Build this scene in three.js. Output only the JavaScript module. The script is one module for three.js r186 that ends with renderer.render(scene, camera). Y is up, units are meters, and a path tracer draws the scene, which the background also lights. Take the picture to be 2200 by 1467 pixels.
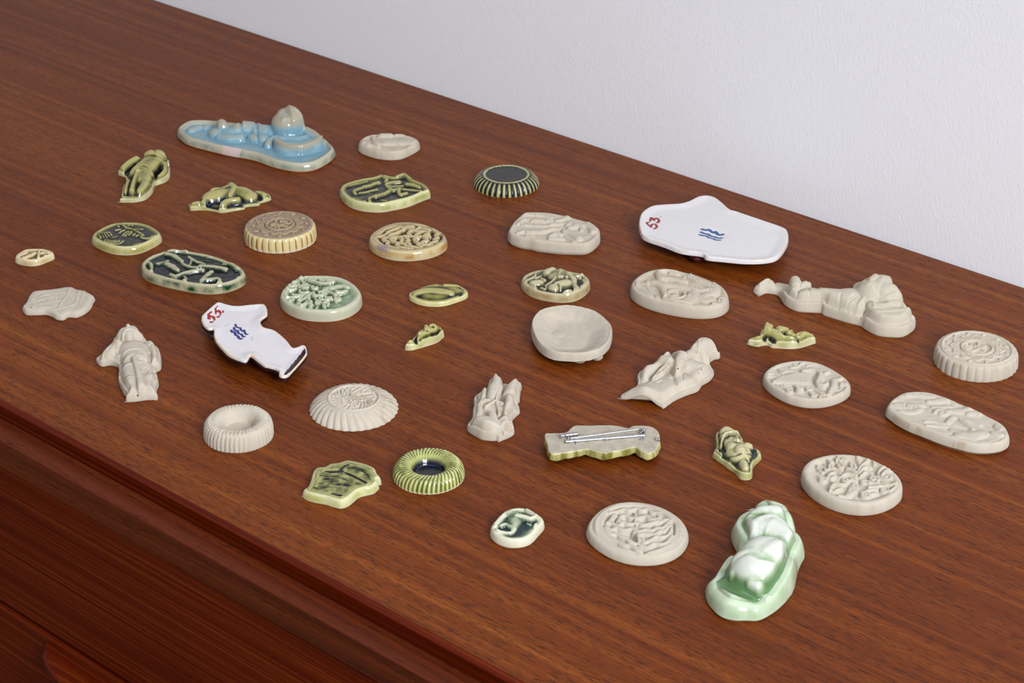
import * as THREE from 'three';
import { RectAreaLightUniformsLib } from 'three/addons/lights/RectAreaLightUniformsLib.js';
import { ImprovedNoise } from 'three/addons/math/ImprovedNoise.js';
import { mergeGeometries } from 'three/addons/utils/BufferGeometryUtils.js';
import { RoundedBoxGeometry } from 'three/addons/geometries/RoundedBoxGeometry.js';

// ---------------------------------------------------------------- camera, light, exposure
const TOP = 0.78;                                   // height of the sideboard's top
const scene = new THREE.Scene();
const camera = new THREE.PerspectiveCamera(18.929, 2200 / 1467, 0.05, 20);
camera.position.set(0.61293, TOP + 0.5, 0.69949);
camera.lookAt(0, TOP, 0);
camera.focus = 0.98;
camera.userData.fStop = 40;
const renderer = new THREE.WebGLRenderer({ antialias: true });
renderer.toneMapping = THREE.LinearToneMapping;
renderer.toneMappingExposure = 0.9;
renderer.shadowMap.enabled = true;
RectAreaLightUniformsLib.init();
scene.background = new THREE.Color(0x000000);
// the lamps: [centre, point they face, width, height, radiance, colour]
const LAMPS = [
  ['ceiling_light', 'large square white diffuser lamp hanging over the sideboard', [0.2, 2.5, 1.3], [0.2, 0, 1.3001], 1.6, 1.6, 1.7, 0xf0f6ff],
  ['studio_softbox', 'white softbox lamp on a stand beyond the right end of the sideboard', [1.95, TOP + 1.1, 0.9], [0.0, TOP, 0.0], 0.75, 0.75, 35, 0xf3f8ff],
];

// ---------------------------------------------------------------- helpers
const perlin = new ImprovedNoise();
const noise = (x, y, z = 0.37) => perlin.noise(x, y, z);
const fbm = (x, y, z = 0.37, n = 3) => { let s = 0, a = 1; for (let i = 0; i < n; i++, a /= 2, x *= 2.03, y *= 2.03) s += a * noise(x, y, z + i * 7.1); return s; };
const clamp = (v, a = 0, b = 1) => Math.min(b, Math.max(a, v));
const step = (a, b, v) => { const t = clamp((v - a) / (b - a)); return t * t * (3 - 2 * t); };
function random(seed) { let s = seed >>> 0; return () => { s = (s + 0x6d2b79f5) | 0; let t = Math.imul(s ^ (s >>> 15), 1 | s); t = (t + Math.imul(t ^ (t >>> 7), 61 | t)) ^ t; return ((t ^ (t >>> 14)) >>> 0) / 4294967296; }; }
const lin = (hex) => { const c = new THREE.Color(hex); return [c.r, c.g, c.b]; };
const mix3 = (a, b, t) => [a[0] + (b[0] - a[0]) * t, a[1] + (b[1] - a[1]) * t, a[2] + (b[2] - a[2]) * t];
const used = {};
function numbered(name) { const n = used[name] = (used[name] ?? -1) + 1; return n ? name + '_' + String(n).padStart(3, '0') : name; }
function tag(o, label, category, group) { o.userData.label = label; o.userData.category = category; if (group) o.userData.group = group; return o; }
function obj(name, geometry, material, parent = scene) {
  const m = new THREE.Mesh(geometry, material);
  m.name = parent === scene ? numbered(name) : name; m.castShadow = m.receiveShadow = true; parent.add(m); return m;
}
function box(w, h, d, x, y, z, r = 0) {
  const g = r ? new RoundedBoxGeometry(w, h, d, 3, r) : new THREE.BoxGeometry(w, h, d);
  g.translate(x, y, z); return g;
}

// ---------------------------------------------------------------- the room
const wallPaint = () => {                            // rolled wall paint: a fine orange-peel grain
  const n = 512, d = new Uint8Array(n * n * 4), rnd = random(5), v = new Float32Array(n * n);
  for (let i = 0; i < n * n; i++) v[i] = rnd();
  for (let y = 0; y < n; y++) for (let x = 0; x < n; x++) {
    let s = 0; for (let j = -2; j <= 2; j++) for (let i = -1; i <= 1; i++) s += v[((y + j + n) % n) * n + (x + i + n) % n];
    const q = clamp(0.5 + (s / 15 - 0.5) * 2.2) * 255, o = (y * n + x) * 4; d[o] = d[o + 1] = d[o + 2] = q; d[o + 3] = 255;
  }
  const t = new THREE.DataTexture(d, n, n); t.wrapS = t.wrapT = THREE.RepeatWrapping; t.magFilter = THREE.LinearFilter; t.needsUpdate = true; return t;
};
const paintGrain = wallPaint();
const wallMat = new THREE.MeshStandardMaterial({ color: 0xf3f2f5, roughness: 0.85, bumpMap: paintGrain, bumpScale: 0.0001 });
wallMat.bumpMap.repeat.set(3.2, 3.2);
const plainWall = new THREE.MeshStandardMaterial({ color: 0xe0dedf, roughness: 0.9 });
const floorMat = new THREE.MeshStandardMaterial({ color: 0x8a7358, roughness: 0.6 });
function slab(name, w, h, d, x, y, z, mat) {
  const g = box(w, h, d, x, y, z), p = g.attributes.position, u = g.attributes.uv, n = g.attributes.normal;
  for (let i = 0; i < p.count; i++) Math.abs(n.getZ(i)) > 0.5 ? u.setXY(i, p.getX(i) * 2, p.getY(i) * 2) : u.setXY(i, p.getX(i) * 2, p.getZ(i) * 2);
  const m = obj(name, g, mat); m.userData.kind = 'structure'; return m;
}
const WB = -0.2312;
slab('wall_back', 5.4, 2.8, 0.12, 0.1, 1.3, WB - 0.06, wallMat);
slab('wall_left', 0.12, 2.8, 3.8, -2.56, 1.3, WB + 1.9, plainWall);
slab('wall_right', 0.12, 2.8, 3.8, 2.76, 1.3, WB + 1.9, plainWall);
slab('wall_front', 5.4, 2.8, 0.12, 0.1, 1.3, WB + 3.86, plainWall);
slab('floor', 5.4, 0.1, 4.04, 0.1, -0.05, WB + 1.9, floorMat);
slab('ceiling', 5.4, 0.1, 4.04, 0.1, 2.75, WB + 1.9, plainWall);

// ---------------------------------------------------------------- lamps
const frameMat = new THREE.MeshStandardMaterial({ color: 0x1c1c1e, roughness: 0.5 });
for (const [name, label, at, to, w, h, power, color] of LAMPS) {
  const g = new THREE.Group(); g.name = numbered(name); scene.add(g); tag(g, label, 'lamp');
  g.position.set(...at); g.up.set(0, 0, -1); if (Math.abs(at[0] - to[0]) > 0.1) g.up.set(0, 1, 0); g.lookAt(...to);
  const e = new THREE.MeshStandardMaterial({ color: 0xffffff, emissive: color, emissiveIntensity: power * 0.05 });
  obj('diffuser', new THREE.BoxGeometry(w, h, 0.01), e, g);
  const rims = [[w + 0.04, 0.02, 0, h / 2 + 0.01], [w + 0.04, 0.02, 0, -h / 2 - 0.01], [0.02, h, w / 2 + 0.01, 0], [0.02, h, -w / 2 - 0.01, 0]].map(([a, b, x, y]) => box(a, b, 0.05, x, y, -0.01));
  obj('frame', mergeGeometries([...rims, box(w + 0.04, h + 0.04, 0.01, 0, 0, -0.035)]), frameMat, g);
  const l = new THREE.RectAreaLight(color, power, w, h); l.name = 'light'; l.position.z = 0.012; l.lookAt(0, 0, 1); g.add(l);
  l.rotation.set(0, Math.PI, 0);
  if (name === 'studio_softbox') {
    const foot = obj('stand', mergeGeometries([new THREE.CylinderGeometry(0.012, 0.016, at[1] - 0.04, 12).translate(0, -at[1] / 2, 0)]), frameMat, g);
    foot.quaternion.copy(g.quaternion.clone().invert()); foot.position.set(0, 0, -0.06);
  } else obj('hanging_rod', new THREE.CylinderGeometry(0.012, 0.012, 0.17, 12).rotateX(Math.PI / 2).translate(0, 0, -0.12), frameMat, g);
}

// ---------------------------------------------------------------- the teak sideboard
// A veneer sheet: growth lines that run along u and close into a cathedral about v0, short dark pores, fibre streaks. length and width in metres.
function teak(seed, length, width, W, Hh, o) {
  const rnd = random(seed), tone = new Float32Array(W * Hh), pore = new Float32Array(W * Hh), ph = new Float32Array(W * Hh);
  const fibre = new Float32Array(Hh * 4).map(() => rnd());
  for (let j = 0; j < Hh; j++) for (let i = 0; i < W; i++) {
    const x = (i / W) * length, z = (j / Hh) * width, q = j * W + i;
    const zz = z + 0.005 * noise(x * 1.2, z * 9, seed) + 0.0006 * noise(x * 6, z * 40, seed + 3);
    const dz = zz - (o.v0 + 0.012 * noise(x * 1.1, 0.5, seed + 8));
    const f = Math.sqrt(dz * dz + 0.00012) + o.tilt * x + 0.0016 * noise(x * 3.5, zz * 30, seed + 5);
    ph[q] = f;
    const ring = 0.5 + 0.5 * noise(f * (o.freq ?? 230), 1.5, seed) + 0.32 * noise(f * 2.7 * (o.freq ?? 230), x * 3, seed + 1);
    const streak = noise(x * 4, z * 900, seed + 2) * 0.5 + noise(x * 12, z * 2000, seed + 4) * 0.3;
    const broad = fbm(x * 1.6, z * 8, seed + 6, 2);
    tone[q] = 0.5 + (ring - 0.5) * o.ring + streak * o.streak + broad * o.broad;
  }
  for (let k = 0; k < o.pores; k++) {                // vessels: short dark dashes, crowded on the growth lines
    const i = Math.floor(rnd() * W), j = Math.floor(rnd() * Hh), f = ph[j * W + i];
    if (rnd() > 0.25 + 0.9 * clamp(0.55 + 1.5 * noise(f * 230 + 0.5, 1.5, seed))) continue;
    const len = (0.0025 + 0.008 * rnd() * rnd()) / length * W, wide = (rnd() < 0.22 ? 1 : 0), a = 0.25 + 0.75 * rnd(), slope = (rnd() - 0.5) * 0.06;
    for (let s = 0; s < len; s++) {
      const c = Math.round(j + s * slope), e = a * Math.min(1, 3 * Math.min(s + 0.5, len - s) / len);
      for (let b = 0; b <= wide; b++) { const q = ((c + b + Hh) % Hh) * W + ((i + s) % W | 0); pore[q] = Math.max(pore[q], e * (b ? 0.75 : 1)); }
    }
  }
  const d = new Uint8Array(W * Hh * 4), bump = new Uint8Array(W * Hh * 4), A = new THREE.Color();
  for (let q = 0; q < W * Hh; q++) {
    const t = clamp(tone[q]), c = mix3(t < 0.5 ? mix3(o.dark, o.mid, t * 2) : mix3(o.mid, o.light, t * 2 - 1), o.pore, clamp(pore[q]) * o.poreStrength);
    A.setRGB(c[0], c[1], c[2]).convertLinearToSRGB();
    d[q * 4] = A.r * 255; d[q * 4 + 1] = A.g * 255; d[q * 4 + 2] = A.b * 255; d[q * 4 + 3] = 255;
    const b = 200 - 150 * pore[q] + 40 * (t - 0.5); bump[q * 4] = bump[q * 4 + 1] = bump[q * 4 + 2] = clamp(b, 0, 255); bump[q * 4 + 3] = 255;
  }
  const tex = (data, srgb) => { const x = new THREE.DataTexture(data, W, Hh); x.wrapS = x.wrapT = THREE.RepeatWrapping; x.magFilter = THREE.LinearFilter; if (srgb) x.colorSpace = THREE.SRGBColorSpace; x.needsUpdate = true; return x; };
  return new THREE.MeshPhysicalMaterial({ map: tex(d, true), bumpMap: tex(bump), bumpScale: o.bump, roughness: o.rough, specularIntensity: o.spec });
}
const woodTop = teak(11, 1.15, 0.45, 2048, 2048, { v0: 0.215, tilt: 0.01, ring: 0.7, streak: 0.22, broad: 0.2, pores: 210000, poreStrength: 0.92, dark: lin(0x512007), mid: lin(0x6f340c), light: lin(0x884a16), pore: lin(0x260c03), bump: 0.00012, rough: 0.38, spec: 0.26 });
const woodRail = teak(17, 1.15, 0.24, 1024, 1024, { v0: 0.6, tilt: 0.008, ring: 0.7, streak: 0.3, broad: 0.2, pores: 42000, poreStrength: 0.9, dark: lin(0x3f160a), mid: lin(0x58230e), light: lin(0x6e3114), pore: lin(0x1a0804), bump: 0.0001, rough: 0.42, spec: 0.3 });
const woodFront = teak(29, 1.8, 0.24, 1024, 1024, { v0: 0.5, tilt: 0.01, freq: 520, ring: 0.8, streak: 0.8, broad: 0.2, pores: 30000, poreStrength: 0.5, dark: lin(0x3c0d03), mid: lin(0x561805), light: lin(0x72300b), pore: lin(0x240803), bump: 0.0001, rough: 0.45, spec: 0.12 });
// uv along the grain: u = x, v = across, from each box's own faces
function grain(g, length, width, ox = 0.95, oz = 0.225) {
  const p = g.attributes.position, n = g.attributes.normal, u = g.attributes.uv;
  for (let i = 0; i < p.count; i++) { const v = Math.abs(n.getY(i)) > 0.7 ? p.getZ(i) + oz : p.getY(i) + p.getZ(i) * 0.3; u.setXY(i, (p.getX(i) + ox) / length, v / width); }
  return g;
}
const FRONT = 0.2139, X0 = -0.95, X1 = 0.75, XM = (X0 + X1) / 2, XL = X1 - X0, BACK = -0.2289;
const sideboard = new THREE.Group(); sideboard.name = 'sideboard'; sideboard.position.set(0, 0, 0); scene.add(sideboard);
tag(sideboard, 'long reddish teak sideboard against the white wall, carrying all the ceramic pieces', 'sideboard');
const wt = (g) => grain(g, 1.15, 0.45, 0.7), wf = (g) => grain(g, 1.8, 0.24);
obj('table_top', wt(box(XL, 0.0078, FRONT - BACK - 0.004, XM, TOP - 0.0039, (FRONT + BACK) / 2 - 0.002, 0.0002)), woodTop, sideboard);
obj('edge_lipping', wf(box(XL, 0.0079, 0.0042, XM, TOP - 0.00395, FRONT - 0.0021, 0.0006)), woodFront, sideboard);
const LEDGE = TOP - 0.0078, LZ = 0.2268;
obj('top_rail', grain(box(XL, 0.016, 0.05, XM, LEDGE - 0.008, LZ - 0.025, 0.0008), 1.15, 0.24, 0.7), woodRail, sideboard);
obj('side_panel', wf(box(0.02, 0.52, 0.43, X0 + 0.01, LEDGE - 0.276, -0.003)), woodFront, sideboard);
obj('side_panel', wf(box(0.02, 0.52, 0.43, X1 - 0.01, LEDGE - 0.276, -0.003)), woodFront, sideboard);
obj('back_panel', wf(box(XL - 0.04, 0.52, 0.008, XM, LEDGE - 0.276, -0.22)), woodFront, sideboard);
obj('bottom_panel', wf(box(XL - 0.04, 0.02, 0.43, XM, TOP - 0.53, -0.003)), woodFront, sideboard);
for (const [a, b] of [[-0.85, -0.16], [-0.85, 0.16], [0.65, -0.16], [0.65, 0.16]]) obj('leg', new THREE.CylinderGeometry(0.018, 0.013, 0.24, 20).translate(a, 0.12, b), woodFront, sideboard);
{
  const dw = XL - 0.046, y0 = TOP - 0.0245, faces = [[0.0885, 0], [0.13, 1], [0.15, 1], [0.12, 1]]; let y = y0;
  for (const [h, pull] of faces) {
    const d = obj('drawer', wf(box(dw, h, 0.022, XM, y - h / 2, LZ - 0.0125, 0.0012)), woodFront, sideboard);
    if (pull) {                                      // a carved lip pull along the drawer's upper edge
      const s = new THREE.Shape(); s.moveTo(0, 0); s.bezierCurveTo(0.004, 0.001, 0.0135, 0.0005, 0.015, -0.004); s.bezierCurveTo(0.016, -0.008, 0.012, -0.012, 0.007, -0.0125); s.bezierCurveTo(0.003, -0.0125, 0.001, -0.016, 0, -0.022); s.lineTo(0, 0);
      for (const px of [-0.27, 0.42]) {
        const L = 0.34, e = new THREE.ExtrudeGeometry(s, { depth: L, steps: 48, bevelEnabled: false, curveSegments: 10 }), p = e.attributes.position;
        for (let i = 0; i < p.count; i++) { const z = p.getZ(i), t = Math.min(z, L - z) / 0.045, k = t >= 1 ? 1 : Math.sqrt(clamp(1 - (1 - t) * (1 - t))); p.setXYZ(i, z, p.getY(i), p.getX(i) * k); }
        e.translate(px + 0.155, y - 0.004, LZ - 0.0016); e.computeVertexNormals();
        obj('handle', wf(e), woodFront, d);
      }
    }
    y -= h + 0.0035;
  }
}

// ---------------------------------------------------------------- pressed clay: pieces with a flat back and a relief, as they leave a mould
// Lengths in millimetres in the piece's own axes (x along the sideboard, z towards its front, y up from the table).
function curve(a, closed, n = 4) {                   // flat list of x, z -> smooth list of points
  const c = []; for (let i = 0; i < a.length; i += 2) c.push([a[i], a[i + 1]]);
  if (c.length < 3) return c;
  const out = [], m = c.length, at = (i) => closed ? c[(i + m) % m] : c[clamp(i, 0, m - 1)];
  for (let i = 0; i < (closed ? m : m - 1); i++) for (let k = 0; k < n; k++) {
    const [p, q, r, s] = [at(i - 1), at(i), at(i + 1), at(i + 2)], t = k / n;
    out.push([0, 1].map((d) => 0.5 * (2 * q[d] + (r[d] - p[d]) * t + (2 * p[d] - 5 * q[d] + 4 * r[d] - s[d]) * t * t + (3 * q[d] - p[d] - 3 * r[d] + s[d]) * t * t * t)));
  }
  if (!closed) out.push(c[m - 1]);
  return out;
}
function inside(p, x, z) {                           // signed distance to a closed outline, positive inside
  let best = 1e9, odd = false;
  for (let i = 0, j = p.length - 1; i < p.length; j = i++) {
    const ax = p[j][0], az = p[j][1], bx = p[i][0], bz = p[i][1], ex = bx - ax, ez = bz - az, wx = x - ax, wz = z - az;
    const t = clamp((wx * ex + wz * ez) / (ex * ex + ez * ez + 1e-12)), dx = wx - ex * t, dz = wz - ez * t, d = dx * dx + dz * dz;
    if (d < best) best = d;
    if ((az > z) !== (bz > z) && x < ((bx - ax) * (z - az)) / (bz - az) + ax) odd = !odd;
  }
  return (odd ? 1 : -1) * Math.sqrt(best);
}
// the loop without its smallest wobbles: its first harmonics only
function rounded(p, K, n = 96) {
  const cum = [0]; for (let i = 1; i <= p.length; i++) { const a = p[i - 1], b = p[i % p.length]; cum.push(cum[i - 1] + Math.hypot(b[0] - a[0], b[1] - a[1])); }
  const L = cum[p.length], q = []; let j = 0;
  for (let i = 0; i < n; i++) { const s = (i / n) * L; while (cum[j + 1] < s) j++; const t = (s - cum[j]) / (cum[j + 1] - cum[j] || 1), a = p[j], b = p[(j + 1) % p.length]; q.push([a[0] + (b[0] - a[0]) * t, a[1] + (b[1] - a[1]) * t]); }
  const out = q.map(() => [0, 0]);
  for (let k = -K; k <= K; k++) { let re = 0, im = 0; q.forEach(([x, z], i) => { const w = -2 * Math.PI * k * i / n, c = Math.cos(w), d = Math.sin(w); re += x * c - z * d; im += x * d + z * c; }); re /= n; im /= n; out.forEach((o, i) => { const w = 2 * Math.PI * k * i / n, c = Math.cos(w), d = Math.sin(w); o[0] += re * c - im * d; o[1] += re * d + im * c; }); }
  return out;
}
// The words of a relief: a ridge along a line, a raised patch, a curl, a groove, beads.
const ridge = (pts, r, a, o = {}) => ({ t: 'S', pts: curve(pts, o.closed, o.n ?? 4), r: Array.isArray(r) ? r : [r], a: Array.isArray(a) ? a : [a], op: 'max', pw: 2, rho: 1, ...o, closed: !!o.closed });
const groove = (pts, r, a, o = {}) => ridge(pts, r, a, { op: 'cut', ...o });
const cord = (pts, r, a, o = {}) => ridge(pts, r, a, { op: 'add', ...o });
const patch = (pts, w, a, o = {}) => ({ t: 'P', pts: curve(pts, true, o.n ?? 4), w, a, op: 'max', ...o });
const knob = (c, r, a, o = {}) => ridge(c, r, a, o);
const part = (name, label) => ({ t: 'part', name, label });
const circle = (R, wob = 0.15, n = 90) => Array.from({ length: n }, (_, i) => { const t = (i / n) * Math.PI * 2, r = R + wob * noise(Math.cos(t) * 1.7 + R, Math.sin(t) * 1.7, 3.3) * 2; return [r * Math.cos(t), r * Math.sin(t)]; });
const ringOf = (cx, cz, rx, rz, turn = 0, n = 28) => { const a = []; for (let i = 0; i < n; i++) { const t = (i / n) * Math.PI * 2, x = rx * Math.cos(t), z = rz * Math.sin(t); a.push(cx + x * Math.cos(turn) - z * Math.sin(turn), cz + x * Math.sin(turn) + z * Math.cos(turn)); } return a; };
const curlOf = (cx, cz, R, turns, from, dir = 1, n = 18) => { const a = []; for (let i = 0; i <= n; i++) { const s = i / n, t = from + dir * s * turns * Math.PI * 2, r = R * (1 - 0.82 * s); a.push(cx + r * Math.cos(t), cz + r * Math.sin(t)); } return a; };
function ready(f) {
  if (f.t === 'part') return f;
  const R = f.t === 'S' ? Math.max(...f.r) * 1.6 : 0; let b = [1e9, 1e9, -1e9, -1e9];
  for (const [x, z] of f.pts) b = [Math.min(b[0], x - R), Math.min(b[1], z - R), Math.max(b[2], x + R), Math.max(b[3], z + R)];
  f.box = b; f.k0 = f.k ?? Math.min(0.6, 0.5 * Math.max(...f.a.length ? f.a : [f.a])); return f;
}
const along = (list, s) => { if (list.length === 1) return list[0]; const u = clamp(s) * (list.length - 1), i = Math.min(list.length - 2, Math.floor(u)); return list[i] + (list[i + 1] - list[i]) * (u - i); };
function bump(f, x, z) {                             // [how far out, 0 centre to 1 rim; height there]
  if (f.t === 'P') { const d = inside(f.pts, x, z), t = 1 - d / f.w; return [t, f.a * (d >= f.w ? 1 : t < 1 ? 1 - t * t * t : 1 - t * t * t)]; }
  const n = f.pts.length;
  if (n === 1) { const t = Math.hypot(x - f.pts[0][0], z - f.pts[0][1]) / f.r[0]; return [t, f.a[0]]; }
  let bt = 1e9, bs = 0; const last = f.closed ? n : n - 1;
  for (let i = 0; i < last; i++) {
    const [ax, az] = f.pts[i], [bx, bz] = f.pts[(i + 1) % n], ex = bx - ax, ez = bz - az, wx = x - ax, wz = z - az;
    const t = clamp((wx * ex + wz * ez) / (ex * ex + ez * ez + 1e-12)), s = (i + t) / last, d = Math.hypot(wx - ex * t, wz - ez * t) / along(f.r, s);
    if (d < bt) { bt = d; bs = s; }
  }
  return [bt, along(f.a, bs)];
}
const smax = (a, b, k) => { const h = Math.max(k - Math.abs(a - b), 0) / k; return Math.max(a, b) + h * h * k * 0.25; };
function relief(feats, x, z, base, soft = 1) {       // -> [height, number of the part on top]
  let y = base, on = 0, now = 0;
  for (const f of feats) {
    if (f.t === 'part') { now = f.id; continue; }
    const b = f.box; if (x < b[0] || z < b[1] || x > b[2] || z > b[3]) { if (f.t !== 'P' || f.op !== 'max' || x < b[0] - 1 || z < b[1] - 1 || x > b[2] + 1 || z > b[3] + 1) continue; }
    const [t, a] = bump(f, x, z);
    if (t > (f.t === 'P' ? 1.6 : 1.2)) continue;
    if (f.op === 'max') {
      let h = a; if (f.t !== 'P') { const E = Math.min(a, along(f.r, 0.5) * f.rho), t0 = 0.9; h = t <= t0 ? a - E * (1 - Math.pow(1 - Math.pow(t, f.pw), 0.5)) : 0; if (t > t0) { const s0 = a - E * (1 - Math.pow(1 - Math.pow(t0, f.pw), 0.5)); h = s0 - ((t - t0) / 0.3) * (s0 + 0.5 * a + 0.3); } }
      const v = base + (f.lift ?? 0) + h, before = y;
      y = smax(y, v, f.k0 * soft); if (v > before && t < 1) on = now;
    } else if (t < 1) {
      const q = f.t === 'P' ? a : a * (1 - t * t) * (1 - t * t); y += f.op === 'add' ? q : -q; if (f.op === 'add' || (f.pit && q > 0.25 * a)) on = now || on;
    }
  }
  return [y, on];
}
// Fills the outline with a fine net, lifts it to the relief, and carries its edge down the side to the table.
// spec: outline, grow, height (number or function of x, z, d), side {w, n, tuck, foot}, feats, colour (function), cell, body (name of the main part)
function pressed(spec) {
  const disc = spec.category === 'medallion', drawn = spec.raw ?? curve(spec.outline, true, spec.smooth ?? 5), harmonics = spec.round ?? (spec.raw ? 0 : disc ? 5 : 0), line = harmonics ? rounded(drawn, harmonics) : drawn, grow = spec.grow ?? 0, W = spec.side?.w ?? 1.2, N = spec.side?.n ?? 2, cell = spec.cell ?? 0.4;
  const parts = [{ name: spec.body ?? 'body' }], feats = (spec.feats ?? []).flat(9).map(ready);
  let pit = false; for (const f of feats) if (f.t !== 'part') f.pit = pit; else { pit = f.name === 'pit'; let i = parts.findIndex((p) => p.name === f.name && p.label === f.label); if (i < 0) i = parts.push({ name: f.name, label: f.label }) - 1; f.id = i; }
  const sd = (x, z) => inside(line, x, z) + grow, seed = spec.seed ?? line.length * 0.731 + line[0][0];
  const uneven = spec.uneven ?? 0.12, height = (x, z, d) => typeof spec.height === 'function' ? spec.height(x, z, d) : spec.height;
  const fade = spec.fade ?? 0.8, soft = (spec.soft ?? 1) * (spec.keep ? 1.6 : 1), top = (x, z, d) => { const b = height(x, z, d), r = relief(feats, x, z, b, soft); r[0] = b + (r[0] - b) * (spec.keep ? 0.12 + 0.88 * Math.sqrt(1 - (1 - clamp(0.07 + 0.93 * (d - W) / (spec.roll ?? 3))) ** 2) : step(-0.3, fade, d - W)); r[0] += uneven * noise(x * 0.35, z * 0.35, seed) + uneven * 0.3 * noise(x * 1.3, z * 1.3, seed + 4); return r; };
  let x0 = 1e9, z0 = 1e9, x1 = -1e9, z1 = -1e9;
  for (const [x, z] of line) { x0 = Math.min(x0, x); z0 = Math.min(z0, z); x1 = Math.max(x1, x); z1 = Math.max(z1, z); }
  x0 -= grow + 1; z0 -= grow + 1; x1 += grow + 1; z1 += grow + 1;
  const nx = Math.ceil((x1 - x0) / cell) + 1, nz = Math.ceil((z1 - z0) / cell) + 1, D = new Float32Array(nx * nz), Y = new Float32Array(nx * nz), O = new Uint8Array(nx * nz);
  for (let j = 0; j < nz; j++) for (let i = 0; i < nx; i++) D[j * nx + i] = sd(x0 + i * cell, z0 + j * cell);
  let mean = 0, count = 0;
  for (let q = 0; q < nx * nz; q++) if (D[q] > W - 1.5 * cell) { const r = top(x0 + (q % nx) * cell, z0 + Math.floor(q / nx) * cell, D[q]); Y[q] = r[0]; O[q] = r[1]; mean += r[0]; count++; }
  mean /= Math.max(1, count); for (let q = 0; q < nx * nz; q++) if (D[q] <= W - 1.5 * cell) Y[q] = NaN;
  // the glaze runs off the ridges: how far the surface lies below its surroundings
  const spread = (mm) => { let B = Float32Array.from(Y); const rad = Math.max(0, Math.round(mm / cell));
  for (let pass = 0; pass < 2; pass++) for (const [a, b, s, t] of [[nz, nx, nx, 1], [nx, nz, 1, nx]]) {
    const C = new Float32Array(nx * nz).fill(NaN);
    for (let j = 0; j < a; j++) { let sum = 0, n = 0; for (let i = -rad; i < b + rad; i++) { const e = i + rad, l = i - rad - 1; if (e < b && !Number.isNaN(B[j * s + e * t])) { sum += B[j * s + e * t]; n++; } if (l >= 0 && l < b && !Number.isNaN(B[j * s + l * t])) { sum -= B[j * s + l * t]; n--; } if (i >= 0 && i < b && n > 0) C[j * s + i * t] = sum / n; } }
    B = C;
  } return B; };
  const worn = spec.worn ?? (spec.keep ? 0.35 : 0.12); { const w = spread(cell); for (let q = 0; q < nx * nz; q++) Y[q] += (w[q] - Y[q]) * worn; }
  const B = spread(spec.pool ?? 1.6), wide = spread(2.2), broad = spread((spec.pool ?? 1.6) * 2.2);
  const wideAt = (x, z) => { const u = (x - x0) / cell, v = (z - z0) / cell, i = clamp(Math.floor(u), 0, nx - 2), j = clamp(Math.floor(v), 0, nz - 2), a = u - i, b = v - j; let sum = 0, w = 0; for (const [di, dj, k] of [[0, 0, (1 - a) * (1 - b)], [1, 0, a * (1 - b)], [0, 1, (1 - a) * b], [1, 1, a * b]]) { const y = wide[(j + dj) * nx + i + di]; if (!Number.isNaN(y)) { sum += y * k; w += k; } } return w > 0.01 ? sum / w : NaN; };
  const pos = [], col = [], lab = [], idx = [], uv = [];
  const rib = spec.side?.rib ?? (() => 0), paint = (x, z, y, d, side, low, on) => { const c = spec.colour({ x, z, y, d, side, low, on: parts[on].name, rib: rib(x, z, d), n: fbm(x * 0.22, z * 0.22, seed + 9), f: noise(x * 2.1, z * 2.1, seed + 11) }); col.push(c[0], c[1], c[2]); };
  const lowAt = (x, z, y) => { const i = clamp(Math.round((x - x0) / cell), 0, nx - 1), j = clamp(Math.round((z - z0) / cell), 0, nz - 1), b = B[j * nx + i], e = broad[j * nx + i]; return Number.isNaN(b) ? 0 : 0.6 * (b - y) + 0.5 * (e - y); };
  const vert = (x, z, y, d, side, low, on) => { pos.push(x, y, z); uv.push(x, -z); lab.push(on); paint(x, z, y, d, side, low, on); return pos.length / 3 - 1; };
  const nodeOf = new Int32Array(nx * nz).fill(-1), edgeOf = new Map(), rimEdges = [];
  const node = (q) => { if (nodeOf[q] < 0) { const x = x0 + (q % nx) * cell, z = z0 + Math.floor(q / nx) * cell; nodeOf[q] = vert(x, z, Y[q], D[q], 0, Number.isNaN(B[q]) ? 0 : 0.6 * (B[q] - Y[q]) + 0.5 * (broad[q] - Y[q]), O[q]); } return nodeOf[q]; };
  const cross = (a, b) => {
    const key = a < b ? a * 4194304 + b : b * 4194304 + a; if (edgeOf.has(key)) return edgeOf.get(key);
    const t = clamp((W - D[a]) / (D[b] - D[a]), 0.02, 0.98), xa = x0 + (a % nx) * cell, za = z0 + Math.floor(a / nx) * cell, xb = x0 + (b % nx) * cell, zb = z0 + Math.floor(b / nx) * cell;
    const x = xa + (xb - xa) * t, z = za + (zb - za) * t, r = top(x, z, W), v = vert(x, z, r[0], W, 0, lowAt(x, z, r[0]), r[1]); edgeOf.set(key, v); return v;
  };
  for (let j = 0; j < nz - 1; j++) for (let i = 0; i < nx - 1; i++) {
    const a = j * nx + i, b = a + 1, c = a + nx, d = c + 1;
    for (const tri of (i + j) & 1 ? [[a, c, b], [b, c, d]] : [[a, c, d], [a, d, b]]) {
      const poly = []; let leave = -1, enter = -1;
      for (let k = 0; k < 3; k++) { const p = tri[k], q = tri[(k + 1) % 3], pi = D[p] >= W, qi = D[q] >= W; if (pi) poly.push(node(p)); if (pi !== qi) { const v = cross(p, q); poly.push(v); if (pi) leave = v; else enter = v; } }
      for (let k = 2; k < poly.length; k++) idx.push(poly[0], poly[k - 1], poly[k]);
      if (leave >= 0) rimEdges.push([leave, enter]);
    }
  }
  const rows = spec.side?.rows ?? 8, foot = spec.side?.foot ?? 0, tuck = spec.side?.tuck ?? 0.35, column = new Map(), flat = spec.flip ? -1 : 1;
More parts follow.
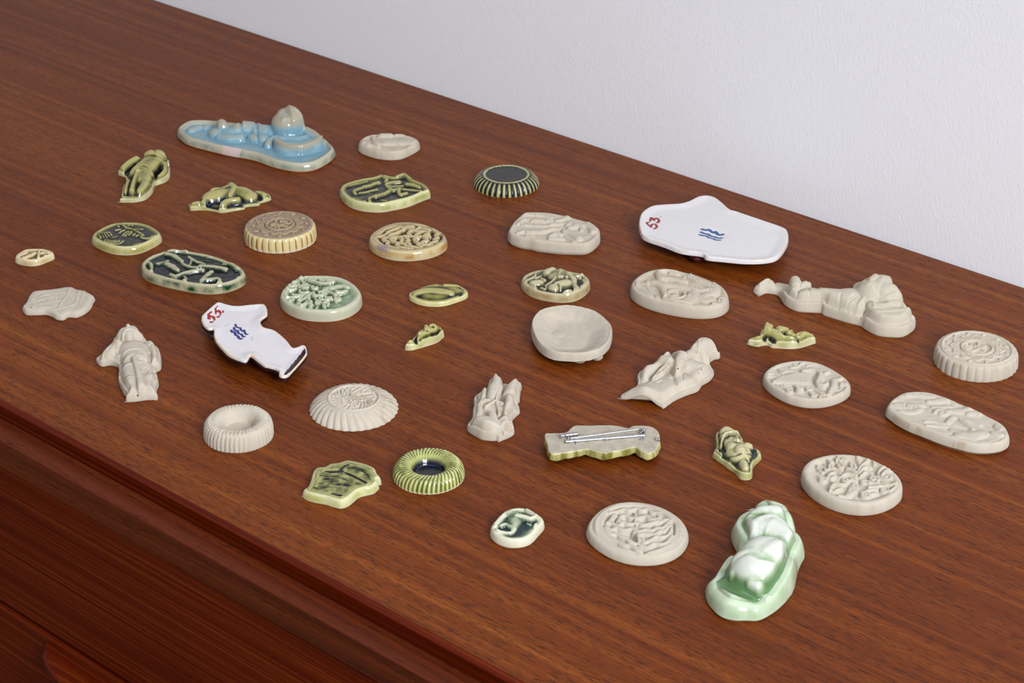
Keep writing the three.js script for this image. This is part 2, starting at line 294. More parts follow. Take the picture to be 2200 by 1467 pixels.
  const down = (v) => {
    if (column.has(v)) return column.get(v);
    const x = pos[v * 3], hy = pos[v * 3 + 1], z = pos[v * 3 + 2], e = 0.7; let gx = sd(x - e, z) - sd(x + e, z), gz = sd(x, z - e) - sd(x, z + e); const l = Math.hypot(gx, gz) || 1; gx /= l; gz /= l;
    const c = [v], low = spec.side?.low ? spec.side.low(x, z) : 0, wi = wideAt(x, z), even = (Number.isNaN(wi) ? hy : wi) - low; let last = hy;
    for (let k = 1; k <= rows; k++) {
      const th = (k / rows) * Math.PI / 2, drop = (hy - low) + (spec.side?.rib ? 0 : (even - hy + low) * Math.min(1, k / 3)), o = W * Math.pow(Math.sin(th), 2 / N), y = last = Math.min(last, low + drop * Math.pow(Math.max(0, Math.cos(th)), 2 / N)), w = 0.12 * noise(x * 0.3 + 5, z * 0.3, y * 0.2 + seed) * (k / rows) + rib(x + gx * o, z + gz * o, W - o) * (spec.side?.ribOut ?? 0.5) * Math.min(1, 3 * k / rows);
      c.push(vert(x + gx * (o + w), z + gz * (o + w), k === rows ? low + Math.min(tuck * 1.2, drop * 0.25) : y, W - o, k / rows, 0, 0));
    }
    const rb = rib(x + gx * W, z + gz * W, 0) * (spec.side?.ribOut ?? 0.5); c.push(vert(x + gx * (W - tuck + rb), z + gz * (W - tuck + rb), low + foot, 0, 1, 0, 0));
    column.set(v, c); return c;
  };
  for (const [a, b] of rimEdges) { const p = down(a), q = down(b); for (let k = 1; k < p.length; k++) idx.push(p[k - 1], p[k], q[k], p[k - 1], q[k], q[k - 1]); }
  { // the underside
    const cap = [...column.values()].map((c) => c[c.length - 1]), loop = line.map(([x, z], i) => { const p = line[(i + line.length - 1) % line.length], n = line[(i + 1) % line.length]; let gx = n[1] - p[1], gz = p[0] - n[0]; const l = Math.hypot(gx, gz) || 1, s = THREE.ShapeUtils.area(line.map(([a, b]) => new THREE.Vector2(a, b))) > 0 ? 1 : -1, o = grow - tuck; return new THREE.Vector2(x + s * gx / l * o, z + s * gz / l * o); });
    const first = pos.length / 3; for (const p of loop) vert(p.x, p.y, (spec.side?.low ? spec.side.low(p.x, p.y) : 0) + foot, 0, 1, 0, 0);
    for (const t of THREE.ShapeUtils.triangulateShape(loop, [])) idx.push(first + t[0], first + t[1], first + t[2]);
  }
  const g = new THREE.BufferGeometry();
  g.setAttribute('position', new THREE.Float32BufferAttribute(pos.map((v) => v / 1000), 3)); g.setIndex(idx); g.computeVertexNormals();
  const P = g.attributes.position.array, Nn = g.attributes.normal.array, geometries = parts.map(() => ({ p: [], n: [], c: [], u: [], i: [], m: new Map() }));
  for (let k = 0; k < idx.length; k += 3) {
    const a = lab[idx[k]], b = lab[idx[k + 1]], c = lab[idx[k + 2]], w = a === b ? a : b === c ? b : a === c ? a : Math.min(a, b, c), G = geometries[w];
    for (let e = 0; e < 3; e++) { const v = idx[k + e]; let m = G.m.get(v); if (m === undefined) { m = G.p.length / 3; G.m.set(v, m); for (let s = 0; s < 3; s++) { G.p.push(P[v * 3 + s]); G.n.push(Nn[v * 3 + s]); G.c.push(col[v * 3 + s]); } G.u.push(uv[v * 2] / 1000, uv[v * 2 + 1] / 1000); } G.i.push(m); }
  }
  const root = new THREE.Group(); root.name = numbered(spec.name); scene.add(root); tag(root, spec.label, spec.category, spec.group);
  root.position.set(spec.at[0], TOP + (spec.y ?? 0.00005), spec.at[1]);
  parts.forEach((p, i) => {
    const G = geometries[i]; if (G.i.length < 30) return;
    const b = new THREE.BufferGeometry(); b.setAttribute('position', new THREE.Float32BufferAttribute(G.p, 3)); b.setAttribute('normal', new THREE.Float32BufferAttribute(G.n, 3)); b.setAttribute('color', new THREE.Float32BufferAttribute(G.c, 3)); b.setAttribute('uv', new THREE.Float32BufferAttribute(G.u, 2)); b.setIndex(G.i);
    const m = obj(p.name, b, spec.mat, root); if (p.label) m.userData.label = p.label;
  });
  return root;
}

// ---------------------------------------------------------------- clays and glazes
const clayGrain = paintGrain.clone(); clayGrain.repeat.set(70, 70); clayGrain.needsUpdate = true;
const BISCUIT = new THREE.MeshStandardMaterial({ vertexColors: true, roughness: 0.92, bumpMap: clayGrain, bumpScale: 0.00004 });
const GLAZE = new THREE.MeshPhysicalMaterial({ vertexColors: true, roughness: 0.13, specularIntensity: 1 });
const SATIN = new THREE.MeshPhysicalMaterial({ vertexColors: true, roughness: 0.3, specularIntensity: 1 });
// unglazed clay: one off-white, a faint mottle, a few iron specks, brown stain where `stain` says
const clay = (hex = 0xbeb4a3, specks = 0.5, stain) => { const c0 = lin(hex), c1 = lin(0xa99e8a), iron = lin(0x4a3826), rust = lin(0x9a7a50); return (s) => { let c = mix3(c0, c1, clamp(0.5 + s.n * 0.9) * 0.3); const k = noise(s.x * 0.9 + 31, s.z * 0.9, s.y * 0.9); if (specks && k > 0.83 - 0.1 * specks) c = mix3(c, iron, step(0.83 - 0.1 * specks, 0.9, k) * 0.8); if (s.on === 'pit') c = iron; if (stain) c = mix3(c, rust, clamp(stain(s)) * 0.75); return c; }; };
// coloured glaze, thin and pale where it ran off the ridges, a deep dye where it lies thick
const pooled = (pale, mid, deep, o = {}) => { const A = lin(pale), M = lin(mid), K = lin(deep), S = lin(o.edge ?? pale), E = lin(o.run ?? mid); return (s) => {
  if (s.side > 0.02) { const t = s.side, b = clamp(0.5 + 0.9 * fbm(s.x * 0.13, s.z * 0.13, s.y * 0.16 + 2) + 0.15 * s.f); let c = mix3(S, E, b * (o.sideRun ?? 0.7) * step(0.25, 0.55, t) * (1 - step(0.8, 0.97, t))); return t > 0.93 ? mix3(c, lin(o.bare ?? 0xcfc4a8), step(0.93, 1, t)) : c; }
  const q = (o.bias ?? 0.35) + s.low * (o.gain ?? 0.9) + s.n * (o.patch ?? 0.15) + s.f * 0.06, e = 1 - step(0.2, o.border ?? 1.4, s.d - (o.w ?? 1.2)); let v = clamp(0.5 + (q * (1 - e) + e * (o.rimTone ?? 0.08) - 0.5) * (o.contrast ?? 1.35));
  return v < 0.5 ? mix3(A, M, v * 2) : mix3(M, K, v * 2 - 1); }; };

// ---------------------------------------------------------------- the pieces, from the front of the sideboard to the wall
const lumps = [1.69, 1.16, 1.78, 1.16, 1.69, 1.21, 1.74, 1.16];
const SCROLL_AXIS = [...[2.4, 2.1], ...[13.7, 15.9]];
const SCROLLWORK = [part('scrollwork'),
  patch([-13.6, 5.7, -15.9, 0.6, -15.8, -4.8, -13.1, -9.2, -9.7, -12.8, -5.4, -15.1, 0.5, -15.5, 6.4, -14.2, 11.6, -11.8, 15.4, -7.1, 18.1, -2, 18.9, 3, 18.1, 8.1, 16.2, 12.6, 14.5, 16.9, 10.4, 16.6, 4.5, 18.3, -1, 17.5, -5.6, 14.8, -11, 10.4], 1.3, 2.1, { op: 'cut' }),
  ridge([-15.1, -0.1, -13.4, -3.3, -12.3, -6.7, -9.9, -7.6, -8.6, -10.5, -5.8, -10.6, -4.6, -13.4, -1.1, -12.4, 1, -13.6, 4.2, -11.1], lumps, 2.4, { lift: -2.1, k: 0.25 }), ridge([-11.3, 3.1, -12.2, -0.3, -12.7, 1.4, -11.3, 4.8, -10.9, 6.8], [0.96], 2.4, { lift: -2.1, k: 0.25 }),
  ridge([-8.1, 2.6, -9.7, -0.7, -8.4, -3, -6.1, -2.7, -5, -3.6], lumps, 2.4, { lift: -2.1, k: 0.25 }), ridge([-3.5, -4.9, -2.3, -7.2, -1.3, -8.7, 1.6, -7.7, 3.2, -9.6, 5.9, -8.5, 6.5, -11.3, 7.3, -12.6], lumps, 2.4, { lift: -2.1, k: 0.25 }),
  ridge([-10.9, 6.8, -8.5, 5.9, -6, 5.9, -6.3, 2.1, -3.6, 1.6, -1.8, 0], lumps, 2.4, { lift: -2.1, k: 0.25 }), ridge([-0.7, -2.1, 1.4, -1.7, 2.8, -3.5, 3.8, -6.1, 4.9, -8.2], lumps, 2.4, { lift: -2.1, k: 0.25 }),
  ridge([-6.1, 8.9, -5.2, 7, -2.3, 6.7, -0.9, 5, 0, 3, 2.7, 5.3], lumps, 2.4, { lift: -2.1, k: 0.25 }), ridge([3.2, 3.7, 4.2, 2.2, 5, -0.2, 7.5, -1.3, 7.9, -3.9, 9.6, -6, 9.2, -9.7, 8.7, -12.7], lumps, 2.4, { lift: -2.1, k: 0.25 }),
  ridge([-9.1, 9.8, -4.4, 12.6, -2.9, 11.3, 0.2, 11.4, 3.1, 11.2, 5.5, 11.9, 8.3, 11.7], lumps, 2.4, { lift: -2.1, k: 0.25 }), ridge([5.4, 5.7, 6.1, 3.4, 7.9, 1.9, 10.3, 0.3, 10.1, -3, 11.7, -4.9, 11.4, -9.3], lumps, 2.4, { lift: -2.1, k: 0.25 }),
  ridge([-8.9, 10.8, -4.9, 14.2, -1.6, 15.3, 2.4, 15.7, 5.3, 15.5, 7.9, 14.3, 10.4, 14.3, 12.8, 15.5], lumps, 2.4, { lift: -2.1, k: 0.25 }), ridge([8.3, 7.1, 10.6, 8.5, 11.5, 5, 11.7, 1.4, 14.1, -0.2, 14.3, -3.8, 12.4, -7.9], lumps, 2.4, { lift: -2.1, k: 0.25 }),
  ridge([-6.2, -6.7, -2.5, -1.7, 1.2, 1.9, 6, 6.9, 9.6, 11.1], [0.82], 2.4, { lift: -2.1, k: 0.25 }), ridge([11, 10.5, 13.7, 10.9, 14.4, 6.4, 17.1, 4.5, 17.8, 1.1, 16.5, -3.4], lumps, 2.4, { lift: -2.1, k: 0.25 }), ridge([11.1, 12.6, 14.1, 15.6], [1.45], 2.4, { lift: -2.1, k: 0.25 }),
  groove([1.1, 4.9, 1.2, 6.5, 4.4, 8.3, 2.4, 6.1], [0.82, 0.53], 1.1), groove([12.9, -4.9, 11.7, -8.4, 13.8, -2.2], [0.68], 1)];
pressed({ name: 'relief_medallion', label: 'unglazed off-white clay medallion with branching brain-like scrollwork', category: 'medallion', at: [0.1594, 0.0989], mat: BISCUIT, colour: clay(0xbeb5a4, 0.4),
  outline: [-17, 14.8, -18.9, 10.9, -20.6, 5.1, -21.2, -1.1, -20.8, -7.5, -18.2, -11.8, -12.9, -16.1, -8.2, -19.6, -3.1, -20.2, 3.2, -20.1, 10.1, -18.9, 16.1, -15.1, 20.5, -10.1, 23.1, -5.8, 24.3, -0.4, 24, 7, 21.6, 12.4, 17.8, 16.7, 12.8, 20.2, 7, 22, 1.1, 22.2, -5.1, 21.4, -10.9, 19.2, -14.7, 17],
  height: (x, z, d) => 3.9 + 1.5 * step(0, 5, d), side: { w: 2.6, n: 2.2, tuck: 0.5 }, body: 'disc',
  feats: [part('raised_ring'), cord([-12.8, 13.1, -17.1, 7.5, -18.3, 1, -17.7, -4.9, -15.1, -10.2, -11, -14.4, -5.7, -17.2, 0.1, -17.6, 6.8, -16.9, 12.7, -13.9, 17.6, -9, 21.4, -3.2, 22.6, 3.1, 21.3, 9.2, 18, 14.9, 13.7, 19.2, 6.9, 21.3, 1, 21.5, -4.9, 19.9, -9.4, 17], [1.45], 0.55, { closed: true }), SCROLLWORK] });

pressed({ name: 'relief_medallion', label: 'tiny cream medallion with a leaping animal in dark green glaze, left of the scrollwork disc', category: 'medallion', at: [0.1171, 0.1302], mat: GLAZE,
  outline: [-5.6, 11.8, -7.8, 8.6, -8.9, 5, -10, 0.7, -10.3, -2.7, -9.3, -6.2, -8.2, -8.9, -5.4, -11, -3, -12, -1.3, -11.4, 1.9, -10.8, 5.1, -10.6, 6.5, -11, 7.3, -10.4, 8.6, -8.4, 9.9, -5.7, 10.2, -3.5, 11.5, 0.4, 12.3, 3.7, 12, 6.8, 11.1, 9.2, 9.1, 11.9, 5.8, 13.7, 2.6, 14.7, -0.1, 14.6, -3.5, 13.1],
  height: (x, z, d) => 4.3 - 0.9 * step(1.6, 4, d), side: { w: 1.5, n: 2.2, tuck: 0.3 }, cell: 0.26, pool: 1.5, body: 'disc',
  colour: pooled(0xc9c8ae, 0x55704a, 0x10242c, { bias: 0.62, gain: 0.85, border: 4.2, patch: 0.1, run: 0xd8d2b8, edge: 0xd2cdb4, w: 1.5, rimTone: 0 }),
  feats: [part('animal'), ridge([-4.4, -3.5, -1.6, -0.7, 1, 3.2, 2.8, 6.1], [3.84, 3.69, 2.46, 1.38], [1.6, 1.9, 1.6, 1.3]), ridge([-2.5, 12.2, -0.3, 11, 2.1, 10, 3.8, 8.2, 3, 5.2], [0.92, 0.95, 0.92, 0.98, 1.23], 1.5), ridge([-3.1, 6.9, -2.3, 5, 0.6, 5.1], [1.38, 1.69, 1.38], 1.4), ridge([-5.6, 8.7, -4.9, 8.5], [0.92], 1.1),
    ridge([-9.1, 1.4, -7.4, 0.6, -5.9, -1, -5.5, -2.9], [0.61, 0.52, 0.61, 0.92], 1.2), ridge([-7.8, -5.4, -6.3, -6.8], [0.71, 0.4], 0.9), ridge([-2.2, -2.8, 0.6, -4.1, 3.5, -4.9, 4.2, -7.7], [1.84, 1.46, 1.23, 0.86], 2.5), ridge([-2.1, -9.3, 0, -9.2, 2.8, -8.3], [1.23, 1.46, 1.08], 1.6),
    ridge([4.1, -2.1, 5.7, -2.3], [0.77, 0.86], 0.9), ridge([8.1, -2.9, 10.2, -1.1], [1.15, 1.31], 1.4), groove([-2.4, -4.2, 0, -5.5, 1.7, -6.3], [0.55], 0.4)] });

const BLOSSOM_AXIS = [...[1, 3.2], ...[18.8, -6.4]];
const BLOSSOM = [part('blossom'),
  ridge([0.5, -0.9, -3.1, -3.6, -5.5, -3.1], [1.11, 2.08, 1.11], 1.95), ridge([1.4, 0, -3, 0.4, -3.6, 4.4], [0.74, 1.85, 1.11], 1.95), ridge(curlOf(...[-0.9, 5], 2.43, 1.3, -1.2), [0.69], 1.78), ridge([3.2, 2.5, 1.3, 3.6, 0.5, 6.6], [0.74, 0.92, 0.74], 1.61),
  ridge([-6.7, 0.2, -9.1, 0.6, -11.4, 1.4, -11.8, 2.9], [0.86], 1.61), ridge([-5.4, 2.5, -8.1, 2.6, -9, 6.3, -8.1, 8.4], [0.86, 0.92, 0.92, 1.11], 1.78), ridge([-3.7, 5.6, -5.9, 5.9, -6.4, 8.6], [0.86], 1.61), ridge(curlOf(...[-11.7, 0.5], 1.97, 1, 0), [0.69], 2.12),
  ridge([-7.1, -3.5, -9.1, -2.3, -11.3, -4], [0.92, 1.11, 0.92], 1.53), ridge(curlOf(...[-10.6, -8.7], 1.29, 0.9, 2.5), [0.69], 1.70), ridge([-8.6, -4.5, -11.6, -6.1, -13.8, -8.2], [0.69, 0.86, 0.74], 1.70), ridge([-11.2, -5.8, -13.6, -6.6, -12.3, -4.2], [0.67], 2.12),
  ridge([-4.2, -4.9, -6.7, -7.9, -5.7, -8.9, -3.3, -6.9], [0.86], 1.53), ridge([-3.8, -11.1, -6.7, -13.9, -6.1, -16.2], [1.11, 1.29, 1.11], 1.27),
  ridge([-0.7, -4.5, -1.9, -8.1, -2.3, -11.3, -1.8, -14.7], [0.74, 0.86, 0.86, 0.74], 1.61), ridge([0.3, -4.2, -0.4, -8.3, 0.3, -10.6, 1.8, -11.3], [0.74, 0.81, 0.92, 0.92], 1.61), ridge([2.3, -2.4, 2.2, -5.9, 3.6, -7.1, 5.4, -6.9], [0.74, 0.86, 0.92, 0.86], 1.53), ridge([0.4, -16, 1.8, -14.2], [0.92], 1.02),
  groove([0.5, -0.9, -3.2, -1.7, -4.9, 0.4], [0.25], 0.42), groove([1.2, 0.2, -1.4, 1.9, -2.5, 5.2], [0.25], 0.42), groove([-6.7, 1.4, -9.2, 1.8, -10.3, 3.4], [0.25], 0.38), groove([-5, 3.9, -7.7, 4, -8.3, 7.4], [0.25], 0.38), groove([-0.4, -5.3, -1.5, -9.6, -1.1, -12.9], [0.25], 0.38),
  part('side_leaf'), ridge([1.6, 6.2, -0.3, 9.5, -3.4, 10.6, -4.9, 10.7], [0.86, 0.92, 0.86, 0.55], 1.36), ridge([-2.5, 12, -2.2, 15.2, -1, 17.5], [1.04, 1.11, 0.92], 2.12), ridge([1.4, 12.1, 0.6, 15, 0.5, 17.3], [0.86, 1.11, 0.92], 1.27), ridge([3, 5, 4.8, 9.1, 6.5, 13.3, 6.5, 16.6, 4.7, 18.7], [1.11, 1.85, 2.08, 1.85, 1.11], 1.36), ridge([5.6, 6.1, 7.6, 10], [1.04, 1.29], 1.19), groove([3.5, 7.9, 5.7, 10, 6, 12.5], [0.37], 0.51), groove([3.7, 15.7, 5.7, 16.2], [0.42], 0.51),
  part('curl'), ridge(curlOf(...[-9, 12], 2.2, 1.2, 3.6), [0.79], 1.61), ridge([-16.6, 4.2, -15.2, 3.5, -13, 4, -11.4, 5.5], [0.81, 0.92, 0.86, 0.74], 2.12), ridge([-14.5, 5.8, -12.4, 6.4], [0.92, 1.04], 1.27), ridge(curlOf(...[-14.2, -2.6], 1.39, 0.9, 3.4), [0.74], 2.12), ridge([-21.4, 1.3, -19.3, -0.5], [0.92, 0.92], 0.68), ridge([-16.1, -0.3, -14.6, 0.7], [0.74], 0.94),
  ridge(curlOf(...[8.2, -3.6], 2.54, 1.3, 0.3, -1), [0.81], 1.87), ridge([8.6, -6.9, 12.3, -4.4, 15.9, -5.2, 18.7, -6.5], [0.92, 0.74, 0.62, 0.49], 1.61), ridge(curlOf(...[12.2, -8.8], 2.66, 1.2, 3.6, -1), [0.86], 1.78), ridge([7.5, -14.6, 6.3, -12.3, 7.2, -9.1, 9.5, -8.8], [0.62, 0.92, 0.92, 0.74], 1.70), ridge([10.9, -13.5, 9.1, -11.3, 9.6, -8.3], [0.55, 0.74, 0.67], 2.12),
  ridge([18.8, -6, 13.3, -2.9, 8.3, -0.2], [0.42, 0.67, 0.86], 1.36), ridge([19, -5.7, 14.7, -0.7, 10.7, 4.5], [0.42, 0.62, 0.67], 2.12), ridge(curlOf(...[6.8, 1.7], 2.2, 0.9, -0.6, -1), [0.86], 1.53),
  ridge([13.9, 2.3, 11.5, 6.1, 10.4, 9.8], [0.81, 1.04, 0.92], 1.53), ridge(curlOf(...[12.6, 10.7], 2.54, 1.3, 3.7), [0.81], 1.70), ridge([14, 8.3, 15.7, 5.2], [1.04, 0.92], 1.36), ridge(curlOf(...[16.5, 1], 2.43, 1.3, 3.4), [0.74], 1.53), ridge([19.2, 1, 19.6, -3.9], [0.74, 0.49], 1.10)];
pressed({ name: 'relief_medallion', label: 'unglazed off-white clay medallion with a flower and curled leaves, above the celadon child', category: 'medallion', at: [0.2089, 0.0030], mat: BISCUIT, colour: clay(0xbeb5a4, 0.7, (s) => step(0.25, 0.6, s.n) * step(0.1, 0.5, s.f) * 0.5),
  outline: [-19.8, 12.7, -21.8, 8.4, -23.7, 2.4, -21.9, -2.4, -19.2, -8.3, -15.6, -13, -10.2, -15.9, -6.7, -17.6, -4.3, -17.8, 2.3, -18.2, 8.6, -16.7, 14, -14.8, 18.4, -11.6, 21.3, -8.1, 22.2, -6.3, 23.5, 1.5, 22.4, 8.6, 20.2, 13.8, 16.5, 18.1, 11.7, 20.9, 5.6, 22.7, -0.2, 22.8, -5.1, 22.1, -11, 19.4, -15.5, 17.3],
  height: (x, z, d) => 6.2 - 1.4 * step(2.5, 6, d), side: { w: 2.2, n: 3, tuck: 0.4 }, cell: 0.34, uneven: 0.2, body: 'disc', feats: BLOSSOM });

pressed({ name: 'figurine', label: 'glossy pale green celadon child with its head over a bowl, nearest the camera', category: 'figurine', at: [0.2124, 0.0835], mat: GLAZE,
  outline: [-28.9, -32.5, -28.6, -34.8, -26.3, -38, -21.2, -40.3, -14.9, -41.7, -11.6, -41, -9.9, -39.4, -5.2, -35.3, 3.1, -26.6, 9.5, -21.4, 12.8, -17.5, 13.8, -14.6, 16.7, -6.8, 20.4, 0.2, 23.7, 7.5, 25.6, 16.6, 25.9, 25.2, 24.4, 32.6, 20.4, 36.4, 16.5, 39.6, 11.3, 41.1, 5, 39.1, -0.7, 35.1, -5, 29.9, -5.6, 26.9, -5.7, 21.5, -7.2, 13.4, -8.3, 7.8, -9.5, 2.1, -11.3, -1.2, -15.9, -5, -20.2, -9.1, -22, -12.6, -23.4, -17.4, -23.1, -22.7, -21.7, -26.5, -21.1, -30.1, -23.9, -31.2, -27.4, -33.3],
  height: (x, z, d) => 4.2 + 1.4 * step(0, 4, d), side: { w: 4.6, n: 2.1, tuck: 0.8, rows: 12 }, cell: 0.42, pool: 3.2, body: 'base', keep: 1, soft: 1.5,
  colour: pooled(0xd2d6c8, 0x96ab85, 0x577a4c, { bias: 0.56, gain: 0.34, contrast: 1.2, border: 5, patch: 0.22, run: 0x9db38c, edge: 0xbccbae, sideRun: 0.8, w: 2.4, rimTone: 0.4, bare: 0xc8d2b6 }),
  feats: [part('bowl'), ridge([13.9, 32.8, 18.6, 30.5], [15.49, 15.49], [5.6], { pw: 3 }), ridge([2.9, 36.2, 8.5, 39.3, 14, 38.9, 19.3, 37, 23.4, 33.4, 25.8, 28.6, 25.7, 22.5], [3.26, 3.67, 3.67, 3.67, 3.67, 3.67, 3.26], [7.2], { k: 1.4 }), groove([4, 29.8, 11.5, 31.4, 19.7, 29.5], [6.11, 5.71, 4.89], 3.8), cord([9.1, 45.9, 17.2, 45.9, 23.2, 42.3, 27.6, 36.7, 29.4, 29.8], [1.63], 0.5),
    part('trousers'), ridge([-14.8, -10.8, -14.2, -21.4, -8, -27.7], [6.11, 6.11, 6.11], [5.5, 6.5, 6], { k: 1.5 }), ridge([-12.7, -23.6, -9, -29.9], [5.3, 4.48], [6.6, 5.6], { k: 1.2 }), ridge([-15.2, -8.5, -11.1, -2.2], [4.89, 3.26], 4.2, { k: 1.2 }), part('shoe'), ridge([-23.4, -28.6, -19.4, -33.1, -11.5, -34.9], [3.26, 3.51, 2.45], [3.2, 4, 3], { k: 1 }),
    part('coat'), ridge([-8, -9.8, -2.7, -13.5, 7.9, -11.1, 16, -4.9, 21.8, 5], [8.15, 8.56, 7.74, 6.11, 5.3], [8, 9.5, 8.5, 7, 5.5], { k: 1.4 }), ridge([-7.8, -0.3, -8.5, -13.3, -4.9, -19.5, 5.8, -17, 14.2, -11.9], [2.04, 2.45, 2.45, 2.45, 2.04], [6.5, 8.6, 8.6, 6.6, 5], { k: 0.8 }), ridge([24.1, 19.4, 24, 12.3], [5.3, 5.3], [6.5, 6], { k: 1.2 }), cord([20.6, 19.8, 26.2, 23.8, 27.4, 29], [2.04], 0.8), groove([-18.7, -16.4, -13.3, -18.6, -8.1, -21.2, -0.9, -21, 6.5, -20.6, 12.3, -17], [1.06], 1.2),
    part('hand'), knob([5.4, 24], [2.93], [7.4], { k: 0.8 }), ridge([15, 25.1, 18.6, 25.1], [3.26, 3.26], [7.8], { k: 0.8 }),
    part('head'), ridge([11, 14.9, 10.9, 9.4], [13.04, 13.45], [14, 15.5], { k: 0.5, pw: 2.6 }), ridge([0.1, 13, 1.4, 17.5], [4.89, 4.48], [8.4], { k: 1.6 }), ridge([10, 20.1, 12.6, 16.9], [3.67, 3.26], [8.8], { k: 1.6 }), groove([3.8, 20.9, 7.4, 17.7, 13, 17.3, 17, 14.6], [2.04], 1.0), cord([13.1, 11.3, 14.3, 4.5, 17.9, 6.9], [4.08], 0.8), groove([17, 13.4, 14.2, 14.2], [2.85], 0.6), groove([-5, 3.1, 0, 4.7], [2.04], 0.5), groove([-7.2, 0.7, -1.2, -5.4, 6, -7.9, 12.9, -5.8, 17.7, -0.6, 21.8, 7.8], [0.98], 1.1)] });

pressed({ name: 'face_ornament', label: 'small olive green glazed laughing face with hat and large ears, beside the pin brooch', category: 'figurine', at: [0.1555, 0.0169], mat: GLAZE,
  outline: [-17.9, -5.5, -18.8, -7.4, -19.6, -11.6, -17.3, -13.1, -14.6, -13.7, -10.5, -12.9, -8.4, -12.6, -4.6, -10.5, -0.6, -8.1, 1.3, -8.3, 1.5, -9.8, 3.9, -9, 6.4, -8.1, 8.1, -6.5, 8.5, -5.9, 9.1, -2.8, 9.7, 1.4, 11.7, 5.9, 13.8, 8.6, 15, 11.6, 13.7, 13.9, 11.3, 14.8, 8.8, 14, 5.5, 12.3, 1.3, 11.3, -2.5, 10, -6.2, 9.1, -9.6, 7.9, -10, 7.3, -10.8, 4.9, -12, 1.8, -15.1, -1.9],
  height: (x, z, d) => 1.6 + 1.8 * step(0, 2.6, d), side: { w: 1.2, n: 2, tuck: 0.3 }, cell: 0.24, pool: 1.2, body: 'base', keep: 1, soft: 1.5,
  colour: pooled(0xb5ad84, 0x75743f, 0x1c2826, { bias: 0.46, gain: 1.0, border: 1, patch: 0.2, run: 0x8a8d34, edge: 0xb9b482, w: 0.9, rimTone: 0.45, bare: 0xd8d0b0 }),
  feats: [part('hat'), ridge([-15.3, -7.2, -13.9, -9.4, -11.1, -10.2], [3.11, 3.93, 3.11], [3.4, 4, 3.8]), ridge([-13.2, -1.5, -13, -3.7], [1.45, 1.86], [2.4, 3]), part('hat_brim'), ridge([-8.1, 3.7, -10.2, 0.3, -11.3, -4.1, -9.6, -6.6, -7.8, -9.9, -6, -11], [0.7, 0.75, 0.79, 0.79, 0.7, 0.62], [3.2, 4, 4.6, 5, 4.6, 3.4], { k: 0.8 }),
    part('face'), ridge([-4.9, -2.2, 0.3, 1.8, 3.2, 4.4], [5.59, 6.21, 6], [4.2, 4.8, 4.2], { k: 1.6 }), ridge([3.1, 4], [2.69], [5.1], { k: 1.4 }), ridge([-2.7, 3.3], [2.48], 4.5, { k: 1.4 }), ridge([2.2, -3.8], [2.28], 4, { k: 1.4 }), cord([-4.9, -4.2, -2.9, -2.2], [1.04, 1.16], 1.4), cord([-4, -1.6], [0.7], 0.7), cord([-2.1, -3.3], [0.7], 0.7),
    groove([-3.2, 0, -1.4, -1, 0.4, -3.1], [0.91, 1.24, 0.91], [1.1]), groove([-8.3, -1.4, -8.4, -3.7, -7.5, -4.8], [0.5], 0.7), groove([-5.1, -7.9, -3.9, -7.9, -2.6, -8], [0.54], 0.7), cord([-8, -2.4, -7.7, -3.7], [0.54], 0.4), cord([-3.9, -7.9], [0.58], 0.4), groove([1.8, 5.9, 3.7, 5.1, 5.1, 2.8], [0.46], 0.5), cord([0.7, 4, 2, 2.3, 3.4, 1.1], [0.91], 0.3), groove([-10.6, -2.1, -8, 2.5, -3.7, 6.1], [0.7], 0.9), groove([-0.1, 8.7, 2.9, 8.4, 4.8, 6], [0.75], 0.9), groove([6.6, 3.4, 7, -0.1], [0.7], 0.7),
    part('ear'), ridge([-10.8, 3.8, -8.5, 6.5, -5.4, 8], [1.04, 1.16, 1.04], 1.9), ridge([1.5, -9.6, 5.7, -6.9, 8.4, -4.6], [0.91, 1.16, 1.04], 1.9), groove([2.5, -8.9, 5.4, -6.6], [0.62, 0.7], 0.9), groove([-10.1, 2.6, -6.7, 6.6], [0.95, 0.75], 1.0), part('collar'), ridge([1.9, 9.7, 5.2, 8, 6.1, 5.1, 8.6, 5, 11, 5.6], [0.95], [2, 2.8, 3.2, 2.6, 1.6], { k: 0.8 }), part('neck'), ridge([9, 9.1, 12.3, 12.8, 14.2, 14.6], [2.69, 3.11, 2.9], [3, 3.2, 2.6], { k: 1 }), groove([7.9, 12.1, 9.1, 9.7, 11.2, 8.4], [0.33], 0.35), groove([9.8, 14.8, 10.9, 12.2, 13.2, 10.2], [0.33], 0.35)] });

